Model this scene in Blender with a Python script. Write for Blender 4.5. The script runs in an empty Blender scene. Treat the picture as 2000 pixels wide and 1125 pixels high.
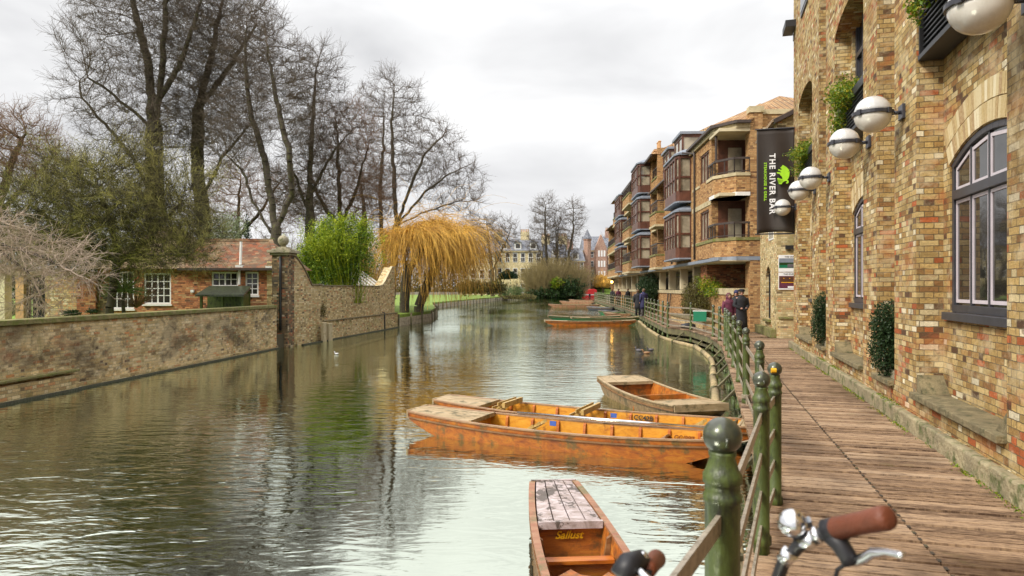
import bpy, bmesh, math, random
import numpy as np
from mathutils import Vector, Matrix
sc = bpy.context.scene
R = math.radians
# ------------------------------------------------------------------ camera
cam = bpy.data.cameras.new("camera"); cam_o = bpy.data.objects.new("camera", cam); sc.collection.objects.link(cam_o)
cam_o.location = (0, 0, 1.85); cam_o.rotation_euler = (R(90), 0, 0)
cam.sensor_width = 36; cam.lens = 24.3; cam.clip_start = 0.05; cam.clip_end = 4000
cam.dof.use_dof = True; cam.dof.focus_distance = 14.0; cam.dof.aperture_fstop = 4.0
sc.camera = cam_o
# ------------------------------------------------------------------ sky, sun, exposure
SUN_EL, SUN_AZ = R(40), R(-122)     # azimuth measured from +Y towards +X: sun behind the camera, to the left
w = bpy.data.worlds.new("World"); sc.world = w; w.use_nodes = True
wt = w.node_tree; wn = wt.nodes; wl = wt.links
bg = wn["Background"]
sky = wn.new("ShaderNodeTexSky"); sky.sky_type = 'NISHITA'; sky.sun_disc = False
sky.sun_elevation = SUN_EL; sky.sun_rotation = SUN_AZ
hs = wn.new("ShaderNodeHueSaturation"); hs.inputs['Saturation'].default_value = 0.12
wl.new(sky.outputs[0], hs.inputs['Color'])
tc = wn.new("ShaderNodeTexCoord"); mp = wn.new("ShaderNodeMapping"); mp.inputs['Scale'].default_value = (1.0, 1.0, 3.2)
wl.new(tc.outputs['Generated'], mp.inputs[0])
nz = wn.new("ShaderNodeTexNoise"); nz.inputs['Scale'].default_value = 2.3; nz.inputs['Detail'].default_value = 5; nz.inputs['Roughness'].default_value = .5; nz.inputs['Distortion'].default_value = .35
wl.new(mp.outputs[0], nz.inputs['Vector'])
cr = wn.new("ShaderNodeValToRGB"); cr.color_ramp.elements[0].position = .34; cr.color_ramp.elements[1].position = .62
cr.color_ramp.elements[0].color = (7.1, 7.15, 7.35, 1); cr.color_ramp.elements[1].color = (11.3, 11.3, 11.35, 1)
wl.new(nz.outputs[0], cr.inputs[0])
mx = wn.new("ShaderNodeMixRGB"); mx.inputs[0].default_value = 0.9
wl.new(hs.outputs[0], mx.inputs[1]); wl.new(cr.outputs[0], mx.inputs[2]); 
sx = wn.new("ShaderNodeSeparateXYZ"); wl.new(tc.outputs['Generated'], sx.inputs[0])      # overcast sky: the zenith is brighter than the horizon
zr = wn.new("ShaderNodeMapRange"); zr.inputs[1].default_value = .34; zr.inputs[2].default_value = 1.0; zr.inputs[3].default_value = 1.0; zr.inputs[4].default_value = 2.6; wl.new(sx.outputs[2], zr.inputs[0])
vm = wn.new("ShaderNodeVectorMath"); vm.operation = 'SCALE'; wl.new(mx.outputs[0], vm.inputs[0]); wl.new(zr.outputs[0], vm.inputs['Scale']); wl.new(vm.outputs[0], bg.inputs[0])
bg.inputs[1].default_value = 0.058
sun = bpy.data.lights.new("sun", 'SUN'); sun.energy = 2.0; sun.angle = R(18); sun.color = (1, .93, .82)
sun_o = bpy.data.objects.new("sun", sun); sc.collection.objects.link(sun_o)
_d = Vector((math.sin(SUN_AZ)*math.cos(SUN_EL), math.cos(SUN_AZ)*math.cos(SUN_EL), math.sin(SUN_EL)))
sun_o.rotation_euler = _d.to_track_quat('Z', 'Y').to_euler()
sc.view_settings.view_transform = 'Standard'; sc.view_settings.look = 'None'
sc.view_settings.exposure = 0.80; sc.view_settings.gamma = 1.0
sc.cycles.max_bounces = 6; sc.cycles.transparent_max_bounces = 8; sc.cycles.diffuse_bounces = 3
sc.cycles.sample_clamp_indirect = 6
sc.cycles.caustics_reflective = False; sc.cycles.caustics_refractive = False

def P(px, py, d):                    # a point seen at pixel px,py of the 2000x1125 photo at distance d
    return Vector(((px-1000)/1350*d, d, 1.85+(562.5-py)/1350*d))

# ------------------------------------------------------------------ materials
MATS = {}
class NT:
    def __init__(s, name):
        s.m = bpy.data.materials.new(name); s.m.use_nodes = True; s.t = s.m.node_tree; s.n = s.t.nodes; s.b = s.n["Principled BSDF"]
    def new(s, typ, **kw):
        n = s.n.new(typ)
        for k, v in kw.items(): setattr(n, k, v)
        return n
    def set(s, sock, v):
        if hasattr(v, 'is_linked') or isinstance(v, bpy.types.NodeSocket): s.t.links.new(v, sock)
        elif isinstance(v, (tuple, list)) and len(v) == 3 and sock.type == 'RGBA': sock.default_value = (*v, 1)
        else: sock.default_value = v
    def math(s, op, a, b=None, c=None, clamp=False):
        n = s.new("ShaderNodeMath", operation=op, use_clamp=clamp); s.set(n.inputs[0], a)
        if b is not None: s.set(n.inputs[1], b)
        if c is not None: s.set(n.inputs[2], c)
        return n.outputs[0]
    def mix(s, f, a, b, mode='MIX'):
        n = s.new("ShaderNodeMixRGB", blend_type=mode); s.set(n.inputs[0], f); s.set(n.inputs[1], a); s.set(n.inputs[2], b); return n.outputs[0]
    def noise(s, vec, scale, detail=4, rough=.55, dist=0):
        n = s.new("ShaderNodeTexNoise"); 
        if vec is not None: s.set(n.inputs['Vector'], vec)
        n.inputs['Scale'].default_value = scale; n.inputs['Detail'].default_value = detail; n.inputs['Roughness'].default_value = rough; n.inputs['Distortion'].default_value = dist
        return n.outputs[0]
    def ramp(s, fac, stops, interp='LINEAR'):
        n = s.new("ShaderNodeValToRGB"); s.set(n.inputs[0], fac); r = n.color_ramp; r.interpolation = interp
        while len(r.elements) < len(stops): r.elements.new(.5)
        for e, (p, c) in zip(r.elements, stops):
            e.position = p; e.color = (*c, 1) if len(c) == 3 else c
        return n.outputs[0]
    def step(s, fac, a, b):
        n = s.new("ShaderNodeMapRange"); s.set(n.inputs[0], fac); n.inputs[1].default_value = a; n.inputs[2].default_value = b; n.clamp = True; return n.outputs[0]
    def coord(s, which='Object'): return s.new("ShaderNodeTexCoord").outputs[which]
    def pos(s): return s.new("ShaderNodeNewGeometry").outputs['Position']
    def island(s): return s.new("ShaderNodeNewGeometry").outputs['Random Per Island']
    def objrand(s): return s.new("ShaderNodeObjectInfo").outputs['Random']
    def white(s, vec, dim='2D'):
        n = s.new("ShaderNodeTexWhiteNoise", noise_dimensions=dim); s.set(n.inputs['Vector'], vec); return n.outputs
    def mapv(s, vec, scale):
        n = s.new("ShaderNodeMapping"); s.set(n.inputs[0], vec); n.inputs['Scale'].default_value = scale; return n.outputs[0]
    def bump(s, h, dist=.01, strength=1.0):
        n = s.new("ShaderNodeBump"); s.set(n.inputs['Height'], h); n.inputs['Distance'].default_value = dist; n.inputs['Strength'].default_value = strength
        s.t.links.new(n.outputs[0], s.b.inputs['Normal'])
    def done(s, color=None, rough=None, **kw):
        if color is not None: s.set(s.b.inputs['Base Color'], color)
        if rough is not None: s.set(s.b.inputs['Roughness'], rough)
        for k, v in kw.items(): s.set(s.b.inputs[k.replace('_', ' ')], v)
        MATS[s.m.name] = s.m; return s.m

def plain(name, col, rough=.6, var=.25, scale=3, metallic=0.0, bump=0.0, spec=.5, coat=0.0, dirt=None, dirt_lo=.5, dirt_hi=.7, stretch=(1, 1, 1), island=0.0):
    n = NT(name); p = n.mapv(n.coord('Object'), stretch)
    a = n.noise(p, scale, 5, .6); f = n.step(a, .3, .7)
    c = n.mix(f, tuple(x*(1-var) for x in col), tuple(min(1, x*(1+var)) for x in col))
    if island: 
        k = n.math('MULTIPLY_ADD', n.island(), 2*island, 1-island); cc = n.new("ShaderNodeCombineXYZ")
        for i in range(3): n.set(cc.inputs[i], k)
        c = n.mix(1.0, c, cc.outputs[0], 'MULTIPLY')
    if dirt: c = n.mix(n.step(n.noise(p, scale*1.7+1, 6, .65), dirt_lo, dirt_hi), c, dirt)
    if bump: n.bump(n.noise(p, scale*8, 4), bump)
    n.b.inputs['Specular IOR Level'].default_value = spec; n.b.inputs['Coat Weight'].default_value = coat
    return n.done(c, rough, Metallic=metallic)

def brick_mat(name, cols, mortar=(.42, .38, .28), bw=.225, bh=.075, mw=.009, stains=(), rough=.85, bump=.012, var=.35, header=False, edge=.004):
    """cols: constant ramp of brick colours; stains: (scale, lo, hi, colour, max, stretch)"""
    n = NT(name); uv = n.coord('UV')
    wob = n.new("ShaderNodeTexNoise"); n.set(wob.inputs['Vector'], uv); wob.inputs['Scale'].default_value = 14; wob.inputs['Detail'].default_value = 2
    sub = n.new("ShaderNodeVectorMath", operation='MULTIPLY_ADD'); n.set(sub.inputs[0], wob.outputs[1]); sub.inputs[1].default_value = (edge*2, edge*2, 0); n.set(sub.inputs[2], uv)
    sep = n.new("ShaderNodeSeparateXYZ"); n.set(sep.inputs[0], sub.outputs[0])
    v = n.math('DIVIDE', sep.outputs[1], bh); row = n.math('FLOOR', v); fv = n.math('FRACT', v)
    odd = n.math('MODULO', n.math('ABSOLUTE', row), 2.0)
    per = bw*1.5; u0 = n.math('DIVIDE', sep.outputs[0], per)          # Flemish bond: stretcher, header, stretcher
    u = n.math('MULTIPLY_ADD', odd, .5, u0); f_ = n.math('FRACT', u); hd = n.math('GREATER_THAN', f_, 2/3)
    col = n.math('MULTIPLY_ADD', n.math('FLOOR', u), 2.0, hd); fu = n.math('SUBTRACT', f_, n.math('MULTIPLY', hd, 2/3))
    cmb = n.new("ShaderNodeCombineXYZ"); n.set(cmb.inputs[0], col); n.set(cmb.inputs[1], row)
    wh = n.white(cmb.outputs[0])
    c = n.ramp(wh[0], cols, 'CONSTANT')
    sp = n.new("ShaderNodeSeparateXYZ"); n.set(sp.inputs[0], wh[1])
    k = n.math('MULTIPLY_ADD', sp.outputs[1], 2*var, 1-var)
    tex = n.noise(uv, 30, 6, .75); k = n.math('MULTIPLY', k, n.math('MULTIPLY_ADD', n.step(tex, .25, .75), .75, .62))
    kk = n.new("ShaderNodeCombineXYZ")
    for i in range(3): n.set(kk.inputs[i], k)
    c = n.mix(1.0, c, kk.outputs[0], 'MULTIPLY')
    mu = n.math('LESS_THAN', fu, mw/per); mv = n.math('LESS_THAN', fv, mw/bh)
    m = n.math('MAXIMUM', mu, mv)
    mort = n.mix(n.step(n.noise(uv, 3.1, 4), .35, .65), mortar, tuple(x*.6 for x in mortar))
    c = n.mix(m, c, mort)
    wp = n.pos()
    for (sca, lo, hi, colr, mxv, st) in stains:
        f = n.step(n.noise(n.mapv(wp, st), sca, 6, .68, .4), lo, hi); f = n.math('MULTIPLY', f, mxv); c = n.mix(f, c, colr)
    h = n.math('SUBTRACT', n.math('MULTIPLY_ADD', sp.outputs[0], .5, n.math('MULTIPLY', tex, .8)), n.math('MULTIPLY', m, 1.2))
    n.bump(h, bump)
    n.b.inputs['Specular IOR Level'].default_value = .25
    return n.done(c, rough)

brick_mat("gault_brick", [(0, (.47, .32, .12)), (.22, (.56, .41, .18)), (.42, (.38, .23, .08)), (.58, (.50, .34, .13)), (.70, (.29, .15, .055)), (.79, (.62, .50, .27)), (.86, (.43, .12, .04)), (.925, (.12, .065, .035)), (.96, (.78, .69, .48))],
          mortar=(.20, .15, .08), mw=.010, var=.22, stains=[(1.1, .54, .64, (.50, .135, .045), .42, (1, 1, 2.0)), (.55, .50, .68, (.20, .125, .055), .55, (1, 1, .35)), (2.2, .50, .64, (.80, .68, .44), .42, (1, 1, 1.4)), (7, .58, .68, (.10, .065, .035), .6, (1, 1, .8)), (.8, .60, .72, (.10, .085, .03), .5, (1, 1, .2))], bump=.026, edge=.008)
brick_mat("river_wall_brick", [(0, (.66, .50, .24)), (.25, (.74, .59, .32)), (.45, (.56, .40, .18)), (.62, (.78, .64, .38)), (.76, (.46, .32, .16)), (.85, (.64, .31, .13)), (.92, (.82, .71, .46)), (.975, (.16, .11, .07))],
          mortar=(.74, .62, .37), mw=.012, stains=[(.30, .49, .58, (.115, .088, .055), .75, (1, 1, 2.2)), (.5, .48, .62, (.80, .66, .40), .50, (1, 1, 2.5)), (.6, .57, .70, (.60, .24, .10), .5, (1, 1, 1.5)), (.9, .55, .70, (.16, .15, .035), .6, (1, 1, .6)), (2.6, .54, .64, (.09, .07, .045), .6, (1, 1, 1.4)), (3.5, .60, .70, (.86, .76, .52), .5, (1, 1, 1.4))], bump=.025, edge=.010, var=.16)
brick_mat("dark_river_brick", [(0, (.22, .15, .08)), (.3, (.15, .11, .065)), (.55, (.38, .28, .15)), (.72, (.34, .14, .07)), (.86, (.08, .065, .05)), (.94, (.50, .42, .28))],
          mortar=(.24, .20, .13), stains=[(.5, .5, .7, (.06, .045, .035), .6, (1, 1, .4)), (1.2, .58, .72, (.16, .16, .04), .6, (1, 1, .6))], bump=.025, edge=.009, var=.25)
brick_mat("garden_brick", [(0, (.62, .47, .24)), (.3, (.50, .33, .15)), (.55, (.66, .34, .15)), (.75, (.74, .63, .42)), (.9, (.26, .16, .08))], mortar=(.45, .38, .25),
          stains=[(.6, .5, .7, (.58, .26, .10), .5, (1, 1, 1)), (1, .58, .75, (.12, .10, .05), .6, (1, 1, .6))], bump=.02, edge=.008, var=.25)
brick_mat("cottage_brick", [(0, (.48, .19, .085)), (.3, (.38, .13, .06)), (.5, (.56, .25, .11)), (.7, (.27, .10, .05)), (.85, (.56, .34, .17)), (.95, (.14, .07, .04))], mortar=(.34, .25, .15), var=.22,
          stains=[(.9, .55, .75, (.60, .38, .18), .45, (1, 1, 1)), (.6, .55, .75, (.14, .08, .05), .6, (1, 1, .6))], bump=.015)
brick_mat("flat_brick", [(0, (.46, .26, .11)), (.35, (.38, .20, .08)), (.6, (.52, .32, .14)), (.8, (.30, .15, .065)), (.93, (.20, .10, .05))], mortar=(.30, .22, .12), var=.15,
          stains=[(.35, .5, .75, (.56, .37, .17), .45, (1, 1, .6)), (.6, .60, .8, (.15, .09, .05), .55, (1, 1, .6))], bump=.008)
brick_mat("aged_pale_brick", [(0, (.66, .52, .27)), (.25, (.56, .42, .20)), (.5, (.76, .64, .38)), (.7, (.46, .33, .16)), (.87, (.58, .31, .14)), (.95, (.20, .14, .08))], mortar=(.46, .38, .22), var=.15,
          stains=[(1.1, .53, .68, (.17, .18, .04), .6, (1, 1, .6)), (2, .58, .73, (.11, .085, .05), .6, (1, 1, 1)), (.5, .5, .7, (.66, .54, .32), .4, (1, 1, 1))], bump=.025, edge=.01)
brick_mat("red_far_brick", [(0, (.42, .25, .19)), (.4, (.36, .20, .15)), (.7, (.50, .34, .25))], mortar=(.36, .28, .22), bump=.004)
brick_mat("yellow_far_brick", [(0, (.66, .55, .31)), (.4, (.60, .48, .25)), (.7, (.72, .62, .39))], mortar=(.5, .45, .34), bump=.004)
def voussoir_mat(name, cols):
    n = NT(name); i = n.island(); c = n.ramp(i, cols, 'CONSTANT'); t = n.noise(n.coord('Object'), 30, 5, .7)
    c = n.mix(n.step(t, .3, .75), c, n.mix(.6, c, (.75, .62, .4)))
    n.bump(t, .01); n.done(c, .85, Specular_IOR_Level=.25)
voussoir_mat("arch_brick", [(0, (.50, .36, .15)), (.25, (.62, .50, .27)), (.45, (.40, .26, .10)), (.62, (.66, .55, .32)), (.78, (.34, .20, .08)), (.9, (.78, .70, .48)), (.96, (.38, .14, .06))])
def tile_mat(name, cols, tw=.17, th=.10, wave=0.0, stains=(), bump=.03):
    n = NT(name); uv = n.coord('UV'); sep = n.new("ShaderNodeSeparateXYZ"); n.set(sep.inputs[0], uv)
    v = n.math('DIVIDE', sep.outputs[1], th); row = n.math('FLOOR', v); fv = n.math('FRACT', v)
    u = n.math('MULTIPLY_ADD', n.math('MODULO', n.math('ABSOLUTE', row), 2.0), 0 if wave else .5, n.math('DIVIDE', sep.outputs[0], tw)); col = n.math('FLOOR', u); fu = n.math('FRACT', u)
    cmb = n.new("ShaderNodeCombineXYZ"); n.set(cmb.inputs[0], col); n.set(cmb.inputs[1], row); wh = n.white(cmb.outputs[0])
    c = n.ramp(wh[0], cols, 'LINEAR')
    gap = n.math('MAXIMUM', n.math('LESS_THAN', fv, .13), n.math('LESS_THAN', fu, .05))
    c = n.mix(n.math('MULTIPLY', gap, .75), c, tuple(x*.25 for x in cols[0][1]))
    for (sca, lo, hi, colr, mxv) in stains:
        c = n.mix(n.math('MULTIPLY', n.step(n.noise(n.pos(), sca, 5, .65), lo, hi), mxv), c, colr)
    h = n.math('MULTIPLY', fv, -1.0)
    if wave: h = n.math('ADD', h, n.math('SINE', n.math('MULTIPLY', fu, 6.283)))
    h = n.math('ADD', h, n.math('MULTIPLY', wh[0], .4)); n.bump(h, bump); n.done(c, .8, Specular_IOR_Level=.3)
tile_mat("cottage_tile", [(0, (.10, .045, .025)), (.3, (.27, .085, .035)), (.6, (.16, .085, .045)), (.85, (.13, .08, .05)), (1, (.32, .19, .10))], tw=.2, th=.15, stains=[(.8, .48, .66, (.30, .23, .13), .65), (2.5, .55, .70, (.12, .085, .05), .8)], bump=.05)
tile_mat("brown_tile", [(0, (.20, .13, .08)), (.5, (.38, .28, .17)), (1, (.28, .17, .10))], stains=[(.8, .5, .7, (.10, .085, .05), .6), (3, .6, .72, (.42, .36, .22), .8)])
tile_mat("pantile", [(0, (.30, .16, .075)), (.4, (.46, .27, .12)), (.7, (.38, .21, .10)), (1, (.54, .36, .18))], tw=.3, th=.3, wave=1, stains=[(.6, .5, .75, (.18, .12, .07), .6)], bump=.05)
tile_mat("slate", [(0, (.13, .14, .17)), (.5, (.20, .21, .24)), (1, (.26, .27, .30))], tw=.3, th=.25, bump=.01)
plain("stone", (.36, .32, .22), .85, .3, 3, bump=.02, dirt=(.10, .11, .035), dirt_lo=.52, dirt_hi=.68)
plain("kerb_stone", (.31, .26, .155), .85, .35, 2.5, bump=.03, dirt=(.075, .10, .02), dirt_lo=.50, dirt_hi=.66, island=.12)
plain("mossy_coping", (.22, .19, .08), .9, .4, 4, bump=.02, dirt=(.14, .16, .03), dirt_lo=.45, dirt_hi=.62)
plain("pale_coping", (.52, .44, .27), .8, .2, 2, bump=.01, dirt=(.26, .20, .08), dirt_lo=.54, dirt_hi=.72)
plain("ledge_stone", (.21, .17, .09), .85, .35, 5, bump=.02, dirt=(.07, .07, .03), dirt_lo=.5, dirt_hi=.68)
plain("cream_render", (.62, .54, .36), .8, .12, 2)
plain("terracotta_render", (.52, .30, .14), .8, .25, 2)
plain("white_paint", (.78, .78, .76), .5, .06, 6)
plain("pink_white_paint", (.62, .56, .60), .4, .08, 6)
plain("charcoal_paint", (.040, .040, .050), .38, .25, 8, dirt=(.09, .09, .10), dirt_lo=.6, dirt_hi=.8)
plain("bronze_timber", (.105, .040, .024), .45, .5, 2.5)
plain("dark_timber", (.055, .040, .035), .5, .3, 4)
plain("dark_void", (.022, .016, .013), .9, .3, 2)
plain("lead", (.22, .25, .30), .55, .2, 4)
plain("green_metal", (.085, .115, .028), .42, .35, 7, bump=.004, dirt=(.022, .025, .018), dirt_lo=.50, dirt_hi=.66, stretch=(1, 1, .4))
plain("bottle_green_ball", (.05, .055, .036), .30, .5, 9, dirt=(.11, .14, .05), dirt_lo=.52, dirt_hi=.66, coat=.4)
plain("worn_rail", (.36, .31, .24), .38, .3, 14, dirt=(.13, .10, .06), dirt_lo=.52, dirt_hi=.7, metallic=.2)
plain("black_metal", (.018, .018, .02), .45, .2, 8)
plain("chrome", (.80, .80, .82), .12, .05, 8, metallic=1.0)
plain("black_rubber", (.014, .014, .018), .5, .2, 8)
plain("leather_grip", (.15, .040, .016), .5, .25, 20, bump=.002)
plain("algae", (.035, .038, .018), .5, .5, 3, bump=.02)
plain("log", (.40, .30, .16), .8, .35, 5, bump=.01, dirt=(.16, .16, .04), dirt_lo=.5, dirt_hi=.66, stretch=(1, 1, 1))
plain("wet_timber", (.13, .11, .055), .6, .5, 3, bump=.02, dirt=(.20, .22, .05), dirt_lo=.54, dirt_hi=.66)
plain("bank_timber", (.44, .38, .27), .8, .3, 3, bump=.02, dirt=(.10, .08, .05), dirt_lo=.52, dirt_hi=.66)
plain("grass", (.17, .25, .03), .9, .35, .8, bump=.03, dirt=(.10, .17, .015), dirt_lo=.5, dirt_hi=.65)
plain("lawn", (.19, .31, .035), .9, .25, .8, bump=.03)
plain("earth", (.10, .085, .05), .95, .3, .5, bump=.03)
plain("river_bed", (.03, .04, .02), .9, .3, .5)
plain("bark", (.060, .046, .032), .9, .35, 3, dirt=(.11, .11, .04), dirt_lo=.5, dirt_hi=.7, bump=.02)
plain("bark_grey", (.085, .070, .05), .9, .3, 3, dirt=(.17, .16, .08), dirt_lo=.5, dirt_hi=.7, bump=.02)
plain("twig_brown", (.115, .085, .060), .9, .3, 2)
plain("twig_rust", (.21, .12, .07), .9, .35, 1.2)
plain("twig_pink", (.44, .34, .26), .85, .25, 2)
plain("twig_moss", (.34, .31, .085), .9, .4, 1.1, dirt=(.055, .045, .022), dirt_lo=.42, dirt_hi=.54)
plain("willow_strand", (.82, .42, .07), .75, .45, 1.0, island=.35, dirt=(.30, .15, .03), dirt_lo=.52, dirt_hi=.66)
plain("scrub_twig", (.26, .20, .085), .9, .4, .4)
plain("pampas", (.60, .52, .28), .9, .2, 1)
def leaf_mat(name, a, b, c=None, trans=.25):
    n = NT(name); f = n.island(); st = [(0, a), (.6, b)] + ([(1, c)] if c else [])
    col = n.ramp(f, st); n.done(col, .5, Specular_IOR_Level=.3)
    tr = n.new("ShaderNodeBsdfTranslucent"); n.set(tr.inputs[0], col); ms = n.new("ShaderNodeMixShader"); ms.inputs[0].default_value = trans
    out = n.n["Material Output"]; n.t.links.new(n.b.outputs[0], ms.inputs[1]); n.t.links.new(tr.outputs[0], ms.inputs[2]); n.t.links.new(ms.outputs[0], out.inputs[0])
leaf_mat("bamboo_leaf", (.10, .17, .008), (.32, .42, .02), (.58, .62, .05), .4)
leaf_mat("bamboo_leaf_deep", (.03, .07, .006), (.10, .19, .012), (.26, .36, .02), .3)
leaf_mat("ivy_leaf", (.012, .03, .008), (.03, .065, .018), (.07, .13, .03))
leaf_mat("bright_ivy_leaf", (.06, .12, .008), (.17, .28, .015), (.42, .34, .02))
leaf_mat("moss_leaf", (.015, .02, .007), (.05, .055, .012), (.18, .18, .03))
leaf_mat("hedge_leaf", (.015, .035, .012), (.03, .06, .02), (.05, .09, .03))
leaf_mat("pale_leaf", (.12, .16, .08), (.25, .30, .16), (.40, .44, .28))
leaf_mat("brown_ivy_leaf", (.05, .04, .012), (.12, .10, .03), (.16, .16, .03))
leaf_mat("palm_leaf", (.10, .18, .05), (.28, .36, .14), (.42, .48, .24))
plain("skin", (.52, .27, .20), .5, .1, 8)
plain("plum_cloth", (.11, .02, .045), .8, .4, 12)
plain("black_cloth", (.014, .014, .018), .8, .3, 8)
plain("navy_cloth", (.03, .03, .09), .8, .3, 8)
plain("grey_cloth", (.12, .11, .12), .8, .3, 8)
plain("hair_brown", (.12, .07, .035), .7, .3, 20)
plain("red_paint", (.62, .02, .02), .45, .2, 4)
plain("punt_green", (.02, .16, .05), .35, .3, 3)
plain("banner_fabric", (.030, .021, .017), .55, .2, 1.5)
plain("lime_print", (.36, .70, .02), .5, .1, 8)
plain("white_print", (.85, .85, .85), .5, .05, 8)
plain("sign_green", (.0, .16, .075), .5, .12, 8)
plain("black_print", (.02, .02, .02), .6, .1, 8)
plain("dark_orange_print", (.24, .07, .01), .6, .1, 8)
plain("yellow_print", (.80, .42, .01), .5, .1, 8)
plain("blue_print", (.08, .16, .55), .5, .1, 8)
plain("tarpaulin", (.02, .022, .03), .4, .4, 2)
def glass(name, col, rough=.03, var=.3, em=None):
    n = NT(name); c = n.mix(n.step(n.noise(n.coord('Object'), 1.6, 3), .4, .6), tuple(x*(1-var) for x in col), tuple(x*(1+var) for x in col)); n.bump(n.noise(n.coord('Object'), 1.3, 1), .006)
    n.done(c, rough, Specular_IOR_Level=.5, IOR=1.6)
glass("pane_glass", (.035, .032, .028)); glass("amber_glass", (.10, .065, .03)); glass("curtained_glass", (.34, .30, .22), .06)
n = NT("lamp_globe"); f = n.step(n.noise(n.coord('Object'), 9, 6, .7), .45, .75); f2 = n.step(n.noise(n.mapv(n.coord('Object'), (1, 1, .3)), 5, 4, .7), .45, .8)
c = n.mix(n.math('MULTIPLY', f, .35), (.80, .77, .70), (.40, .35, .25)); c = n.mix(n.math('MULTIPLY', f2, .45), c, (.55, .50, .40)); n.done(c, .22, Coat_Weight=.3)
n = NT("lamp_globe_top"); f = n.step(n.noise(n.coord('Object'), 9, 6, .7), .45, .75); c = n.mix(n.math('MULTIPLY', f, .4), (.62, .62, .62), (.38, .36, .30)); n.done(c, .08, Coat_Weight=1.0)
# wood: boards along u, weathered
def varnish(name, a, b, c3, worn=None, wl=.58, wh=.7, rough=.35, coat=.3, st=(1, 5, 5)):
    n = NT(name); p = n.mapv(n.coord('Object'), st); f = n.step(n.noise(p, 2.2, 6, .7, .6), .3, .7)
    c = n.ramp(f, [(0, a), (.5, b), (1, c3)])
    if worn: c = n.mix(n.math('MULTIPLY', n.step(n.noise(n.coord('Object'), 4.5, 6, .7), wl, wh), .85), c, worn)
    n.bump(n.noise(p, 9, 4), .003); n.done(c, rough, Coat_Weight=coat, Coat_Roughness=.15)
plain("rope", (.30, .26, .18), .9, .2, 20)
varnish("punt_orange", (.26, .055, .008), (.50, .14, .015), (.60, .22, .03), (.16, .045, .015), .60, .72)
varnish("punt_hull", (.20, .040, .006), (.46, .13, .012), (.60, .23, .022), (.13, .085, .02), .52, .62, .5, .12)
varnish("punt_inside", (.46, .16, .012), (.68, .29, .022), (.76, .38, .04), (.28, .09, .02), .62, .74)
varnish("punt_brown", (.14, .055, .02), (.25, .12, .045), (.34, .20, .09), (.09, .06, .03), .55, .66, .5, .1)
varnish("punt_grey", (.25, .17, .085), (.42, .31, .17), (.56, .44, .28), (.13, .11, .05), .54, .62, .6, 0)
varnish("grey_hull", (.15, .09, .04), (.27, .17, .075), (.38, .27, .14), (.08, .07, .03), .50, .62, .6, 0)
varnish("punt_deck_red", (.27, .10, .05), (.36, .17, .09), (.42, .24, .14), (.15, .14, .05), .5, .62, .5, .1)
varnish("weathered_deck", (.22, .16, .12), (.46, .38, .37), (.68, .60, .61), (.06, .045, .03), .52, .56, .55, .05, (3, 8, 3))
varnish("slat_wood", (.36, .22, .06), (.50, .34, .11), (.58, .42, .17), (.16, .09, .03), .58, .7, .5, .1)
varnish("old_inside", (.22, .06, .015), (.50, .15, .02), (.62, .24, .035), (.10, .06, .02), .50, .64, .5, .15)
varnish("gunwale_wood", (.22, .12, .06), (.38, .22, .11), (.48, .32, .18), (.12, .09, .04), .55, .68, .5, .1)
# decking: one colour per board, grain along the board, damp and mossy patches
n = NT("deck_board"); uv = n.coord('Object'); isl = n.island()
mpn = n.new("ShaderNodeMapping"); n.set(mpn.inputs[0], uv); mpn.inputs['Rotation'].default_value = (0, 0, R(-74.5)); al = mpn.outputs[0]
c = n.ramp(isl, [(0, (.085, .045, .025)), (.3, (.19, .115, .065)), (.7, (.31, .20, .12)), (1, (.46, .33, .22))])
gr = n.noise(n.mapv(al, (60, 7, 1)), 1.0, 6, .75, .3); c = n.mix(n.math('MULTIPLY', n.step(gr, .45, .62), .65), c, (.55, .37, .22)); c = n.mix(n.math('MULTIPLY', n.step(gr, .50, .36), .75), c, (.075, .042, .026))
sp = n.noise(n.mapv(al, (9, 3, 1)), 1.6, 6, .8); c = n.mix(n.math('MULTIPLY', n.step(sp, .54, .64), .6), c, (.09, .055, .033))
wet = n.step(n.noise(uv, .45, 4, .6), .50, .62); c = n.mix(n.math('MULTIPLY', wet, .62), c, (.060, .032, .02))
c = n.mix(n.math('MULTIPLY', n.step(n.noise(uv, 1.4, 6, .7), .60, .70), .5), c, (.11, .10, .03))
n.bump(gr, .004); n.done(c, n.math('MULTIPLY_ADD', wet, -.4, .75), Specular_IOR_Level=.35)
# water
n = NT("water"); g = n.pos()
a = n.noise(n.mapv(g, (.8, 2.0, 1)), 1.9, 2, .5, .8); b = n.noise(n.mapv(g, (1.2, 3.0, 1)), 5.0, 2, .5, .4); c0 = n.noise(n.mapv(g, (.30, .5, 1)), 1.0, 1, .5)
amp = n.step(n.noise(n.mapv(g, (1, .45, 1)), .17, 3, .5), .38, .62); amp = n.math('MULTIPLY_ADD', amp, .85, .15)
h = n.math('MULTIPLY_ADD', b, .22, a); h = n.math('MULTIPLY', h, amp); h = n.math('ADD', h, n.math('MULTIPLY', c0, .6))
bp = n.new("ShaderNodeBump"); n.set(bp.inputs['Height'], h); bp.inputs['Distance'].default_value = .027
wc = n.mix(n.step(n.noise(g, .25, 3), .4, .6), (.024, .042, .007), (.036, .052, .010)); df = n.new("ShaderNodeBsdfDiffuse"); n.set(df.inputs[0], wc)
gl = n.new("ShaderNodeBsdfGlossy"); gl.inputs[0].default_value = (.84, .90, .77, 1); gl.inputs['Roughness'].default_value = .012; n.set(gl.inputs['Normal'], bp.outputs[0])
fr = n.new("ShaderNodeFresnel"); fr.inputs['IOR'].default_value = 1.6; n.set(fr.inputs['Normal'], bp.outputs[0])
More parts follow.
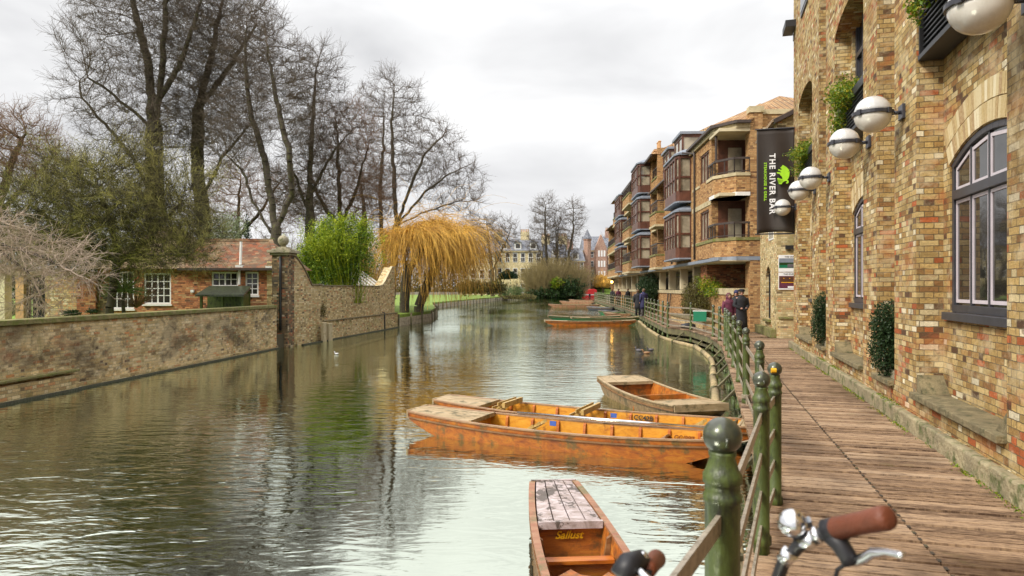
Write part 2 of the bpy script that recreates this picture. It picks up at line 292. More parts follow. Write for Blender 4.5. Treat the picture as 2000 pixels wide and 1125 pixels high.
fc = n.math('MULTIPLY_ADD', n.math('POWER', fr.outputs[0], .70), .95, .05, clamp=True); ms = n.new("ShaderNodeMixShader"); n.set(ms.inputs[0], fc)
n.t.links.new(df.outputs[0], ms.inputs[1]); n.t.links.new(gl.outputs[0], ms.inputs[2]); n.t.links.new(ms.outputs[0], n.n["Material Output"].inputs[0]); MATS["water"] = n.m
# ------------------------------------------------------------------ mesh helpers
def origin_of(o):
    v = Vector((0, 0, 0))
    while o is not None: v += o.location; o = o.parent
    return v
def box_uv(me):
    nl = len(me.loops)
    if nl == 0: return
    co = np.empty(len(me.vertices)*3); me.vertices.foreach_get('co', co); co = co.reshape(-1, 3)
    li = np.empty(nl, int); me.loops.foreach_get('vertex_index', li)
    npoly = len(me.polygons); nr = np.empty(npoly*3); me.polygons.foreach_get('normal', nr); nr = nr.reshape(-1, 3)
    lt = np.empty(npoly, int); me.polygons.foreach_get('loop_total', lt)
    N = np.repeat(nr, lt, axis=0); Q = co[li]
    T = np.stack([-N[:, 1], N[:, 0], np.zeros(nl)], 1); ln = np.linalg.norm(T, axis=1); flat = ln < .05
    T[flat] = (1, 0, 0); ln[flat] = 1; T /= ln[:, None]; B = np.cross(N, T)
    uv = np.stack([(Q*T).sum(1), (Q*B).sum(1)], 1)
    l = me.uv_layers.new(name='UVMap'); l.data.foreach_set('uv', uv.ravel())
def put(name, me, mat, parent=None, smooth=False, bevel=0.0):
    me.materials.append(MATS[mat] if isinstance(mat, str) else mat)
    if smooth: me.polygons.foreach_set('use_smooth', [True]*len(me.polygons))
    o = bpy.data.objects.new(name, me); sc.collection.objects.link(o)
    if parent is not None: o.parent = parent
    if bevel:
        b = o.modifiers.new('bevel', 'BEVEL'); b.width = bevel; b.segments = 2; b.limit_method = 'ANGLE'
    return o
class MB:
    def __init__(s, M=None): s.v = []; s.f = []; s.M = M
    def add(s, vs, fs, M=None):
        k = len(s.v)
        for v in vs:
            v = Vector(v)
            if M is not None: v = M @ v
            if s.M is not None: v = s.M @ v
            s.v.append(v)
        s.f += [tuple(i+k for i in f) for f in fs]; return s
    def box(s, a, b, M=None):
        (x0, y0, z0), (x1, y1, z1) = a, b
        return s.add([(x0, y0, z0), (x1, y0, z0), (x1, y1, z0), (x0, y1, z0), (x0, y0, z1), (x1, y0, z1), (x1, y1, z1), (x0, y1, z1)],
                     [(0, 3, 2, 1), (4, 5, 6, 7), (0, 1, 5, 4), (1, 2, 6, 5), (2, 3, 7, 6), (3, 0, 4, 7)], M)
    def prism(s, poly, z0, z1, M=None):            # poly in xy (counter-clockwise), extruded in z
        n = len(poly); vs = [(x, y, z0) for x, y in poly]+[(x, y, z1) for x, y in poly]
        return s.add(vs, [tuple(range(n-1, -1, -1)), tuple(range(n, 2*n))]+[(i, (i+1) % n, n+(i+1) % n, n+i) for i in range(n)], M)
    def wallpoly(s, poly, t0, t1, M=None):         # poly in (s,z), extruded in t
        n = len(poly); vs = [(x, t0, z) for x, z in poly]+[(x, t1, z) for x, z in poly]
        return s.add(vs, [tuple(range(n)), tuple(range(2*n-1, n-1, -1))]+[(n+i, n+(i+1) % n, (i+1) % n, i) for i in range(n)], M)
    def tube(s, pts, rad, k=8, caps=True, M=None, squash=None):
        pts = [Vector(p) for p in pts]; n = len(pts); rad = [rad]*n if not hasattr(rad, '__len__') else rad
        vs = []; up = None
        for i, p in enumerate(pts):
            d = (pts[min(i+1, n-1)]-pts[max(i-1, 0)]).normalized()
            if up is None: up = Vector((0, 0, 1)) if abs(d.z) < .9 else Vector((1, 0, 0))
            a = d.cross(up).normalized(); b = a.cross(d).normalized(); up = b
            for j in range(k):
                th = 2*math.pi*(j+.5)/k; q = a*math.cos(th)*rad[i]+b*math.sin(th)*rad[i]*(squash or 1); vs.append(p+q)
        fs = [(i*k+j, i*k+(j+1) % k, (i+1)*k+(j+1) % k, (i+1)*k+j) for i in range(n-1) for j in range(k)]
        if caps: fs += [tuple(range(k-1, -1, -1)), tuple(range((n-1)*k, n*k))]
        return s.add(vs, fs, M)
    def lathe(s, prof, k=16, c=(0, 0, 0), M=None, sx=1, sy=1):
        vs = [(c[0]+r*math.cos(2*math.pi*j/k)*sx, c[1]+r*math.sin(2*math.pi*j/k)*sy, c[2]+z) for r, z in prof for j in range(k)]
        n = len(prof); fs = [(i*k+j, i*k+(j+1) % k, (i+1)*k+(j+1) % k, (i+1)*k+j) for i in range(n-1) for j in range(k)]
        fs += [tuple(range(k-1, -1, -1)), tuple(range((n-1)*k, n*k))]
        return s.add(vs, fs, M)
    def ball(s, c, r, k=14, sz=1, M=None):
        return s.lathe([(r*math.sin(math.pi*i/10)+1e-4, -r*math.cos(math.pi*i/10)*sz) for i in range(11)], k, c, M)
    def bar(s, a, b, w, h, M=None):                 # rectangular bar between two points; w across, h vertical
        a = Vector(a); b = Vector(b); d = (b-a).normalized(); up = Vector((0, 0, 1)) if abs(d.z) < .95 else Vector((0, 1, 0)); sx = d.cross(up).normalized(); u = sx.cross(d)
        vs = [p+sx*i*w/2+u*j*h/2 for p in (a, b) for i, j in ((-1, -1), (1, -1), (1, 1), (-1, 1))]
        return s.add(vs, [(0, 1, 2, 3), (7, 6, 5, 4), (0, 4, 5, 1), (1, 5, 6, 2), (2, 6, 7, 3), (3, 7, 4, 0)], M)
    def build(s, name, mat, parent=None, smooth=False, bevel=0.0, fix=True):
        me = bpy.data.meshes.new(name); me.from_pydata([tuple(v) for v in s.v], [], s.f)
        if fix:
            bm = bmesh.new(); bm.from_mesh(me); bmesh.ops.recalc_face_normals(bm, faces=bm.faces); bm.to_mesh(me); bm.free()
        me.update(); box_uv(me)
        if parent is not None: me.transform(Matrix.Translation(-origin_of(parent)))
        return put(name, me, mat, parent, smooth, bevel)
def thing(name, label, cat, loc=(0, 0, 0), group=None):
    o = bpy.data.objects.new(name, None); sc.collection.objects.link(o); o.location = loc; o.empty_display_size = .3
    o['label'] = label; o['category'] = cat
    if group: o['group'] = group
    return o
def tag(o, label, cat, group=None):
    o['label'] = label; o['category'] = cat
    if group: o['group'] = group
    return o
def struct(o): o['kind'] = 'structure'; return o
def kids(o): return [c for c in sc.objects if c.parent == o]
def copy_tree(o, label=None, group=None, tree=None):
    def rec(x, par):
        c = x.copy(); sc.collection.objects.link(c); c.parent = par
        for ch in list(CH.get(x.name, [])): rec(ch, c)
        return c
    CH = {}
    for x in sc.objects:
        if x.parent: CH.setdefault(x.parent.name, []).append(x)
    c = rec(o, None)
    if label: c['label'] = label
    if group: c['group'] = group
    return c
def text_mesh(body, size, M, name, mat, parent, extr=.004, bold=0.0, space=1.0):
    cu = bpy.data.curves.new(name, 'FONT'); cu.body = body; cu.size = size; cu.extrude = extr; cu.align_x = 'CENTER'; cu.align_y = 'CENTER'; cu.offset = bold; cu.space_character = space
    ob = bpy.data.objects.new(name, cu); sc.collection.objects.link(ob); dg = bpy.context.evaluated_depsgraph_get()
    me = bpy.data.meshes.new_from_object(ob.evaluated_get(dg)); bpy.data.objects.remove(ob); me.transform(M)
    if parent is not None: me.transform(Matrix.Translation(-origin_of(parent)))
    me.materials.clear(); return put(name, me, mat, parent)
def big_mesh(name, V, F, mat, parent=None, smooth=False):    # V (n,3), F (m,k) numpy
    me = bpy.data.meshes.new(name); k = F.shape[1]
    if parent is not None: V = V-np.array(origin_of(parent))
    me.vertices.add(len(V)); me.vertices.foreach_set('co', V.astype(np.float32).ravel())
    me.loops.add(F.size); me.loops.foreach_set('vertex_index', F.astype(np.int32).ravel())
    me.polygons.add(len(F)); me.polygons.foreach_set('loop_start', np.arange(0, F.size, k, dtype=np.int32))
    try: me.polygons.foreach_set('loop_total', np.full(len(F), k, np.int32))
    except Exception: pass
    me.update(calc_edges=True)
    return put(name, me, mat, parent, smooth)
def seg_mesh(name, A, B, ra, rb, k, mat, parent):
    d = B-A; L = np.linalg.norm(d, axis=1, keepdims=True); L[L < 1e-6] = 1e-6; d = d/L
    ref = np.where(np.abs(d[:, 2:3]) < .9, np.array([[0, 0, 1.]]), np.array([[1., 0, 0]]))
    a = np.cross(d, ref); a /= np.linalg.norm(a, axis=1, keepdims=True); b = np.cross(a, d)
    n = len(A); V = np.empty((n, 2*k, 3))
    for j in range(k):
        th = 2*math.pi*j/k; o = a*math.cos(th)+b*math.sin(th)
        V[:, j] = A+o*ra[:, None]; V[:, k+j] = B+o*rb[:, None]
    base = (np.arange(n)*2*k)[:, None]
    F = np.concatenate([base+np.array([[j, (j+1) % k, k+(j+1) % k, k+j]]) for j in range(k)], 0)
    return big_mesh(name, V.reshape(-1, 3), F, mat, parent, smooth=k > 3)
def leaf_cloud(name, C, size, mat, parent, rng, up=.3, asp=.45):      # C (n,3) centres -> diamond leaves
    n = len(C); d = rng.normal(size=(n, 3)); d[:, 2] -= up; d /= np.linalg.norm(d, axis=1, keepdims=True)
    r = rng.normal(size=(n, 3)); a = np.cross(d, r); a /= np.linalg.norm(a, axis=1, keepdims=True)
    s = size*rng.uniform(.6, 1.4, (n, 1)); V = np.stack([C-d*s*.5, C+a*s*asp*.5, C+d*s*.5, C-a*s*asp*.5], 1)
    F = np.arange(4*n).reshape(n, 4)
    return big_mesh(name, V.reshape(-1, 3), F, mat, parent)
def blob_points(rng, ells, n, shell=.5, lump=.25):   # points in ellipsoids with lumpy outline
    out = []; tot = sum(e[1][0]*e[1][1]*e[1][2] for e in ells)**1.0
    for c, r in ells:
        m = max(10, int(n*(r[0]*r[1]*r[2])/tot)); u = rng.normal(size=(m, 3)); u /= np.linalg.norm(u, axis=1, keepdims=True)
        l = 1+lump*np.sin(u[:, 0]*7+c[0])*np.cos(u[:, 2]*9+c[1])+lump*.6*np.sin(u[:, 1]*13+u[:, 2]*11)
        q = rng.uniform(0, 1, m)**shell*l; out.append(np.array(c)+u*q[:, None]*np.array(r))
    return np.concatenate(out)
# ------------------------------------------------------------------ trees grown into a crown volume
def grow(skel, attr, D, di, dk, iters=160):
    nodes = [Vector(p) for p, _ in skel]; par = [q for _, q in skel]
    N = np.array([tuple(p) for p in nodes]); PA = list(par); A = attr.copy()
    best = np.full(len(A), 1e9); bi = np.zeros(len(A), int)
    def upd(new, off):
        nonlocal best, bi
        for c in range(0, len(new), 400):
            q = new[c:c+400]; d = ((A[:, None, :]-q[None])**2).sum(2); j = d.argmin(1); dm = d[np.arange(len(A)), j]
            k = dm < best; best = np.where(k, dm, best); bi = np.where(k, j+off+c, bi)
    upd(N, 0)
    for it in range(iters):
        if len(A) == 0: break
        act = best < di*di
        if not act.any():
            act = best <= best.min()+1e-6
        dirs = A[act]-N[bi[act]]; dirs /= np.linalg.norm(dirs, axis=1, keepdims=True)
        ids, inv = np.unique(bi[act], return_inverse=True); S = np.zeros((len(ids), 3)); np.add.at(S, inv, dirs)
        ln = np.linalg.norm(S, axis=1, keepdims=True); ok = ln[:, 0] > .15; ids = ids[ok]; S = S[ok]/ln[ok]
        if len(ids) == 0: break
        S = S+RNG.normal(0, .18, S.shape); S /= np.linalg.norm(S, axis=1, keepdims=True)
        new = N[ids]+S*D; off = len(N); N = np.concatenate([N, new]); PA += list(ids)
        upd(new, off)
        keep = best > dk*dk; A = A[keep]; best = best[keep]; bi = bi[keep]
    return N, np.array(PA)
RNG = np.random.default_rng(7)
def radii(N, PA, r0, e=1.9):
    acc = np.zeros(len(N)); 
    for i in range(len(N)-1, -1, -1):
        if acc[i] == 0: acc[i] = r0**e
        if PA[i] >= 0: acc[PA[i]] += acc[i]
    return acc**(1/e)
def twigs(rng, S, Dr, L, nseg, jit, r, droop=0.0):
    A = []; B = []; ra = []; p = S.copy(); d = Dr.copy(); L = L if hasattr(L, '__len__') else np.full(len(S), L); l = (L/nseg)[:, None]
    for k in range(nseg):
        d = d+rng.normal(0, jit, d.shape); d[:, 2] -= droop; d /= np.linalg.norm(d, axis=1, keepdims=True)
        q = p+d*l; A.append(p); B.append(q); ra.append(np.full(len(p), r*(1-k/nseg*.5))); p = q
    return np.concatenate(A), np.concatenate(B), np.concatenate(ra), d
def tree(name, label, cat, base, crown, n_attr=2500, D=.45, r0=.016, skel_pts=None, twig=(3, .8, .35, .0), bark='bark', twm='twig_brown', group=None, seed=1, trunk_r=None, shell=.6, up=.35, thr=.09, dkm=1.6, lump=.15, leafy=None, levels=2, tr=.010):
    """base: root point; skel_pts: lists of points (limbs) starting from base; crown: [(centre, radii)]"""
    global RNG
    rng = np.random.default_rng(seed); RNG = rng
    attr = blob_points(rng, crown, n_attr, shell, lump); base = Vector(base); base.z = min(base.z, .1)      # the root stands in the ground
    skel = [(base.copy(), -1)]
    for limb in (skel_pts or []):
        last = min(range(len(skel)), key=lambda i: (skel[i][0]-Vector(limb[0])).length); pprev = skel[last][0]
        for q in limb[(0 if (pprev-Vector(limb[0])).length > .3 else 1):]:
            q = Vector(q); n = max(1, int((q-pprev).length/D)); p0 = pprev.copy()
            for i in range(1, n+1):
                v = p0.lerp(q, i/n)+Vector(rng.normal(0, D*.10, 3)); skel.append((v, last)); last = len(skel)-1
            pprev = skel[last][0]
    N, PA = grow(skel, attr, D, D*7, D*dkm)
    rad = radii(N, PA, r0)
    if trunk_r: rad = rad*(1+(trunk_r/rad[0]-1)*np.clip((rad-r0)/(rad[0]-r0), 0, 1))
    root = thing(name, label, cat, base, group)
    i = np.arange(len(N)); m = PA >= 0; A = N[PA[m]]; B = N[m]; ra = np.minimum(rad[PA[m]], rad[m]*1.35+.004); rb = rad[m]
    th = rb > thr; 
    if th.any(): seg_mesh('trunk', A[th], B[th], ra[th], rb[th], 7, bark, root)
    # fine wood
    nt, L, jit, droop = twig
    src = np.where(m & (rad < r0*2.6))[0]; src = np.repeat(src, nt)
    d0 = N[src]-N[PA[src]]; d0 /= np.linalg.norm(d0, axis=1, keepdims=True)+1e-9; S = N[PA[src]]+(N[src]-N[PA[src]])*rng.uniform(0, 1, (len(src), 1))
    d = d0*1.1+rng.normal(0, .5, d0.shape); d[:, 2] += up; d /= np.linalg.norm(d, axis=1, keepdims=True)
    a, b, r, dd = twigs(rng, S, d, L*rng.uniform(.5, 1.3, len(S)), 3, jit, tr, droop)
    AA = [A[~th], a]; BB = [B[~th], b]; RA = [ra[~th], r]; RB = [rb[~th], r*.75]
    if levels > 1:
        pick = rng.integers(0, len(a), int(len(src)*.9)); s2 = a[pick]+(b[pick]-a[pick])*rng.uniform(0, 1, (len(pick), 1)); d2 = b[pick]-a[pick]; d2 /= np.linalg.norm(d2, axis=1, keepdims=True)
        d2 = d2+rng.normal(0, .7, d2.shape); d2 /= np.linalg.norm(d2, axis=1, keepdims=True)
        a2, b2, r2, _ = twigs(rng, s2, d2, L*.55, 2, jit, tr*.8, droop); AA.append(a2); BB.append(b2); RA.append(r2); RB.append(r2*.7)
    seg_mesh('crown', np.concatenate(AA), np.concatenate(BB), np.concatenate(RA), np.concatenate(RB), 3, twm, root)
    if leafy:
        mt, nl, sz = leafy; pk = rng.integers(0, len(b), nl); leaf_cloud('leaves', b[pk]+rng.normal(0, .12, (nl, 3)), sz, mt, root, rng)
    return root
# ------------------------------------------------------------------ frames
MR = Matrix(((.268, -.963, 0, 2.64), (.963, .268, 0, 0), (0, 0, 1, 0), (0, 0, 0, 1)))      # walkway frame: s along, t towards the river
MA = Matrix(((.0549, -.9985, 0, 9.1), (.9985, .0549, 0, 30), (0, 0, 1, 0), (0, 0, 0, 1)))    # flats frame
def toR(x, y): dx = x-2.64; return (.268*dx+.963*y, -.963*dx+.268*y)
WZ = -0.60
# ------------------------------------------------------------------ ground, river, banks
left_bank = [(-10.8-1.6, -60), (-10.85, 14.5), (-9.6, 28.0), (-9.4, 28.6), (-7.27, 43.2), (-6, 51), (-6.6, 60), (-9.2, 80), (-6.5, 105), (-2.1, 135), (2.5, 160), (4, 172), (17.5, 173), (20.5, 212)]
right_bank = [(31, 216), (24, 180), (14.6, 110), (12.6, 85), (11.4, 65), (10.3, 51), (9.5, 40), (9.9, 32), (10.2, 27), (9.4, 24.6), (2.4, -.3), (-14, -60)]
m = MB(); poly = left_bank+right_bank+[(1500, -60), (1500, 2500), (-1500, 2500), (-1500, -60)]
m.prism(poly[::-1], -1.6, -.05); struct(m.build('ground', 'earth'))
m = MB(); m.box((-40, -60, -1.7), (60, 300, -1.5)); struct(m.build('river_bed', 'river_bed'))
m = MB(); m.add([(-30, -60, WZ), (60, -60, WZ), (60, 290, WZ), (-30, 290, WZ)], [(0, 1, 2, 3)]); struct(m.build('water', 'water'))
m = MB(); m.prism([(-11.55, 9), (-9.95, 27.9), (-9.6, 29.6), (-7.6, 43.1), (-60, 43.1), (-60, 9)], -.06, .5); struct(m.build('garden_ground', 'lawn'))
lawn = [(-7.3, 43.3), (-6.08, 51), (-6.7, 60), (-9.25, 80), (-6.6, 105), (-2.2, 135), (2.3, 160), (3.9, 173), (-80, 173), (-80, 43.3)]
m = MB(); m.prism(lawn, -.06, .16); struct(m.build('lawn', 'grass'))
m = MB(); vs = []; 
for i in range(13):
    x = 12+i*3.2
    for y, z in ((198, -.1), (203, .8), (212, 2.6), (224, 3.4), (330, 3.6)): vs.append((x+(y-198)*.02, y+math.sin(i)*.8, z+.2*math.sin(i*1.7)))
m.add(vs, [(i*5+j, (i+1)*5+j, (i+1)*5+j+1, i*5+j+1) for i in range(12) for j in range(4)]); struct(m.build('grass_bank', 'lawn', smooth=True))
# ------------------------------------------------------------------ left river wall
MW = Matrix(((.0922, -.9957, 0, -10.8), (.9957, .0922, 0, 14.5), (0, 0, 1, 0), (0, 0, 0, 1)))   # s along the wall, t away from the river
t = thing('river_wall', 'long worn brick river wall with flat mossy coping below the cottage', 'wall', (-10.8, 14.5, WZ))
m = MB(MW); m.wallpoly([(-14, -1.4), (13.6, -1.4), (13.6, 1.04), (-14, 1.04)], 0, .4); m.build('wall', 'river_wall_brick', t)
m = MB(MW); m.box((-14, -.05, 1.043), (13.58, .45, 1.16)); m.build('coping', 'mossy_coping', t, bevel=.012)
m = MB(MW); m.wallpoly([(-14, -1.4), (2.2, -1.4), (2.2, -.22), (-14, -.16)], -.14, -.003); m.wallpoly([(2.22, -1.4), (13.6, -1.4), (13.6, -.48), (2.22, -.45)], -.07, -.003)
m.build('plinth', 'aged_pale_brick', t)
m = MB(MW); m.box((-14, -.18, -.158), (2.2, -.003, -.10)); m.build('ledge', 'mossy_coping', t, bevel=.01)
m = MB(MW); m.box((-14, -.20, -1.4), (2.25, -.143, -.545)); m.build('wet_footing', 'algae', t, bevel=.01); m = MB(MW); m.box((2.25, -.15, -1.4), (13.6, -.073, -.55)); m.build('wet_footing', 'algae', t, bevel=.01)
# gate pier with ball
PX, PY = -9.56, 28.9
t = thing('gate_pier', 'tall dark brick pier with stone cap and ball finial at the wall corner', 'pier', (PX, PY, WZ))
MP = Matrix.Translation((PX, PY, 0)) @ Matrix.Rotation(-R(6), 4, 'Z')
m = MB(MP); m.box((-.34, -.34, -1.3), (.34, .34, 3.2)); m.build('shaft', 'dark_river_brick', t)
m = MB(MP); m.box((-.41, -.41, 3.203), (.41, .41, 3.30)); m.box((-.50, -.50, 3.303), (.50, .50, 3.42)); m.box((-.36, -.36, 3.423), (.36, .36, 3.48)); m.box((-.22, -.22, 3.483), (.22, .22, 3.56)); m.build('cap', 'stone', t, bevel=.015)
m = MB(MP); m.lathe([(.10, 3.56), (.10, 3.64), (.15, 3.66)], 12); m.ball((0, 0, 3.83), .225); m.build('ball', 'stone', t, smooth=True)
m = MB(MP); m.tube([(.05, -.40, 3.15), (.05, -.40, 2.4), (.05, -.40, .1)], .05, 8); m.build('drainpipe', 'black_metal', t, smooth=True)
# curved wing wall, low wall and buttress
WL = (Vector((-7.27, 42.7, 0))-Vector((-9.2, 29.1, 0))).normalized(); 
M2 = Matrix(((WL.x, -WL.y, 0, -9.2), (WL.y, WL.x, 0, 29.1), (0, 0, 1, 0), (0, 0, 0, 1)))
t = thing('wing_wall', 'pale brick wing wall curving down from the ball topped pier', 'wall', (-9.05, 29.2, WZ))
pts = [(0, -1.3), (2.95, -1.3), (2.95, 1.97), (1.78, 1.97)]+[(1.75*(1-u), 2.0+1.2*(1-(1-u)**1.5)) for u in [i/7 for i in range(8)]]
m = MB(M2); m.wallpoly(pts, 0, .35); m.build('wall', 'aged_pale_brick', t)
m = MB(M2)
for i in range(9):
    a, b = pts[2+i], pts[3+i]; m.wallpoly([b, a, (a[0], a[1]+.07), (b[0], b[1]+.07)], -.04, .39)
m.build('coping', 'ledge_stone', t)
t = thing('boundary_wall', 'flat topped worn brick wall below the bright green bamboo', 'wall', (-8.6, 32, WZ))
m = MB(M2); m.wallpoly([(2.96, -1.3), (11.0, -1.3), (11.0, 1.93), (2.96, 1.93)], .03, .40); m.build('wall', 'aged_pale_brick', t)
m = MB(M2); m.box((2.96, 0, 1.933), (11.0, .43, 1.99)); m.build('coping', 'ledge_stone', t, bevel=.01)
m = MB(M2); m.box((.4, -.26, -1.4), (13.9, -.163, -.545)); m.build('wet_footing', 'algae', t, bevel=.01)
m = MB(M2); m.box((2.97, -.20, .30), (13.9, .0, .34), Matrix.Rotation(0, 4, 'Z')); m.build('ledge', 'ledge_stone', t)
m = MB(M2); m.wallpoly([(2.96, -1.3), (13.9, -1.3), (13.9, .297), (2.96, .297)], -.16, .027); m.build('plinth', 'aged_pale_brick', t)
m = MB(M2); m.box((2.4, -.30, -.9), (2.75, -.17, .28)); m.build('stone_block', 'pale_coping', t, bevel=.02); m = MB(M2); m.box((3.0, -.32, -.9), (3.4, -.163, .2)); m.build('stone_block', 'pale_coping', t, bevel=.02)
t = thing('buttress_wall', 'tall narrow brick buttress with white sloping coping beside the willow', 'wall', (-7.4, 42, WZ))
m = MB(M2); m.wallpoly([(11.02, -1.3), (13.9, -1.3), (13.9, 3.1), (13.3, 3.12), (12.0, 2.25), (11.5, 2.0), (11.02, 1.95)], .028, .5); m.build('wall', 'aged_pale_brick', t)
m = MB(M2)
for a, b in (((13.92, 3.1), (13.3, 3.12)), ((13.3, 3.12), (12.0, 2.25)), ((12.0, 2.25), (11.5, 2.0)), ((11.5, 2.0), (11.02, 1.953))): m.wallpoly([b, a, (a[0], a[1]+.06), (b[0], b[1]+.06)], -.02, .12)
m.build('coping', 'pale_coping', t)
m = MB(M2); m.tube([(11.3, -.06, .45), (11.32, -.19, .4), (11.35, -.2, -1.2)], .04, 8); m.build('drainpipe', 'black_metal', t, smooth=True)
t = thing('glasshouse', 'small lean-to glasshouse roof behind the white edged buttress', 'glasshouse', (-9, 41.5, .5))
m = MB(M2); m.box((9.6, .9, .5), (13.4, 3.1, 1.9)); m.build('wall', 'garden_brick', t)
m = MB(M2); m.add([(9.5, .7, 1.95), (13.4, .7, 1.95), (13.4, 2.2, 3.0), (9.5, 2.2, 3.0), (9.5, 3.2, 1.95), (13.4, 3.2, 1.95)], [(0, 1, 2, 3), (3, 2, 5, 4), (0, 3, 4), (1, 5, 2)]); m.build('roof', 'lead', t)
m = MB(M2)
for i in range(6):
    s = 9.5+i*.78; m.bar((s, .68, 1.98), (s, 2.2, 3.04), .06, .05)
m.bar((9.5, .68, 1.98), (13.4, .68, 1.98), .08, .08); m.bar((9.5, 2.2, 3.05), (13.4, 2.2, 3.05), .08, .08); m.build('glazing_bar', 'white_paint', t)
m = MB(M2)
for i in range(5):
    s = 9.5+i*.78; m.add([(s+.06, .72, 1.99), (s+.72, .72, 1.99), (s+.72, 2.17, 3.005), (s+.06, 2.17, 3.005)], [(0, 1, 2, 3)])
m.build('pane', 'curtained_glass', t)
# timber bank edging
random.seed(3)
def edging(name, label, pts, z, post_h, grp):
    t = thing(name, label, 'bank edging', (pts[0][0], pts[0][1], WZ)); m = MB(); q = MB()
    for a, b in zip(pts[:-1], pts[1:]):
        A = Vector((*a, 0)); B = Vector((*b, 0)); n = max(1, int((B-A).length/2.4))
        for i in range(n):
            p = A.lerp(B, i/n); r = A.lerp(B, (i+1)/n); 
            for k in range(3): m.bar(p+Vector((0, 0, WZ-.1+k*.27+random.uniform(-.01, .01))), r+Vector((0, 0, WZ-.1+k*.27)), .07, .25)
            q.bar(p+Vector((.05, -.06, -1.2)), p+Vector((.05+random.uniform(-.04, .04), -.06, z+post_h)), .12, .12)
    m.build('board', 'bank_timber', t); q.build('post', 'wet_timber', t)
edging('timber_edging', 'low dark timber revetment between the brick wall and the willow lawn', [(-7.14, 43.2), (-5.95, 51.0)], .1, .12, None)
edging('timber_edging', 'long curved pale timber revetment along the far lawn edge', [(-5.95, 51.1), (-6.55, 60), (-9.1, 80), (-6.4, 105), (-2.0, 135), (1.2, 152)], .1, .1, None)
# ------------------------------------------------------------------ window helper
def window(parent, M, s0, s1, z0, z1, t, cols, rows, fm='white_paint', gm='pane_glass', fw=.05, bw=.025, depth=.05, name='window', toprow=None, sgn=1):
    m = MB(M); a, b = (t-depth, t+.01) if sgn > 0 else (t-.01, t+depth)
    m.box((s0, a, z0), (s0+fw, b, z1)); m.box((s1-fw, a, z0), (s1, b, z1)); m.box((s0+fw, a, z1-fw), (s1-fw, b, z1)); m.box((s0+fw, a, z0), (s1-fw, b, z0+fw))
    a2, b2 = (a+.01, b-.006)
    for i in range(1, cols):
        s = s0+fw+(s1-s0-2*fw)*i/cols; w_ = bw*(1.8 if cols % 2 == 0 and i == cols//2 and cols > 2 else 1); m.box((s-w_/2, a2, z0+fw), (s+w_/2, b2, z1-fw))
    for j in range(1, rows):
        z = z0+fw+(z1-z0-2*fw)*j/rows; m.box((s0+fw, a2+.004, z-bw/2), (s1-fw, b2-.004, z+bw/2))
    if toprow: m.box((s0+fw, a2, toprow-bw), (s1-fw, b2+.003, toprow+bw))
    o = m.build(name, fm, parent)
    g = MB(M); g.box((s0+.01, (a+b)/2-.008, z0+.01), (s1-.01, (a+b)/2+.004, z1-.01)); g.build('pane', gm, o); return o
def wall_with_holes(m, s0, s1, z0, z1, t0, t1, holes):   # holes: (a,b,c,d) non-overlapping in s, sorted
    s = s0
    for a, b, c, d in sorted(holes):
        if a > s: m.wallpoly([(s, z0), (a, z0), (a, z1), (s, z1)], t0, t1)
        if c > z0: m.wallpoly([(a, z0), (b, z0), (b, c), (a, c)], t0, t1)
        if d < z1: m.wallpoly([(a, d), (b, d), (b, z1), (a, z1)], t0, t1)
        s = b
    if s < s1: m.wallpoly([(s, z0), (s1, z0), (s1, z1), (s, z1)], t0, t1)
# ------------------------------------------------------------------ cottage
MC = Matrix(((1, 0, 0, 0), (0, 1, 0, 29.6), (0, 0, 1, 0), (0, 0, 0, 1)))
def cx(px): return (px-1000)/1350*29.6
def cz(py): return 1.85+(562.5-py)/1350*29.6
t = thing('cottage', 'small red brick cottage with tiled roof and white windows behind the river wall', 'cottage', (-13.5, 31.5, .5))
xr = -10.12; xl = cx(190)
m = MB(MC); hs_ = [(cx(214), cx(262), .95, cz(530)), (cx(281), cx(334), cz(594), cz(533)), (cx(413), cx(465), cz(560), cz(531)), (cx(479), cx(505), cz(577), cz(531))]
wall_with_holes(m, xl, xr, .3, 2.72, 0, .3, hs_); m.box((xl, .303, .3), (xl+.3, 4.5, 2.72)); m.box((xr-.3, .303, .3), (xr, 4.5, 2.72)); m.build('wall', 'cottage_brick', t)
m = MB(MC); m.box((xr-.36, -.05, .3), (xr+.03, -.004, 3.0)); m.build('corner_pier', 'aged_pale_brick', t)
for (a, b, c, d), (co, ro) in zip(hs_, ((4, 4), (4, 4), (4, 2), (2, 4))):
    o = window(t, MC, a, b, c, d, .04, co, ro, fw=.07, bw=.035, sgn=-1)
    m = MB(MC); m.box((a-.05, -.06, c-.07), (b+.05, .02, c-.004)); m.build('sill', 'white_paint', o)
m = MB(MC); m.box((xl+.35, .35, .45), (xr-.35, 4.4, 2.7)); m.build('interior', 'dark_void', t)
ro = MB(MC); xs = cx(372); e = .25
# lower wing roof (right), hipped at the right end
A0 = (xs-.4, -e, 2.70); A1 = (xr+.25, -e, 2.70); B0 = (xs-.4, 2.2, 4.02); B1 = (cx(498)*1.0-.1, 2.2, 4.02); C1 = (xr+.25, 4.6, 2.70); C0 = (xs-.4, 4.6, 2.70)
ro.add([A0, A1, B1, B0, C1, C0], [(0, 1, 2, 3), (1, 4, 2), (3, 2, 4, 5), (0, 3, 5), (0, 5, 4, 1)]); ro.build('wing_roof', 'cottage_tile', t)
ro = MB(MC); a = xl-.3; b = xs-.1; z = 4.75; ro.add([(a, -e, 2.68), (b, -e, 2.68), (b-1.7, 2.8, z), (a+1.7, 2.8, z), (b, 5.8, 2.68), (a, 5.8, 2.68)], [(0, 1, 2, 3), (1, 4, 2), (3, 2, 4, 5), (0, 3, 5), (0, 5, 4, 1)]); ro.build('main_roof', 'brown_tile', t)
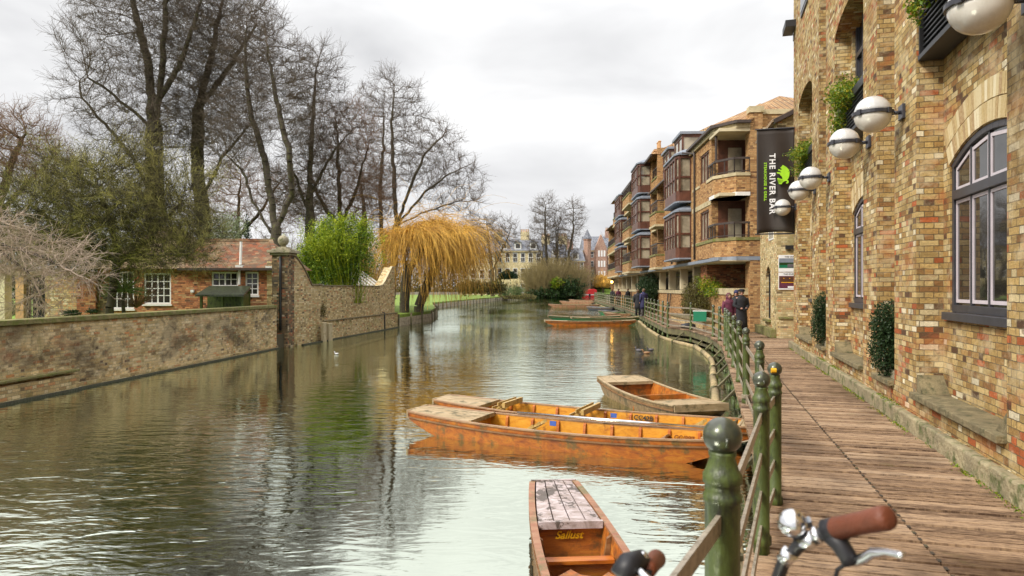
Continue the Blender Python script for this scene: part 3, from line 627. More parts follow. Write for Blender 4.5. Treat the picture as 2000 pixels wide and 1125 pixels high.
m = MB(MC); m.box((xs-.4, -e-.10, 2.60), (xr+.28, -e-.005, 2.70)); m.build('gutter', 'dark_timber', t)
m = MB(MC); m.bar((B0[0], 2.2, 4.05), (B1[0], 2.2, 4.05), .2, .12); m.bar((B1[0], 2.2, 4.05), (xr+.25, -e, 2.74), .18, .1); m.build('ridge_tile', 'cottage_tile', t)
m = MB(MC); m.tube([(cx(470), -.02, 2.85), (cx(470), .05, cz(472)-.15), (cx(470), .05, cz(472))], .055, 10); m.tube([(cx(470), -.12, 2.6), (cx(470), -.12, cz(556))], .05, 10); m.box((cx(463), -.2, 2.70), (cx(477), .2, 2.82)); m.build('flue_pipe', 'white_paint', t)
m = MB(MC); m.box((cx(374), -.1, cz(571)), (cx(380), -.004, cz(566))); m.build('meter_box', 'white_paint', t)
m = MB(MC); m.box((cx(524), -.35, 2.7), (cx(537), -.05, 2.78)); m.build('flashing', 'white_paint', t)
t = thing('log_store', 'dark green timber log store with felt roof against the cottage wall', 'log store', (cx(441), 28.9, .5))
MS = Matrix.Translation(((441-1000)/1350*28.75, 28.75, .22)) @ Matrix.Diagonal((.86, 1, 1, 1)); m = MB(MS)
for x in (-1.0, .0, .98): m.box((x-.05, -.4, 0), (x+.05, -.3, 1.35))
m.box((-1.05, .3, 0), (1.05, .34, 1.5)); m.box((.95, -.3, .0), (1.02, .3, 1.4)); m.build('frame', 'green_metal', t)
m = MB(MS); m.add([(-1.2, -.55, 1.36), (1.12, -.55, 1.36), (1.05, .4, 1.72), (-1.0, .4, 1.72), (-1.2, -.55, 1.28), (1.12, -.55, 1.28), (1.05, .4, 1.64), (-1.0, .4, 1.64)], [(0, 1, 2, 3), (7, 6, 5, 4), (0, 4, 5, 1), (1, 5, 6, 2), (2, 6, 7, 3), (3, 7, 4, 0)]); m.build('roof', 'hedge_roof' if 'hedge_roof' in MATS else 'bottle_green_ball', t)
tl = MB(MS); random.seed(5)
for i in range(26):
    x = -.9+random.random()*.9; z = .06+.13*int(random.random()*6); tl.tube([(x, -.25, z), (x, .25, z)], random.uniform(.04, .07), 7)
tag(tl.build('firewood', 'twig_rust'), 'split firewood logs stacked inside the green log store', 'firewood')
# garden wall with gateway at far left
MG = Matrix.Translation((0, 27.0, 0)); gx = lambda p: (p-1000)/1350*27.0; gz = lambda y: 1.85+(562.5-y)/1350*27.0
t = thing('garden_wall', 'sunlit pale brick garden wall between the iron gate and the cottage', 'wall', (gx(140), 27, .5))
m = MB(MG); m.box((gx(88), 0, .3), (gx(150), .3, 2.35)); m.build('wall', 'garden_brick', t)
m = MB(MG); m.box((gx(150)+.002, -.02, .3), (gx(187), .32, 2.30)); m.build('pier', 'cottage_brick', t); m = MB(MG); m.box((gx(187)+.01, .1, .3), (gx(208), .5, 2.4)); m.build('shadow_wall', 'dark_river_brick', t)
m = MB(MG); m.box((gx(28), -.05, 2.353), (gx(188), .36, 2.5)); m.build('coping', 'brown_tile', t)
t = thing('gateway', 'rendered gateway pillars at the left edge opening onto the lawn', 'gateway', (gx(20), 27, .5))
m = MB(MG); m.box((gx(-40), 0, .3), (gx(9), .4, 2.4)); m.build('pillar', 'cream_render', t); m = MB(MG); m.box((gx(30), 0, .3), (gx(46), .4, 2.345)); m.build('pillar', 'terracotta_render', t)
m = MB(MG); m.box((gx(-40), -.05, 2.403), (gx(29), .5, 2.62)); m.build('lintel', 'brown_tile', t)
t = thing('iron_gate', 'black iron bar gate between the rendered pillar and brick wall', 'gate', (gx(66), 27, .5)); m = MB(MG)
for i in range(11): x = gx(48)+(gx(86)-gx(48))*i/10; m.tube([(x, .15, .5), (x, .15, 2.2)], .018, 6)
for z in (.7, 1.4, 2.1): m.box((gx(47), .12, z), (gx(87), .17, z+.05))
m.build('bar', 'black_metal', t)
tag(MB(MG).box((gx(48), .5, .4), (gx(86), .56, 2.3)).build('gate_backboard', 'dark_timber'), 'dark boarded panel standing close behind the iron gate', 'panel')
# ------------------------------------------------------------------ brick river bar building
b0 = thing('riverside_building', 'tall yellow and red brick riverside building with piers and arched windows', 'building', (8, 12, 0))
T0 = -.12; TR = -.43; ZT = 13.2; SE = 22.25
W = MB(MR)
bays = [(-5.2, -2.4), (.70, 3.50), (6.59, 9.39), (12.52, 15.27), (18.45, 21.1)]; slots = [(4.6, 5.62), (10.47, 11.52), (16.36, 17.35)]
ops = sorted([(a, b, 'b') for a, b in bays]+[(a, b, 's') for a, b in slots])
s = -9
for a, b, k in ops:
    W.wallpoly([(s, .2), (a, .2), (a, ZT), (s, ZT)], -1.2, T0); s = b
    W.wallpoly([(a, .2), (b, .2), (b, .42), (a, .42)], -1.2, T0-.0)       # below the ledge
    if k == 'b':
        zc = 7.04; rise = .34; mid = (a+b)/2; hw = (b-a)/2
        arc = [(mid+hw*math.cos(th), zc+rise*math.sin(th)) for th in [math.pi*i/12 for i in range(13)]]   # from right to left
        W.wallpoly([(b, ZT), (a, ZT), (a, zc)]+arc[::-1][1:-1]+[(b, zc)], -1.2, T0)
    else: W.wallpoly([(a, 9.4), (b, 9.4), (b, ZT), (a, ZT)], -1.2, T0)
W.wallpoly([(s, .2), (SE, .2), (SE, ZT), (s, ZT)], -1.2, T0)
# recess back walls with arched openings
def archpts(s0, s1, zs, rise, n=14):
    mid = (s0+s1)/2; hw = (s1-s0)/2; Rr = (hw*hw+rise*rise)/(2*rise); zc = zs+rise-Rr; a0 = math.asin(hw/Rr)
    return [(mid-Rr*math.sin(a0-2*a0*i/n)*1, zc+Rr*math.cos(a0-2*a0*i/n)) for i in range(n+1)]  # left to right
wins = []
for a, b in bays:
    w0, w1 = a+.26, b-.26; ap = archpts(w0, w1, 3.38, .26)
    W.wallpoly([(a, .42), (b, .42), (b, 1.45), (a, 1.45)], -1.15, TR)
    W.wallpoly([(a, 1.45), (w0, 1.45), (w0, 3.38), (a, 3.38)], -1.15, TR); W.wallpoly([(w1, 1.45), (b, 1.45), (b, 3.38), (w1, 3.38)], -1.15, TR)
    W.wallpoly([(a, 3.38)]+ap+[(b, 3.38), (b, 5.3), (a, 5.3)], -1.15, TR); wins.append((a, b, w0, w1))
    W.wallpoly([(a, 5.3), (a+.18, 5.3), (a+.18, 8.2), (a, 8.2)], -1.15, TR); W.wallpoly([(b-.18, 5.3), (b, 5.3), (b, 8.2), (b-.18, 8.2)], -1.15, TR)
for a, b in slots: W.wallpoly([(a, .42), (b, .42), (b, 9.6), (a, 9.6)], -1.15, TR-.1)
W.wallpoly([(-9, -1.6), (SE, -1.6), (SE, .195), (-9, .195)], -1.2, -.03)
W.wallpoly([(-9, ZT-.01), (SE-.02, ZT-.01), (SE-.02, ZT+.02), (-9, ZT+.02)], -9, T0-.03)
W.box((SE-.25, -9, -1), (SE-.003, -1.203, ZT-.02)); W.build('wall', 'gault_brick', b0)
# brick arches: radial bricks proud of the wall
def voussoirs(s0, s1, zs, rise, t, depth, n, rows=1):
    V = MB(MR); ap = archpts(s0, s1, zs, rise, n)
    for r in range(rows):
        o0, o1 = .012+r*depth, (r+1)*depth
        mid = (s0+s1)/2; hw = (s1-s0)/2; Rr = (hw*hw+rise*rise)/(2*rise); zc = zs+rise-Rr
        for i in range(n):
            (xa, za), (xb, zb) = ap[i], ap[i+1]; q = []
            for (x, z), o, sh in (((xa, za), o0, .06), ((xb, zb), o0, -.06), ((xb, zb), o1, -.06), ((xa, za), o1, .06)):
                dx = x-mid; dz = z-zc; l = math.hypot(dx, dz); q.append((x+dx/l*o+sh*(xb-xa), z+dz/l*o))
            V.wallpoly(q, t+.002, t+.012+random.uniform(0, .006))
    V.build('window_arch', 'arch_brick', b0)
for a, b, w0, w1 in wins: voussoirs(w0, w1, 3.38, .26, TR, .24, 34, 2)
# ledges
for a, b in bays:
    L = MB(MR)
    L.wallpoly([(a, .42), (b, .42), (b, .50), (a, .50)], TR, -.03)
    L.build('stone_ledge', 'ledge_stone', b0, bevel=.012)
    for e0, e1 in ((b-.26, b), (a+.26, a)):
        SL = MB(MR); SL.add([(e0, TR, .503), (e1, TR, .72), (e1, T0-.003, .72), (e0, T0-.003, .503), (e1, TR, .503), (e1, T0-.003, .503)], [(0, 1, 2, 3), (3, 2, 5), (0, 4, 1), (1, 4, 5, 2), (0, 3, 5, 4)]); SL.build('splay_stone', 'ledge_stone', b0)
for a, b in slots: L = MB(MR); L.wallpoly([(a, .42), (b, .42), (b, .50), (a, .50)], TR-.1, -.03); L.build('stone_ledge', 'ledge_stone', b0, bevel=.012)
# windows
for bi, (a, b, w0, w1) in enumerate(wins):
    t1 = TR-.04; fr = MB(MR); ap = archpts(w0, w1, 3.38, .26); ai = archpts(w0+.09, w1-.09, 3.34, .23)
    fr.box((w0, t1-.08, 1.55), (w0+.07, t1+.02, 3.38)); fr.box((w1-.07, t1-.08, 1.55), (w1, t1+.02, 3.38)); fr.box((w0+.07, t1-.08, 1.55), (w1-.07, t1+.02, 1.64))
    for i in range(14): fr.wallpoly([ai[i], ai[i+1], ap[i+1], ap[i]], t1-.08, t1+.03)
    fr.box((w0+.09, t1-.06, 2.94), (w1-.09, t1+.05, 3.05))
    n = 4; ww = (w1-w0-.14)/n
    for i in range(1, n): x = w0+.07+ww*i; fr.box((x-.022, t1-.06, 1.64), (x+.022, t1+.012, 2.94)); fr.box((x-.022, t1-.06, 3.05), (x+.022, t1+.012, 3.58-.0*i if i == 2 else 3.53))
    o = fr.build('window', 'charcoal_paint', b0, bevel=.004)
    s_ = MB(MR); s_.box((w0-.1, TR-.02, 1.45), (w1+.1, TR+.07, 1.548)); s_.build('sill', 'charcoal_paint', o, bevel=.006)
    wf = MB(MR)
    for i in range(n):
        x0 = w0+.07+ww*i+.026; x1 = x0+ww-.052
        for (z0, z1) in ((1.67, 2.93),):
            wf.box((x0, t1-.03, z0), (x0+.028, t1+.004, z1)); wf.box((x1-.028, t1-.03, z0), (x1, t1+.004, z1)); wf.box((x0+.028, t1-.03, z0), (x1-.028, t1+.004, z0+.04)); wf.box((x0+.028, t1-.03, z1-.04), (x1-.028, t1+.004, z1))
        f = lambda x: 3.30+.24*(1-((x-(w0+w1)/2)/((w1-w0)/2))**2)
        wf.box((x0, t1-.03, 3.06), (x0+.03, t1+.004, f(x0))); wf.box((x1-.03, t1-.03, 3.06), (x1, t1+.004, f(x1))); wf.box((x0+.03, t1-.03, 3.06), (x1-.03, t1+.004, 3.095))
        wf.wallpoly([(x0+.03, f(x0)-.04), (x1-.03, f(x1)-.04), (x1-.03, f(x1)), (x0+.03, f(x0))], t1-.03, t1+.004)
    wf.build('casement', 'pink_white_paint', o)
    g = MB(MR); g.wallpoly([(w0+.03, 1.58), (w1-.03, 1.58)]+archpts(w0+.03, w1-.03, 3.38, .24)[::-1], t1-.025, t1-.010); g.build('pane', 'pane_glass', o)
    # louvred box above and upper window
    lv = MB(MR); lo = MB(MR); lv.box((a+.02, TR+.01, 4.80), (b-.02, TR+.05, 5.45)); lv.box((a+.02, TR+.05, 4.8), (b-.02, TR+.30, 4.86))
    for k in range(8): lv.box((a+.02, TR+.05, 4.9+k*.07), (b-.02, TR+.25, 4.92+k*.07))
    lv.box((b-.06, TR+.05, 4.86), (b-.02, TR+.29, 5.45)); lv.box((a+.02, TR+.05, 4.86), (a+.06, TR+.29, 5.45))
    lv.build('louvre', 'black_metal', b0)
    uf = MB(MR); u0, u1 = a+.18, b-.18
    uf.box((u0, t1-.12, 5.5), (u0+.1, t1-.02, 7.5)); uf.box((u1-.1, t1-.12, 5.5), (u1, t1-.02, 7.5)); uf.box((u0+.1, t1-.12, 6.6), (u1-.1, t1-.02, 6.7))
    for i in range(1, 4): x = u0+(u1-u0)*i/4; uf.box((x-.03, t1-.12, 5.5), (x+.03, t1-.03, 7.5))
    o = uf.build('upper_window', 'charcoal_paint', b0); g = MB(MR); g.box((u0, t1-.09, 5.3), (u1, t1-.075, 8.0)); g.build('pane', 'pane_glass', o)
    uw = MB(MR)
    for i in range(4):
        x0 = u0+(u1-u0)*i/4+.05; x1 = x0+(u1-u0)/4-.1; uw.box((x0, t1-.1, 5.55), (x0+.03, t1-.05, 6.58)); uw.box((x1-.03, t1-.1, 5.55), (x1, t1-.05, 6.58)); uw.box((x0, t1-.1, 6.72), (x0+.03, t1-.05, 7.4)); uw.box((x1-.03, t1-.1, 6.72), (x1, t1-.05, 7.4))
    uw.build('casement', 'pink_white_paint', o)
    o2 = MB(MR).box((a+.7, T0+.003, 9.5), (b-.7, T0+.04, 11.0)).build('attic_window', 'charcoal_paint', b0)
    MB(MR).box((a+.8, T0+.043, 9.6), (b-.8, T0+.05, 10.9)).build('pane', 'pane_glass', o2)
for s in (15.8, 17.9, 21.65): pass
m = MB(MR); m.box((SE-.6, T0+.003, 9.75), (SE+.25, T0+.30, 9.95)); m.box((SE+.003, -.9, 9.55), (SE+.2, T0, 9.75)); m.build('gutter', 'black_metal', b0)
# kerb plinth: stone blocks, moss
random.seed(11); m = MB(MR); s = -9
while s < SE+.2:
    l = random.choice((1.25, 1.5, 1.8)); e = min(s+l, SE+.3); h = .2+random.uniform(-.006, .006)
    m.wallpoly([(s+.006, -.05), (e-.006, -.05), (e-.006, h), (s+.006, h)], -.115, random.uniform(-.006, .006)); s = e
m.build('plinth', 'kerb_stone', b0, bevel=.022)
# moss and debris where deck meets kerb
rng = np.random.default_rng(5); n = 2600; S = rng.uniform(1.5, 22, n)**1.0; S = S[(np.sin(S*2.1)+np.sin(S*5.3+1)+rng.normal(0, .7, len(S))) > .2]
loc = np.stack([S, .01+np.abs(rng.normal(0, .035, len(S))), rng.uniform(.0, .02, len(S))], 1); loc2 = np.stack([rng.uniform(8, 20, 1500), rng.normal(-.07, .03, 1500), np.full(1500, .205)], 1)
loc2 = loc2[(np.sin(loc2[:, 0]*3.1)+np.sin(loc2[:, 0]*1.3)) > .5]; C = np.concatenate([loc, loc2]); W4 = np.array(MR)[:3, :3]; Cw = C@W4.T+np.array([2.64, 0, 0])
o = leaf_cloud('moss', Cw, .03, 'bright_ivy_leaf', None, rng); tag(o, 'bright moss and leaf litter along the foot of the brick building kerb', 'moss'); o['kind'] = 'stuff'
# ------------------------------------------------------------------ ball lamps
def globe_lamp(s, label, z=4.29):
    c = MR @ Vector((s, .266, z)); t = thing('wall_lamp', label, 'wall lamp', (0, 0, 0), 'white globe lamps along the brick building')
    m = MB(); r = .245
    m.lathe([(r*math.cos(a), r*math.sin(a)-.012) for a in [-math.pi/2*(1-i/8)*.999 for i in range(9)]], 28); m.build('globe', 'lamp_globe', t, smooth=True)
    m = MB(); m.lathe([(r*.985*math.cos(a), r*.985*math.sin(a)+.012) for a in [math.pi/2*.999*i/8 for i in range(9)]], 28); m.build('cover', 'lamp_globe_top', t, smooth=True)
    m = MB(); m.lathe([(r*.99, -.022), (r+.022, -.022), (r+.022, .022), (r*.99, .022)], 32); 
    for a in range(4): th = a*1.57+.4; m.box((-.03, r+.0, -.035), (.03, r+.035, .035), Matrix.Rotation(th, 4, 'Z'))
    m.build('ring', 'charcoal_paint', t)
    m = MB(); m.tube([(.963*r, -.268*r, 0), (.963*.36, -.268*.36, 0)], .028, 10); m.build('arm', 'charcoal_paint', t, smooth=True)
    m = MB(Matrix.Rotation(math.atan2(.963, .268), 4, 'Z')); m.box((-.11, -.385, -.10), (.11, -.345, .10)); m.build('wall_plate', 'charcoal_paint', t, bevel=.006)
    t.location = c; return t
l0 = globe_lamp(6.09, 'nearest and largest white globe lamp, cut by the top of the view')
for s, lab in ((10.0, 'second nearest globe lamp, between arched window and narrow planted slot'), (12.04, 'third nearest globe lamp beside the hanging ivy planter'), (15.85, 'fourth nearest globe lamp under the far ivy planter'), (17.9, 'fifth globe lamp, second farthest along the brick wall'), (21.65, 'farthest small globe lamp in front of the black banner')):
    c = copy_tree(l0, lab); c.location = MR @ Vector((s, .266, 4.29))
# ------------------------------------------------------------------ planters
def leafy(name, label, cat, ells, n, size, mt, seed, group=None, lump=.25, shell=.4, asp=.5, extra=None):
    rng = np.random.default_rng(seed); C = blob_points(rng, ells, n, shell, lump); c0 = tuple(np.array(ells[0][0]))
    t = thing(name, label, cat, c0, group); leaf_cloud('foliage', C, size, mt, t, rng, asp=asp)
    if extra: extra(t)
    return t
def Rw(s, t, z): return tuple(MR @ Vector((s, t, z)))
for (s, lab, sd) in ((9.1, 'leafy ivy spilling from the top right planter over the louvre', 1), (14.9, 'ivy bush hanging from the middle planter beside two globe lamps', 2), (20.8, 'farthest bright ivy planter on the brick wall', 3)):
    def ex(t, s=s):
        m = MB(MR); m.box((s-2.4, TR+.08, 5.46), (s+.2, T0-.03, 5.62)); m.build('trough', 'black_metal', t)
    big = s > 10
    leafy('ivy_planter', lab, 'planter', [(Rw(s-.25, -.15, 5.65 if s < 10 else 5.25), (.26, .36, .30)), (Rw(s-1.0, -.2, 5.55), (.5, .5, .22))]+([(Rw(s-.7, -.16, 5.65), (.26, .5, .34))] if big else [(Rw(s-.15, .0, 5.35), (.12, .16, .22))]), 5200, .055, 'bright_ivy_leaf', sd, 'ivy planters on the brick wall', .3, extra=ex)
def slotbush(s, lab, sd, h):
    def ex(t):
        m = MB(MR); m.box((s-.3, -.42, .503), (s+.3, -.16, .62)); m.build('trough', 'stone', t)
    leafy('clipped_shrub', lab, 'shrub', [(Rw(s, -.17, .62+h*.30), (.30, .28, h*.42)), (Rw(s, -.15, .62+h*.68), (.26, .26, h*.34))], 9000, .04, 'hedge_leaf', sd, 'evergreen shrubs in the wall slots', .12, .35, extra=ex)
slotbush(10.95, 'nearest dark evergreen shrub in a narrow slot of the brick wall', 4, 1.02); slotbush(16.9, 'farther dark evergreen shrub in a narrow slot of the brick wall', 5, 1.1)
# ------------------------------------------------------------------ banner
t = thing('banner', 'tall black hanging banner with white and lime lettering', 'banner', Rw(22.0, -.1, 5))
n = 26; vs = []; zt, zb = 6.75, 3.53
for j in range(21):
    for i in range(n+1):
        u = i/n; v = j/20; tt = -.12+u*1.10; zz = zt-(zt-zb)*v+(.16*max(0, (1-u-.6))*0)
        ss = 22.0+.035*math.sin(u*9+v*2.5)*(.3+v)+.05*math.sin(v*5+u*3)*(1-u); vs.append((ss, tt, zz+(.05*v*math.sin(u*3.1))))
m = MB(MR); m.add(vs, [(j*(n+1)+i, j*(n+1)+i+1, (j+1)*(n+1)+i+1, (j+1)*(n+1)+i) for j in range(20) for i in range(n)]); bf = m.build('cloth', 'banner_fabric', t, smooth=True, fix=False)
sd = bf.modifiers.new('thick', 'SOLIDIFY'); sd.thickness = .008
m = MB(MR)
for z in (6.76, 3.52): m = MB(MR); m.tube([(22.0, -.14, z), (22.0, 1.03, z)], .022, 8); m.build('pole', 'charcoal_paint', t)
# text faces the camera side (-s direction): local x -> down (reading downwards), local y -> towards the wall
def btext(body, size, tcen, z, name, mt, bold, sp=1.0):
    X = Vector((0, 0, -1)); Y = Vector((.963, -.268, 0)); Z = X.cross(Y); c = MR @ Vector((21.88, tcen, z)); M = Matrix((X, Y, Z)).transposed().to_4x4(); M.translation = c
    return text_mesh(body, size, M, name, mt, t, .012, bold, sp)
btext("THE RIVER BAR", .235, .54, 5.05, 'title_lettering', 'white_print', .006, 1.18)
btext("STEAKHOUSE & GRILL", .105, .74, 5.12, 'small_lettering', 'lime_print', .003, 1.16)
# running bull emblem, head up and legs to the left
bull = [(.0, .33), (.05, .30), (.11, .26), (.17, .19), (.20, .10), (.19, .0), (.17, -.08), (.13, -.13), (.17, -.16), (.17, -.22), (.13, -.25), (.09, -.22), (.12, -.20), (.13, -.18), (.09, -.16), (.05, -.17), (-.02, -.22), (-.10, -.21), (-.11, -.245), (-.03, -.26), (-.01, -.22), (.01, -.13), (-.02, -.10), (-.08, -.11), (-.12, -.06), (-.16, -.07), (-.12, -.12), (-.05, -.15), (.0, -.10), (-.02, -.02), (-.05, .0), (-.09, .06), (-.16, .08), (-.17, .12), (-.08, .11), (-.04, .09), (-.06, .14), (-.13, .17), (-.12, .21), (-.04, .18), (-.02, .20), (-.07, .25), (-.03, .28)]
m = MB(); m.prism([(x*1.0, y*1.0) for x, y in bull], -.01, .01)
X = Vector((.963, -.268, 0)); Y = Vector((0, 0, 1)); Z = X.cross(Y); M = Matrix((X, Y, Z)).transposed().to_4x4(); M.translation = MR @ Vector((21.87, .24, 5.28)); me_ = MB(M); me_.prism(bull, -.01, .01); me_.build('bull_emblem', 'lime_print', t)
# ------------------------------------------------------------------ old yellow building with posters
ob = thing('old_gable_building', 'narrow old yellow brick building with arched window and posters', 'building', (10.5, 27.5, 0))
d = Vector((.7, 3.6, 0)).normalized(); MO = Matrix(((d.x, -d.y, 0, 9.80), (d.y, d.x, 0, 25.6), (0, 0, 1, 0), (0, 0, 0, 1)))
m = MB(MO); ap = archpts(1.25, 2.35, 2.25, .45, 10)
m.wallpoly([(0, -1), (1.25, -1), (1.25, 2.25), (0, 2.25)], -.4, 0); m.wallpoly([(2.35, -1), (3.75, -1), (3.75, 2.25), (2.35, 2.25)], -.4, 0); m.wallpoly([(1.25, -1), (2.35, -1), (2.35, .62), (1.25, .62)], -.4, 0)
m.wallpoly([(0, 2.25), (1.25, 2.25)]+ap[1:-1]+[(2.35, 2.25), (3.75, 2.25), (3.75, 8.0), (0, 8.0)], -.4, 0)
m.box((.0, -3.4, .80), (.3, -.403, 8.0)); m.box((-.16, -3.4, -1), (.3, -.1, .70)); m.add([(0, -.02, 8.0), (0, -3.4, 8.0), (0, -3.4, 9.6), (.3, -.02, 8.0), (.3, -3.4, 8.0), (.3, -3.4, 9.6)], [(0, 1, 2), (3, 5, 4), (0, 3, 4, 1), (0, 2, 5, 3), (1, 4, 5, 2)])
m.build('wall', 'aged_pale_brick', ob)
m = MB(MO); m.box((-.22, -3.4, .703), (.02, -.06, .79)); m.box((1.15, 0, .52), (2.45, .12, .62)); m.box((0, .003, .0), (3.75, .22, .32)); m.build('stone_band', 'mossy_coping', ob, bevel=.015)
window(ob, MO, 1.27, 2.33, .64, 2.65, -.12, 2, 4, 'black_metal', 'pane_glass')
window(ob, MO, .6, 1.6, 3.7, 4.9, .012, 3, 2, 'white_paint', 'curtained_glass', depth=.02)
m = MB(MO); m.bar((-.1, .12, 7.98), (-.1, -3.5, 9.75), .3, .14); m.build('verge', 'dark_timber', ob)
m = MB(MO); m.add([(-.2, .2, 7.95), (3.75, .2, 7.95), (3.75, -3.5, 9.8), (-.2, -3.5, 9.8), (-.2, .2, 8.05), (3.75, .2, 8.05), (3.75, -3.5, 9.9), (-.2, -3.5, 9.9)], [(0, 3, 2, 1), (4, 5, 6, 7), (0, 1, 5, 4), (1, 2, 6, 5), (2, 3, 7, 6), (3, 0, 4, 7)]); m.build('roof', 'brown_tile', ob)
m = MB(MO); m.box((-.12, -.62, 3.28), (-.003, -.30, 3.42)); m.build('floodlight', 'black_metal', ob)
def poster(x0, x1, z0, z1, label, kind):
    # faces the camera: built just in front of the end wall
    t = thing('poster', label, 'poster', tuple(MO @ Vector((-.05, x0, z0))))
    B = MB(MO); B.box((-.04, x0, z0), (-.004, x1, z1)); B.build('board', 'white_print', t)
    def rect(n, a, b, c, d_, mt, k=1): q = MB(MO); q.box((-.04-.004*k, x0+(x1-x0)*a, z0+(z1-z0)*c), (-.0405, x0+(x1-x0)*b, z0+(z1-z0)*d_)); return q.build(n, mt, t)
    if kind == 0:
        rect('sky_print', .02, .98, .50, .80, 'lead'); rect('lawn_print', .02, .98, .22, .42, 'sign_green'); rect('tree_print', .02, .98, .40, .55, 'ivy_leaf', 2); rect('building_print', .3, .66, .25, .46, 'grey_cloth', 3)
        txt, zz = "THE VARSITY", .88
    else:
        rect('room_print', .02, .98, .08, .80, 'plum_cloth'); rect('ceiling_print', .02, .98, .44, .76, 'bronze_timber', 2); rect('bar_print', .1, .9, .40, .44, 'yellow_print', 3); rect('table_print', .35, .65, .10, .2, 'white_print', 3)
        for k in range(4): rect('lamp_print', .12+k*.22, .16+k*.22, .64, .68, 'yellow_print', 4)
        txt, zz = "THE RIVER BAR", .9
    X = -(MO.to_3x3() @ Vector((0, 1, 0))); Y = Vector((0, 0, 1)); M = Matrix((X, Y, X.cross(Y))).transposed().to_4x4(); M.translation = MO @ Vector((-.045, (x0+x1)/2, z0+(z1-z0)*zz)); text_mesh(txt, .085, M, 'lettering', 'black_print', t, .003)
poster(-.98, -.06, 2.45, 3.07, 'upper wall poster with a grey building above green lawn', 0); poster(-.98, -.06, 1.79, 2.42, 'lower wall poster with a dark red dining room', 1)
# ------------------------------------------------------------------ riverside flats
fb = thing('riverside_flats', 'long four storey brick flats with bronze bay windows and brick balconies', 'flats', tuple(MA @ Vector((25, -3, 0))))
FW = MB(MA); FD = MB(MA); FP = MB(MA); LD = MB(MA)
LV = [3.2, 6.0, 8.8, 11.6]
def slabwin(s0, s1, z0, z1, t, cols, gm='curtained_glass', rows=2, fm='bronze_timber', par=None):
    return window(par or fb, MA, s0, s1, z0, z1, t, cols, rows, fm, gm, fw=.07, bw=.06, depth=.12)
# -- block A: corner loggias, near end wall and pier
EW = MB(MA)
EW.box((.35, -7.6, -.2), (.75, -1.22, 9.45)); EW.box((0, -1.75, -.2), (.345, -1.22, 9.45))        # end wall and projecting pier
EW.box((.355, -7.6, 9.453), (6, -7.3, 9.6)); EW.build('end_wall', 'flat_brick', fb)
m = MB(MA); m.box((-.05, -1.80, 9.453), (.40, -1.17, 9.72)); m.box((.30, -7.6, 9.453), (.80, -1.803, 9.66)); m.build('parapet_stone', 'pale_coping', fb)
def facade(s0, s1, z0, z1, holes, t=0, th=.3): wall_with_holes(FW, s0, s1, z0, z1, t-th, t, holes)


FW = MB(MA)
# wall A in two storey strips so the windows can sit one above the other
for z in (3.2, 6.0): facade(1.9, 6.4, z, z+2.75+(.05 if z < 6 else 0), [(2.4, 4.3, z+.95, z+2.35)])
for z in (3.2, 6.0):
    slabwin(2.4, 4.3, z+.95, z+2.35, -.05, 3, 'curtained_glass', 1)
    # loggia
    m = MB(MA); cap = MB(MA); para = MB(MA); wide = z < 6
    t_r = -1.75 if wide else -1.215
    poly = [(-.02, t_r), (1.88, t_r), (1.88, .12), (1.0, .12), (-.02, -.62)]
    m.prism(poly, z-.14, z+.02); m.build('balcony_slab', 'lead' if wide else 'white_paint', fb)
    pr = [(-.02, t_r), (-.02, -.62), (1.0, .12), (2.3 if not wide else 4.6, .12)]
    inn = [(.16, t_r), (.16, -.55), (1.06, -.06), (2.3 if not wide else 4.6, -.06)]
    para.prism([*pr, *inn[::-1]], z+.023, z+.72); para.build('balcony_wall', 'flat_brick', fb)
    k = .04; cap.prism([(pr[0][0]-k, t_r), (pr[1][0]-k, -.60), (.98, .16), (pr[3][0], .16), *inn[::-1]], z+.723, z+.86); cap.build('balcony_coping', 'mossy_coping' if wide else 'pale_coping', fb)
    rl = MB(MA); a = [Vector((.06, t_r, z+1.5)), Vector((.06, -.56, z+1.5)), Vector((1.0, .05, z+1.5)), Vector((2.3, .05, z+1.5))]
    for p, q in zip(a[:-1], a[1:]):
        rl.bar(p, q, .07, .09); rl.bar(p-Vector((0, 0, .55)), q-Vector((0, 0, .55)), .04, .04); nn = max(2, int((q-p).length/.42))
        for i in range(nn+1): c = p.lerp(q, i/nn); rl.bar(c, c-Vector((0, 0, .64)), .045, .045)
    rl.build('balcony_rail', 'dark_timber', fb)
    m = MB(MA); m.box((1.9, -2.6, z+.02), (1.95, -.3, z+2.75)); m.build('loggia_wall', 'bronze_timber', fb)
    MB(MA).box((1.84, -1.35, z+.1), (1.89, -.75, z+2.3)).build('french_window', 'curtained_glass', fb)
    MB(MA).box((.76, -2.62, z+.02), (1.9, -2.4, z+2.75)).build('loggia_side', 'cream_render', fb)
    MB(MA).box((.4, -2.35, z+.3), (1.83, -2.3, z+2.3)).build('loggia_screen', 'bronze_timber', fb)
    MB(MA).box((.02, -2.6, z+2.66), (1.88, .10, z+2.795)).build('loggia_ceiling', 'cream_render', fb)
m = MB(MA); m.bar((.98, .0, 7.5), (.98, .0, 8.66), .09, .09); m.build('post', 'dark_timber', fb)
m = MB(MA); m.prism([(-.02, -1.215), (2, -1.215), (6.5, -1.2), (6.5, .12), (1.0, .12), (-.02, -.62)], 8.80, 8.98); m.build('eave_band', 'pale_coping', fb)
m = MB(MA); m.prism([(-.2, -1.215), (6.5, -1.2), (6.5, .28), (.9, .28), (-.2, -.6)], 8.983, 9.10); m.build('gutter', 'dark_timber', fb)
m = MB(MA); ridge = 11.1
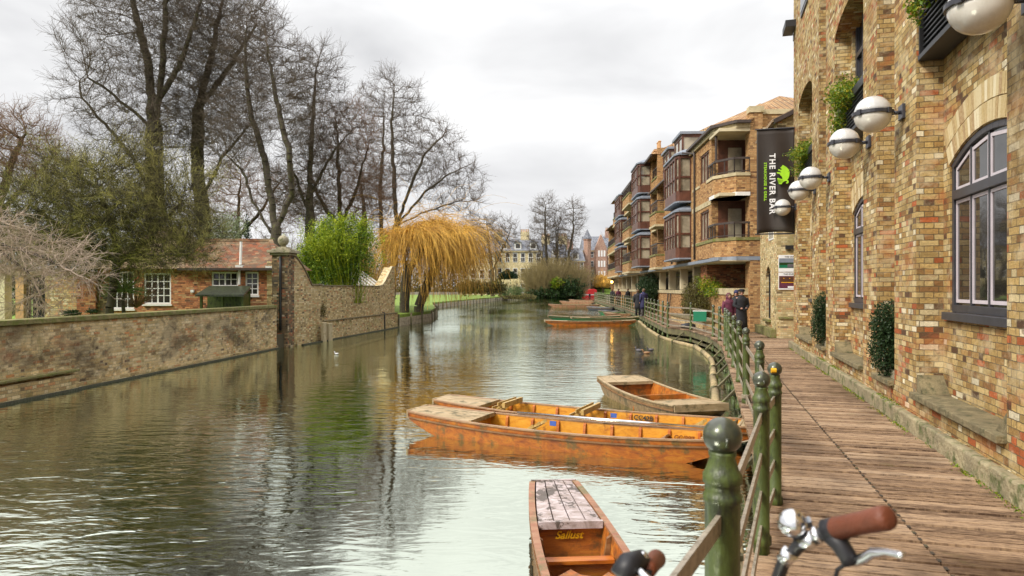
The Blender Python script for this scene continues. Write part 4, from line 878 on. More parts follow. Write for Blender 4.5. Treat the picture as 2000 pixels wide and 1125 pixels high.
m.add([(-.15, -1.25, 9.12), (-.15, -.6, 9.12), (.95, .25, 9.12), (6.6, .25, 9.12), (6.6, -3.6, ridge), (3.5, -3.6, ridge), (.7, -7.4, 9.55), (6.6, -7.4, 9.5), (.5, -1.85, 9.6)], [(0, 1, 2, 5), (2, 3, 4, 5), (0, 5, 8), (8, 5, 6), (5, 4, 7, 6), (3, 7, 4)]); m.build('roof', 'pantile', fb)
# string courses
m = MB(MA); m.box((1.95, .003, 5.72), (6.1, .03, 5.95)); m.box((1.95, .003, 4.0), (2.38, .03, 4.12)); m.box((4.32, .003, 4.0), (6.1, .03, 4.12)); m.box((1.95, .003, 6.82), (2.38, .03, 6.94)); m.box((4.32, .003, 6.82), (6.1, .03, 6.94)); m.build('string_course', 'pale_coping', fb)
m = MB(MA); m.tube([(5.3, .1, 8.9), (5.3, .08, 8.5), (5.3, .08, 3.3)], .05, 8); m.tube([(11.9, .08, 8.6), (11.9, .08, 3.3)], .05, 8); m.tube([(5.3, .1, 8.7), (6.3, .5, 8.95)], .05, 8); m.build('drainpipe', 'dark_timber', fb, smooth=True)
# -- bays (oriels)
def oriel(s0, s1, tiers, proj=.75):
    for z0, z1 in tiers:
        c = .35; out = [(s0, 0.01), (s0+.02, proj-c*.4), (s0+c, proj), (s1-c, proj), (s1-.02, proj-c*.4), (s1, .01)]
        def off(k): return [(s0-k, 0.01), (s0-k, proj-c*.4+k*.5), (s0+c-k*.4, proj+k), (s1-c+k*.4, proj+k), (s1+k, proj-c*.4+k*.5), (s1+k, .01)]
        b = MB(MA); b.prism(off(0)[::-1], z0, z0+.55); b.prism(off(.02)[::-1], z1-.28, z1-.12); b.prism(off(.015)[::-1], z0+1.22, z0+1.32)
        P_ = off(0)
        for (x, y) in P_: b.box((x-.05, max(y-.05, .0), z0+.55), (x+.05, y+.05, z1-.28))
        for i in range(5):
            (xa, ya), (xb, yb) = P_[i], P_[i+1]
            if math.hypot(xb-xa, yb-ya) > 1:
                for q in range(1, 4): x = xa+(xb-xa)*q/4; y = ya+(yb-ya)*q/4; b.box((x-.035, y-.035, z0+.55), (x+.035, y+.035, z1-.28))
        o = b.build('bay_window', 'bronze_timber', fb)
        g = MB(MA); g.prism(off(-.05)[::-1], z0+.5, z1-.3); g.build('pane', 'curtained_glass', o)
        r = MB(MA); r.prism(off(.10)[::-1], z1-.117, z1-.02); p0 = off(.10); p1 = [(x*(1)+(.25 if x < (s0+s1)/2 else -.25), max(.01, y-.35)) for x, y in off(0)]
        n = 6; r.add([(x, y, z1-.017) for x, y in p0]+[(x, y, z1+.22) for x, y in p1], [(i, i+1, n+i+1, n+i) for i in range(5)]+[tuple(range(n, 2*n))]); r.prism(off(.06)[::-1], z0-.08, z0-.003); r.build('lead_roof', 'lead', o)
oriel(6.5, 10.6, [(3.45, 6.0), (6.45, 9.0)])
facade(6.4, 11.0, 3.2, 8.75, [])
for z in (3.2, 6.0):
    facade(11.0, 14.6, z, z+2.8 if z < 6 else 8.75, [(12.2, 14.0, z+.8, z+2.35)]); slabwin(12.2, 14.0, z+.8, z+2.35, -.05, 2, 'curtained_glass', 2)
# -- loggia bays
def loggias(s0, s1, levels, proj=.0, top=None, railmat='dark_timber', depth=1.6):
    MB(MA).box((s0, -depth-.2, levels[0]), (s1, -depth, levels[-1]+2.75)).build('recess_wall', 'bronze_timber', fb)
    FW.box((s0-.25, -depth, levels[0]), (s0, 0, levels[-1]+2.78)); FW.box((s1, -depth, levels[0]), (s1+.25, 0, levels[-1]+2.78))
    for z in levels:
        big = proj
        c = MB(MA); c.box((s0+.003, -depth, z-.12), (s1-.003, big+.05, z+.02)); c.build('balcony_slab', 'pale_coping', fb)
        p = MB(MA); p.wallpoly([(s0+.003, z+.023), (s1-.003, z+.023), (s1-.003, z+.75), (s0+.003, z+.75)], big-.16, big)
        if big > .1: p.box((s0+.003, .0, z+.023), (s0+.16, big-.163, z+.75)); p.box((s1-.16, .0, z+.023), (s1-.003, big-.163, z+.75))
        p.build('balcony_wall', 'flat_brick', fb)
        k = MB(MA); k.box((s0-.02, big-.20, z+.753), (s1+.02, big+.05, z+.87)); 
        if big > .1: k.box((s0-.02, 0, z+.753), (s0+.18, big-.203, z+.87))
        k.build('balcony_coping', 'mossy_coping', fb)
        r = MB(MA); r.bar((s0, big-.08, z+1.55), (s1, big-.08, z+1.55), .06, .08); nn = int((s1-s0)/.5)
        if big > .1: r.bar((s0+.06, 0, z+1.55), (s0+.06, big-.08, z+1.55), .06, .08)
        for i in range(nn+1): x = s0+.04+(s1-s0-.08)*i/nn; r.bar((x, big-.08, z+1.5), (x, big-.08, z+.87), .04, .04)
        r.build('balcony_rail', railmat, fb)
        w0 = s0+(s1-s0)*.2; w1 = s0+(s1-s0)*.85; window(fb, MA, w0, w1, z+.2, z+2.3, -depth+.07, 4, 2, 'bronze_timber', 'curtained_glass', fw=.08, bw=.07, depth=.06)
loggias(15.0, 17.8, [3.2, 6.0], .55); loggias(18.2, 20.6, [3.2, 6.0, 8.8], .0)
facade(14.6, 14.75, 3.2, 8.75, []); facade(20.85, 21.2, 3.2, 11.2, [])
oriel(21.3, 25.6, [(3.5, 5.9), (6.25, 8.6), (8.95, 11.2)], .9); facade(21.2, 26.0, 3.2, 11.2, [])
loggias(26.3, 31.5, [3.2, 6.0, 8.8], 1.0); loggias(32.0, 36.0, [3.2, 6.0, 8.8], .35)
oriel(37.0, 42.0, [(3.5, 5.9), (6.25, 8.6), (8.95, 11.0)], .7); facade(36.3, 43.0, 3.2, 11.2, [])
loggias(43.4, 49.0, [3.2, 6.0, 8.8], .25); loggias(49.5, 57.0, [3.2, 6.0], .2); facade(57.25, 58.0, 3.2, 9.5, [])
# setback top storey over B, block roofs
FW.box((6.4, -3, 8.80), (6.7, -1.2, 10.1)); FW.wallpoly([(6.7, 8.8), (18, 8.8), (18, 10.1), (6.7, 10.1)], -1.5, -1.2)
FW.box((57.7, -9, 0), (58, -.303, 9.5)); FW.build('wall', 'flat_brick', fb)
m = MB(MA); m.add([(6.2, -.9, 10.05), (18.2, -.9, 10.05), (16.4, -4.2, 12.1), (8.6, -4.2, 12.1), (6.2, -7.5, 10.05), (18.2, -7.5, 10.05)], [(0, 1, 2, 3), (0, 3, 4), (1, 5, 2), (3, 2, 5, 4), (0, 4, 5, 1)]); m.build('roof', 'pantile', fb)
m = MB(MA); m.add([(6.6, .2, 8.85), (20.9, .2, 8.85), (20.9, -1.19, 9.7), (6.6, -1.19, 9.7), (6.6, .2, 8.76), (20.9, .2, 8.76), (20.9, -1.19, 8.76), (6.6, -1.19, 8.76)], [(0, 1, 2, 3), (0, 4, 5, 1), (4, 7, 6, 5), (0, 3, 7, 4), (1, 5, 6, 2)]); m.build('roof', 'pantile', fb)
m = MB(MA); m.add([(17.9, .45, 11.15), (43.3, .45, 11.15), (41.5, -4.2, 13.6), (20.0, -4.2, 13.6), (17.9, -9, 11.15), (43.3, -9, 11.15)], [(0, 1, 2, 3), (0, 3, 4), (1, 5, 2), (3, 2, 5, 4), (0, 4, 5, 1)]); m.build('roof', 'pantile', fb)
m = MB(MA); m.add([(43.0, .4, 11.6), (50.5, .4, 11.6), (48.5, -3.2, 13.2), (45.0, -3.2, 13.2), (43, -7, 11.6), (50.5, -7, 11.6)], [(0, 1, 2, 3), (0, 3, 4), (1, 5, 2), (3, 2, 5, 4), (0, 4, 5, 1)]); m.add([(50.3, .4, 9.1), (58.3, .4, 9.1), (57, -3.2, 11.0), (50.3, -3.2, 11.2), (50.3, -7, 9.1), (58.3, -7, 9.1)], [(0, 1, 2, 3), (1, 5, 2), (3, 2, 5, 4), (0, 4, 5, 1), (0, 3, 4)]); m.build('roof', 'pantile', fb)
m = MB(MA); m.box((17.95, .40, 11.0), (43.2, .50, 11.14)); m.box((6.3, -.95, 9.9), (18.1, -.83, 10.04)); m.box((6.65, .18, 8.65), (20.9, .28, 8.75)); m.build('gutter', 'dark_timber', fb)
MB(MA).box((18.1, -8.8, 3.3), (57.6, -1.85, 11.1)).build('core', 'flat_brick', fb); MB(MA).box((.8, -7.5, 3.3), (18.0, -2.65, 8.9)).build('core', 'flat_brick', fb)
# dormer bays on block B
for s0 in (9.6, 13.8):
    oriel_z = (8.95, 10.9); MBd = MB(MA); MBd.box((s0, -1.19, 8.9), (s0+2.4, -.1, 9.5)); 
    for x in (s0, s0+1.15, s0+2.3): MBd.box((x, -.2, 9.5), (x+.1, -.1, 10.5))
    MBd.box((s0, -1.2, 10.5), (s0+2.4, -.1, 10.65)); MBd.box((s0, -1.15, 9.5), (s0+.1, -1.05, 10.5)); o = MBd.build('dormer', 'bronze_timber', fb)
    MB(MA).box((s0+.04, -1.1, 9.5), (s0+2.36, -.15, 10.5)).build('pane', 'curtained_glass', o); MB(MA).box((s0-.12, -1.5, 10.653), (s0+2.52, .02, 10.8)).build('lead_roof', 'lead', o)
for s0, t0, zz in ((26, -1.9, 13.1), (38, -1.9, 12.9)):
    c = MB(MA).box((s0, t0, 10), (s0+1.3, t0+.9, zz)).build('chimney', 'red_far_brick', fb); q = MB(MA)
    for i in range(3): q.lathe([(.13, 0), (.17, .08), (.11, .16), (.10, .6), (.15, .64), (.10, .72)], 10, (s0+.25+.4*i, t0+.45, zz))
    q.box((s0-.06, t0-.06, zz-.2), (s0+1.36, t0+.96, zz-.06)); q.build('chimney_pot', 'terracotta_render', c)
# ground floor: soffit, back wall, columns, terrace wall
MB(MA).box((-.0, -7.5, 3.02), (57.6, .08, 3.05)).build('soffit', 'cream_render', fb)
m = MB(MA); m.box((0.0, .003, 3.05), (57.8, .14, 3.195)); m.build('edge_beam', 'lead', fb)
MB(MA).box((6.2, -3.4, -.2), (57, -3.1, 3.01)).build('rear_wall', 'cream_render', fb); MB(MA).box((.76, -6.5, -.2), (6.2, -6.2, 3.01)).build('carport_back', 'dark_void', fb)
MB(MA).box((4.6, -6, 1.8), (6.1, -.4, 3.01)).build('carport_side', 'cottage_brick', fb)
m = MB(MA); random.seed(9)
for s0 in (8.6, 12.4, 16.5, 20.5, 24.5, 29, 33.5, 38, 42.5, 47, 51.5, 56): MB(MA).box((s0, -1.0, 1.75), (s0+.45, -.58, 3.01)).build('column', 'cream_render', fb)
for s0, s1, mt in ((7, 9, 'dark_void'), (9.8, 12, 'curtained_glass'), (13, 16, 'curtained_glass'), (17.2, 20, 'dark_void'), (21, 24, 'dark_void'), (25.2, 28.5, 'curtained_glass'), (30, 33, 'dark_void'), (34, 37.5, 'curtained_glass'), (39, 42, 'dark_void'), (43.5, 46.5, 'curtained_glass'), (48, 51, 'curtained_glass')):
    o = MB(MA).box((s0, -3.08, .3), (s1, -3.02, 2.8)).build('ground_window', 'bronze_timber', fb); MB(MA).box((s0+.1, -3.015, .4), (s1-.1, -2.99, 2.7)).build('pane', mt, o)
tw = thing('terrace_wall', 'low brick terrace wall with cream coping under the flats', 'wall', tuple(MA @ Vector((20, -.6, 0))))
m = MB(MA); m.box((.36, -1.9, -.3), (.66, -.9, 1.55)); m.box((.36, -.897, -.3), (4.3, -.6, 1.55)); m.box((4.303, -.9, -.3), (57, -.62, 1.50)); m.build('wall', 'flat_brick', tw)
m = MB(MA); m.box((.30, -1.95, 1.553), (.72, -.9, 1.84)); m.box((.30, -.897, 1.553), (4.3, -.55, 1.84)); m.box((4.303, -.95, 1.503), (57, -.56, 1.72)); m.build('coping', 'pale_coping', tw)
m = MB(MA)
for s in (9.5, 10.6, 16, 17, 26, 27, 38, 39): MB(MA).tube([(s, -.56, 1.5), (s, -.5, .6), (s-.3, -.3, .2), (s-.3, -.3, -.1)], .04, 6).build('waste_pipe', 'dark_timber', tw)
# small raised planter edge in front
pl = thing('brick_planter', 'low mossy brick planter edge beside the far walkway', 'planter', tuple(MA @ Vector((4, .3, 0))))
m = MB(MA); m.box((1.2, -.55, -.2), (9.5, .55, .28)); m.build('wall', 'aged_pale_brick', pl)
m = MB(MA); m.box((1.15, -.56, .283), (9.6, .60, .38)); m.build('coping', 'ledge_stone', pl, bevel=.01)
# lit wall lamp, far
lt = thing('lit_wall_lamp', 'small glowing orange lamp at the far end of the flats', 'lamp', tuple(MA @ Vector((50, .0, 2.4)))); n_ = NT("lamp_glow"); n_.done((1, .5, .15), .5, Emission_Color=(1, .45, .1, 1), Emission_Strength=6.0)
MB(MA).ball((50, .3, 2.55), .16).build('bulb', 'lamp_glow', lt, smooth=True); MB(MA).box((49.9, -.55, 2.5), (50.1, .2, 2.56)).build('bracket', 'black_metal', lt)
leafy('dark_round_bush', 'rounded dark green bush against the terrace wall of the flats', 'bush', [(tuple(MA @ Vector((22.5, -.1, 1.9))), (.95, 1.6, 1.1)), (tuple(MA @ Vector((22.5, 0, 1.0))), (.8, 1.4, 1.0))], 9000, .12, 'hedge_leaf', 21, lump=.1)
leafy('trailing_bush', 'brown and green creeper tumbling over the terrace wall', 'creeper', [(tuple(MA @ Vector((6.2, -.3, 1.0))), (.75, 1.3, 1.25)), (tuple(MA @ Vector((7.6, -.3, 1.1))), (.6, 1.2, 1.1)), (tuple(MA @ Vector((5, -.4, .7))), (.55, .8, .8))], 15000, .08, 'brown_ivy_leaf', 22, lump=.15)
leafy('leafy_shrub', 'pale green leafy shrub on top of the terrace wall', 'shrub', [(tuple(MA @ Vector((4.6, -.5, 1.95))), (.55, .7, .45)), (tuple(MA @ Vector((3.4, -.6, 1.7))), (.5, .7, .3)), (tuple(MA @ Vector((6, -.6, 2.2))), (.5, .5, .4))], 3500, .09, 'bright_ivy_leaf', 23, lump=.35)
# pigeons on the ridge
def pigeon(p, lab):
    t = thing('pigeon', lab, 'bird', p, 'birds on the flats roof'); m = MB(); m.tube([(-.16, 0, .10), (-.08, 0, .12), (.0, 0, .14), (.08, 0, .18), (.11, 0, .24), (.15, 0, .25)], [.02, .05, .075, .06, .035, .012], 8); m.tube([(0, .02, .0), (0, .02, .1)], .008, 4); m.tube([(0, -.02, .0), (0, -.02, .1)], .008, 4)
    m.build('body', 'grey_cloth', t, smooth=True); return t
p0 = pigeon(tuple(MA @ Vector((9.0, -4.2, 12.1))), 'leftmost dark pigeon on the tiled ridge of the flats')
for q, lab in (((12.0, -4.2, 12.1), 'middle dark pigeon on the tiled ridge of the flats'), ((3.8, -3.6, 11.12), 'pigeon on the nearest roof hip beside the banner'), ((6.6, -3.0, 10.85), 'pigeon right of the ridge end on the near roof')): c = copy_tree(p0, lab); c.location = MA @ Vector(q); c.rotation_euler.z = q[0]
# ------------------------------------------------------------------ far buildings
def terrace(name, label, x0, x1, y, zb, ze, zr, wallm, nwin, rows, dorm=(), chim=(), depth=10, rm='slate', grp=None):
    t = thing(name, label, 'house', ((x0+x1)/2, y, zb), grp)
    M = Matrix.Translation((0, y, 0)); m = MB(M); m.box((x0, 0, zb), (x1, depth, ze)); m.build('wall', wallm, t)
    m = MB(M); m.add([(x0-.2, -.4, ze), (x1+.2, -.4, ze), (x1-.3, depth/2, zr), (x0+.3, depth/2, zr), (x1+.2, depth+.4, ze), (x0-.2, depth+.4, ze)], [(0, 1, 2, 3), (1, 4, 2), (3, 2, 4, 5), (0, 3, 5), (0, 5, 4, 1)]); m.build('roof', rm, t)
    st = (x1-x0)/nwin; H = (ze-zb)/rows
    m = MB(M); m.box((x0-.1, -.35, ze-.3), (x1+.1, -.003, ze-.03)); m.build('cornice', 'pale_coping', t)
    for i in range(nwin):
        for j in range(rows):
            xc = x0+st*(i+.5); w_ = min(1.3, st*.45); z0 = zb+H*j+H*.28; o = MB(M).box((xc-w_/2-.15, -.08, z0-.15), (xc+w_/2+.15, -.003, z0+H*.55+.15)).build('window', 'white_paint', t)
            g = MB(M); g.box((xc-w_/2, -.11, z0), (xc-.05, -.083, z0+H*.26)); g.box((xc+.05, -.11, z0), (xc+w_/2, -.083, z0+H*.26)); g.box((xc-w_/2, -.11, z0+H*.3), (xc+w_/2, -.083, z0+H*.55)); g.build('pane', 'pane_glass', o)
    for xd in dorm:
        o = MB(M).box((xd-.9, .2, ze+.3), (xd+.9, 3.2, ze+2.2)).build('dormer', 'white_paint', t); MB(M).box((xd-.6, .16, ze+.7), (xd+.6, .197, ze+1.9)).build('pane', 'pane_glass', o)
        q = MB(M); q.add([(xd-1.1, 0, ze+2.2), (xd+1.1, 0, ze+2.2), (xd, 0, ze+3.1), (xd-1.1, 3.8, ze+2.2), (xd+1.1, 3.8, ze+2.2), (xd, 3.8, ze+3.1)], [(0, 1, 2), (3, 5, 4), (0, 2, 5, 3), (1, 4, 5, 2), (0, 3, 4, 1)]); q.build('dormer_roof', rm, o)
    for xc in chim:
        o = MB(M).box((xc-1.2, depth/2-.6, ze+1), (xc+1.2, depth/2+.6, zr+1.9)).build('chimney', wallm, t); q = MB(M)
        for k in range(5): q.lathe([(.16, 0), (.13, .7), (.2, .75)], 8, (xc-.9+.45*k, depth/2, zr+1.9))
        q.build('chimney_pot', 'terracotta_render', o)
    return t
g = 'houses beyond the river bend'
terrace('terraced_house', 'cream brick end house half hidden behind the yellow willow', -14, -4.6, 186, -.5, 11.2, 15.0, 'yellow_far_brick', 4, 3, (), (-8,), grp=g)
terrace('terraced_house', 'yellow brick terrace with slate roof and dormers across the bend', -4.4, 8.2, 188, -.5, 12.0, 15.6, 'yellow_far_brick', 6, 3, (-2.2, 1.6, 5.8), (-3.8, 3.6), grp=g)
terrace('terraced_house', 'grey roofed house behind the twin bare poplars', 8.6, 15.2, 190, -.5, 10.2, 14.6, 'yellow_far_brick', 3, 3, (12,), (9.5, 14.3), grp=g)
terrace('red_brick_house', 'red brick gabled house left of the turret', 15.6, 20.6, 196, 0, 9.5, 13.4, 'red_far_brick', 3, 3, (18,), (16.5,), grp=g)
terrace('red_brick_house', 'tall red brick mansion beside the flats with turret', 21.0, 33.5, 205, 2, 13.0, 17.5, 'red_far_brick', 7, 4, (26, 30), (29.5,), grp=g)
t = thing('turret', 'red brick turret with pointed slate spire among far houses', 'turret', (21.5, 200, 2)); MB().lathe([(1.05, 1), (1.05, 15.6), (1.25, 15.8), (1.25, 16.1)], 8, (21.9, 201, 0)).build('wall', 'red_far_brick', t); MB().lathe([(1.4, 16.1), (.8, 17.3), (.05, 18.9)], 8, (21.9, 201, 0)).build('spire', 'slate', t)
t = thing('gable_house', 'small red gable house front beside the far turret', 'house', (27, 202, 3)); m = MB(Matrix.Translation((0, 201.5, 0))); m.wallpoly([(24.4, 2), (27.6, 2), (27.6, 13.5), (26, 17.5), (24.4, 13.5)], 0, 3); m.build('wall', 'red_far_brick', t)
m = MB(Matrix.Translation((0, 201.5, 0))); [m.box((25.1+.8*i, -.08, 5+3*j), (25.6+.8*i, -.003, 6.8+3*j)) for i in range(3) for j in range(3)]; m.build('window', 'white_paint', t)
# parked cars on the far road
m = MB(); m.prism([(12, 214), (60, 214), (60, 219), (12, 219)], 2.0, 2.75); 
def car(x, y, z, paint, lab):
    t = thing('parked_car', lab, 'car', (x, y, z), 'cars parked on the far road'); M = Matrix.Translation((x, y, z)); b = MB(M)
    prof = [(-2.1, .3), (2.1, .3), (2.15, .7), (1.9, .9), (1.1, .98), (.55, 1.42), (-.9, 1.45), (-1.6, 1.0), (-2.1, .95)]; b.wallpoly(prof, -.85, .85); b.build('body', paint, t, bevel=.05)
    g = MB(M); g.wallpoly([(-1.35, 1.0), (.95, 1.0), (.5, 1.36), (-.85, 1.38)], -.87, .87); g.build('window', 'pane_glass', t)
    for xx in (-1.35, 1.35):
        for yy in (-.86, .66): q = MB(M @ Matrix.Translation((xx, yy, .32)) @ Matrix.Rotation(R(-90), 4, 'X')); q.lathe([(.31, 0), (.33, .05), (.33, .16), (.31, .2)], 16); q.build('wheel', 'black_rubber', t)
car(24.3, 216, 3.35, 'lead', 'silver grey parked car above the far grass bank'); car(28.8, 216, 3.35, 'white_paint', 'white parked car right of the silver one'); car(20.2, 216.5, 3.3, 'black_metal', 'dark parked car left of the silver one')
# ------------------------------------------------------------------ decking
FP = [(-.15, .75), (.70, 2.3), (1.75, 4.85), (2.25, 5.92), (2.99, 8.35), (3.76, 11.1), (4.47, 13.6), (5.17, 16.1), (5.76, 18.3), (6.32, 20.3), (6.85, 22.2), (7.27, 24.2), (7.66, 26.3), (7.80, 28.3), (7.92, 30.6), (7.35, 32.6)]
far_line = [(7.35, 32.6), (8.0, 38.8), (9.3, 51), (10.4, 65), (11.5, 85), (12.9, 108)]
for a, b in zip(far_line[:-1], far_line[1:]):
    A = Vector(a); B = Vector(b); n = round((B-A).length/2.15)
    for i in range(1, n+1): FP.append(tuple(A.lerp(B, i/n)))
FPR = [toR(*p) for p in FP]
def t_edge(s):
    for (s0, t0), (s1, t1) in zip(FPR[:-1], FPR[1:]):
        if s0 <= s <= s1: return t0+(t1-t0)*(s-s0)/(s1-s0)
    return FPR[0][1]+.3 if s < FPR[0][0] else FPR[-1][1]
random.seed(21); m = MB(MR); s = -2.5; EDGE = []
while s < 26.6:
    te = t_edge(s+.07)+.10; tr = .004 if s < 22.5 else -1.9
    tm = .95+.12*math.sin(s*.12)
    z = random.uniform(-.006, .006); w_ = .110
    for a, b in ((tr, tm-.004), (tm+.004, te+random.uniform(-.012, .012))): m.box((s, a, -.065+z), (s+w_, b, z+random.uniform(-.002, .002)))
    s += .138
dk = thing('boardwalk', 'worn brown timber boardwalk running along the brick building', 'boardwalk', (3, 5, 0)); m.build('decking', 'deck_board', dk)
m = MB(MR); q = MB(MR); s = 0.0
while s < 26: m.box((s, tm-.02 if False else .95+.12*math.sin(s*.12)-.012, .003), (s+.05, .95+.12*math.sin(s*.12)+.012, .0065)); s += .138
m.build('joint_debris', 'bark', dk)
J = MB()
for a, b in zip(FP[:15], FP[1:16]): J.bar((*a, -.16), (*b, -.16), .08, .26)
for i, p in enumerate(FP[:16]):
    sp, tp = toR(*p); A = MR @ Vector((sp, -.05, -.16)); J.bar((p[0], p[1], -.16), tuple(A), .08, .2)
    if i > 1: J.tube([(p[0]+.25, p[1]+.05, -.1), (p[0]+.25, p[1]+.05, -1.5)], .08, 8); J.tube([(p[0]+.9, p[1]+.1, -.1), (p[0]+.9, p[1]+.1, -1.5)], .08, 8)
J.build('beam', 'wet_timber', dk)
# far promenade
m = MB(); k = 0; Y = 27.6
pv = thing('promenade', 'pale timber promenade curving away in front of the flats', 'boardwalk', (9, 45, 0)); random.seed(4)
fx = lambda y: next((a[0]+(b[0]-a[0])*(y-a[1])/(b[1]-a[1]) for a, b in zip(FP[12:-1], FP[13:]) if a[1] <= y <= b[1]), FP[-1][0])
Y = 26.35
while Y < 108:
    d = .16; x0 = fx(Y)-.08; x1 = 9.1-.2+.055*(Y-30)+(1.2 if Y < 31 else 1.0); z = random.uniform(-.005, .004)
    m.box((x0, Y, -.05+z), (max(x1, x0+1.5), Y+d-.01, z)); Y += d
m.build('decking', 'deck_board', pv)
m = MB()
for a, b in zip(FP[13:-1], FP[14:]): m.bar((a[0]+.02, a[1], -.19), (b[0]+.02, b[1], -.19), .09, .25)
for a in FP[13:]: m.tube([(a[0]+.3, a[1], -.1), (a[0]+.3, a[1], -1.5)], .08, 6)
m.build('beam', 'wet_timber', pv)
# ------------------------------------------------------------------ railing
def post_bm(big=1.0):
    m = MB(); r = .055*big
    m.lathe([(r*1.25, -.55), (r*1.35, -.50), (r*1.2, -.42), (r, -.40), (r, .0), (r*1.25, .01), (r*1.25, .06), (r, .08), (r, .94), (r*1.10, .945), (r*1.10, .965), (r*1.0, .97), (r*1.0, 1.00), (r*1.12, 1.005), (r*1.12, 1.03), (r*.95, 1.045), (r*.72, 1.085), (r*.80, 1.095), (r*.80, 1.105)], 14); return m
def ball_bm(big=1.0):
    m = MB(); r = .061*big; m.lathe([(r*math.sin(math.pi*i/12)+1e-4, 1.155+r*.3*(big-1)-r*math.cos(math.pi*i/12)) for i in range(13)], 18); m.bar((-.004, -r*1.03, 1.16), (-.004, -r*1.03, 1.13), .01, .01); return m
rg = thing('river_railing', 'green iron railing with ball topped posts along the boardwalk', 'railing', (FP[0][0], FP[0][1], 0))
pm = bm_ = None
def add_rail(par, pts, hs, name='rail', mt='worn_rail'):
    for h in hs:
        m = MB()
        for (a, za), (b, zb) in zip(pts[:-1], pts[1:]): m.bar((a[0], a[1], za+h), (b[0], b[1], zb+h), .016, .060)
        m.build(name, mt, par)
lift = lambda i: .18 if i < 2 else (.05 if i == 2 else 0.0)
def posts(par, pts, z0=0, step=1):
    global pm, bm_
    for i, (x, y, z) in enumerate(pts):
        if pm is None:
            o = post_bm().build('post', 'green_metal', None, smooth=True); pm = o.data; b = ball_bm().build('ball_finial', 'bottle_green_ball', None, smooth=True); bm_ = b.data
            bpy.data.objects.remove(o); bpy.data.objects.remove(b)
        o = bpy.data.objects.new('post', pm); sc.collection.objects.link(o); o.parent = par; o.location = (x-par.location.x, y-par.location.y, z)
        b = bpy.data.objects.new('ball_finial', bm_); sc.collection.objects.link(b); b.parent = o
        if z > .1: o.scale = (1.05, 1.05, 1.02)
near = [(x, y, lift(i)) for i, (x, y) in enumerate(FP[:13])]
posts(rg, near); add_rail(rg, [((x, y), z) for x, y, z in near], (.90, .62, .36, .12))
MB().tube([(2.20, 5.868, 1.15), (2.24, 5.862, 1.15)], .022, 8).build('sticker', 'yellow_print', rg)
fr_ = thing('river_railing', 'long curving railing along the far promenade beyond the corner', 'railing', (FP[14][0], FP[14][1], 0))
farp = [(x, y, 0) for x, y in FP[14:]]; posts(fr_, farp)
add_rail(fr_, [((x, y), 0) for x, y in FP[12:]], (.95, .66, .38, .12))
m = MB()
for t_ in (.3, .75): p = Vector(FP[12]).lerp(Vector(FP[14]), t_); m.tube([(p.x, p.y, .1), (p.x, p.y, .95)], .012, 6)
m.build('baluster', 'worn_rail', fr_)
sg = Vector(FP[12]).lerp(Vector(FP[13]), .2); sg2 = Vector(FP[12]).lerp(Vector(FP[13]), .75)
t = thing('green_sign', 'blank green notice board fixed to the far railing', 'sign', (sg.x, sg.y, .6)); m = MB(); m.bar((sg.x-.45, 27.6, .72), (sg.x+.02, 27.4, .72), .02, .40); m.build('board', 'sign_green', t)
m = MB(); m.bar((sg.x-.47, 27.62, .935), (sg.x+.03, 27.4, .935), .03, .03); m.build('frame', 'white_paint', t)
t = tag(MB().lathe([(.0, 0), (.24, .02), (.30, .1), (.22, .2), (.05, .25)], 10, (8.05, 31.6, .01), sx=1.3, sy=.7).build('sack', 'tarpaulin', smooth=True), 'small dark sack lying on the far walkway behind railing', 'sack')
t = tag(MB(MR).box((5.66, 1.925-.06, 1.005), (5.70, 1.925+.05, 1.05)).build('tag', 'yellow_print'), 'tiny yellow tag stuck on a railing post', 'tag') if False else None
# floating log boom
lg = [(1.15, 2.8), (1.6, 4.9), (1.95, 5.95), (2.55, 8.3), (3.35, 11.1), (4.0, 13.6), (4.75, 16.2), (5.4, 18.5), (6.0, 20.6), (6.7, 23.2), (7.2, 26.0), (7.5, 28.2), (7.25, 31), (7.25, 33.9), (8.0, 40.8), (9.3, 51), (10.55, 65), (11.5, 85), (13.0, 108)]
random.seed(8); t = thing('floating_boom', 'pale floating log boom chained below the railing', 'log boom', (lg[0][0], lg[0][1], WZ)); m = MB()
for a, b in zip(lg[:-1], lg[1:]):
    A = Vector((*a, WZ+.05)); B = Vector((*b, WZ+.05)); n = max(2, int((B-A).length/1.2)); m.tube([A.lerp(B, i/n)+Vector((random.uniform(-.03, .03), 0, random.uniform(-.01, .01))) for i in range(n+1)], [.085+random.uniform(-.01, .012) for _ in range(n+1)], 9)
m.build('log', 'log', t, smooth=True)
m = MB()
for a in lg[:-2]: m.lathe([(.10, -.05), (.115, -.05), (.115, .05), (.10, .05)], 12, M=Matrix.Translation((*a, WZ+.05)) @ Matrix.Rotation(R(90), 4, 'X') @ Matrix.Rotation(R(14), 4, 'Y'))
for a in lg[:13]: m.bar((a[0]+.05, a[1], WZ+.1), (a[0]+.45, a[1]+.1, WZ+.45), .05, .05)
m.build('strap', 'wet_timber', t)
m = MB()
for (x, y), (x2, y2) in zip(FP[2:15], FP[3:16]): m.bar((x+.05, y, WZ+.12), (x2+.05, y2, WZ+.12), .07, .10)
m.build('waling', 'wet_timber', t)
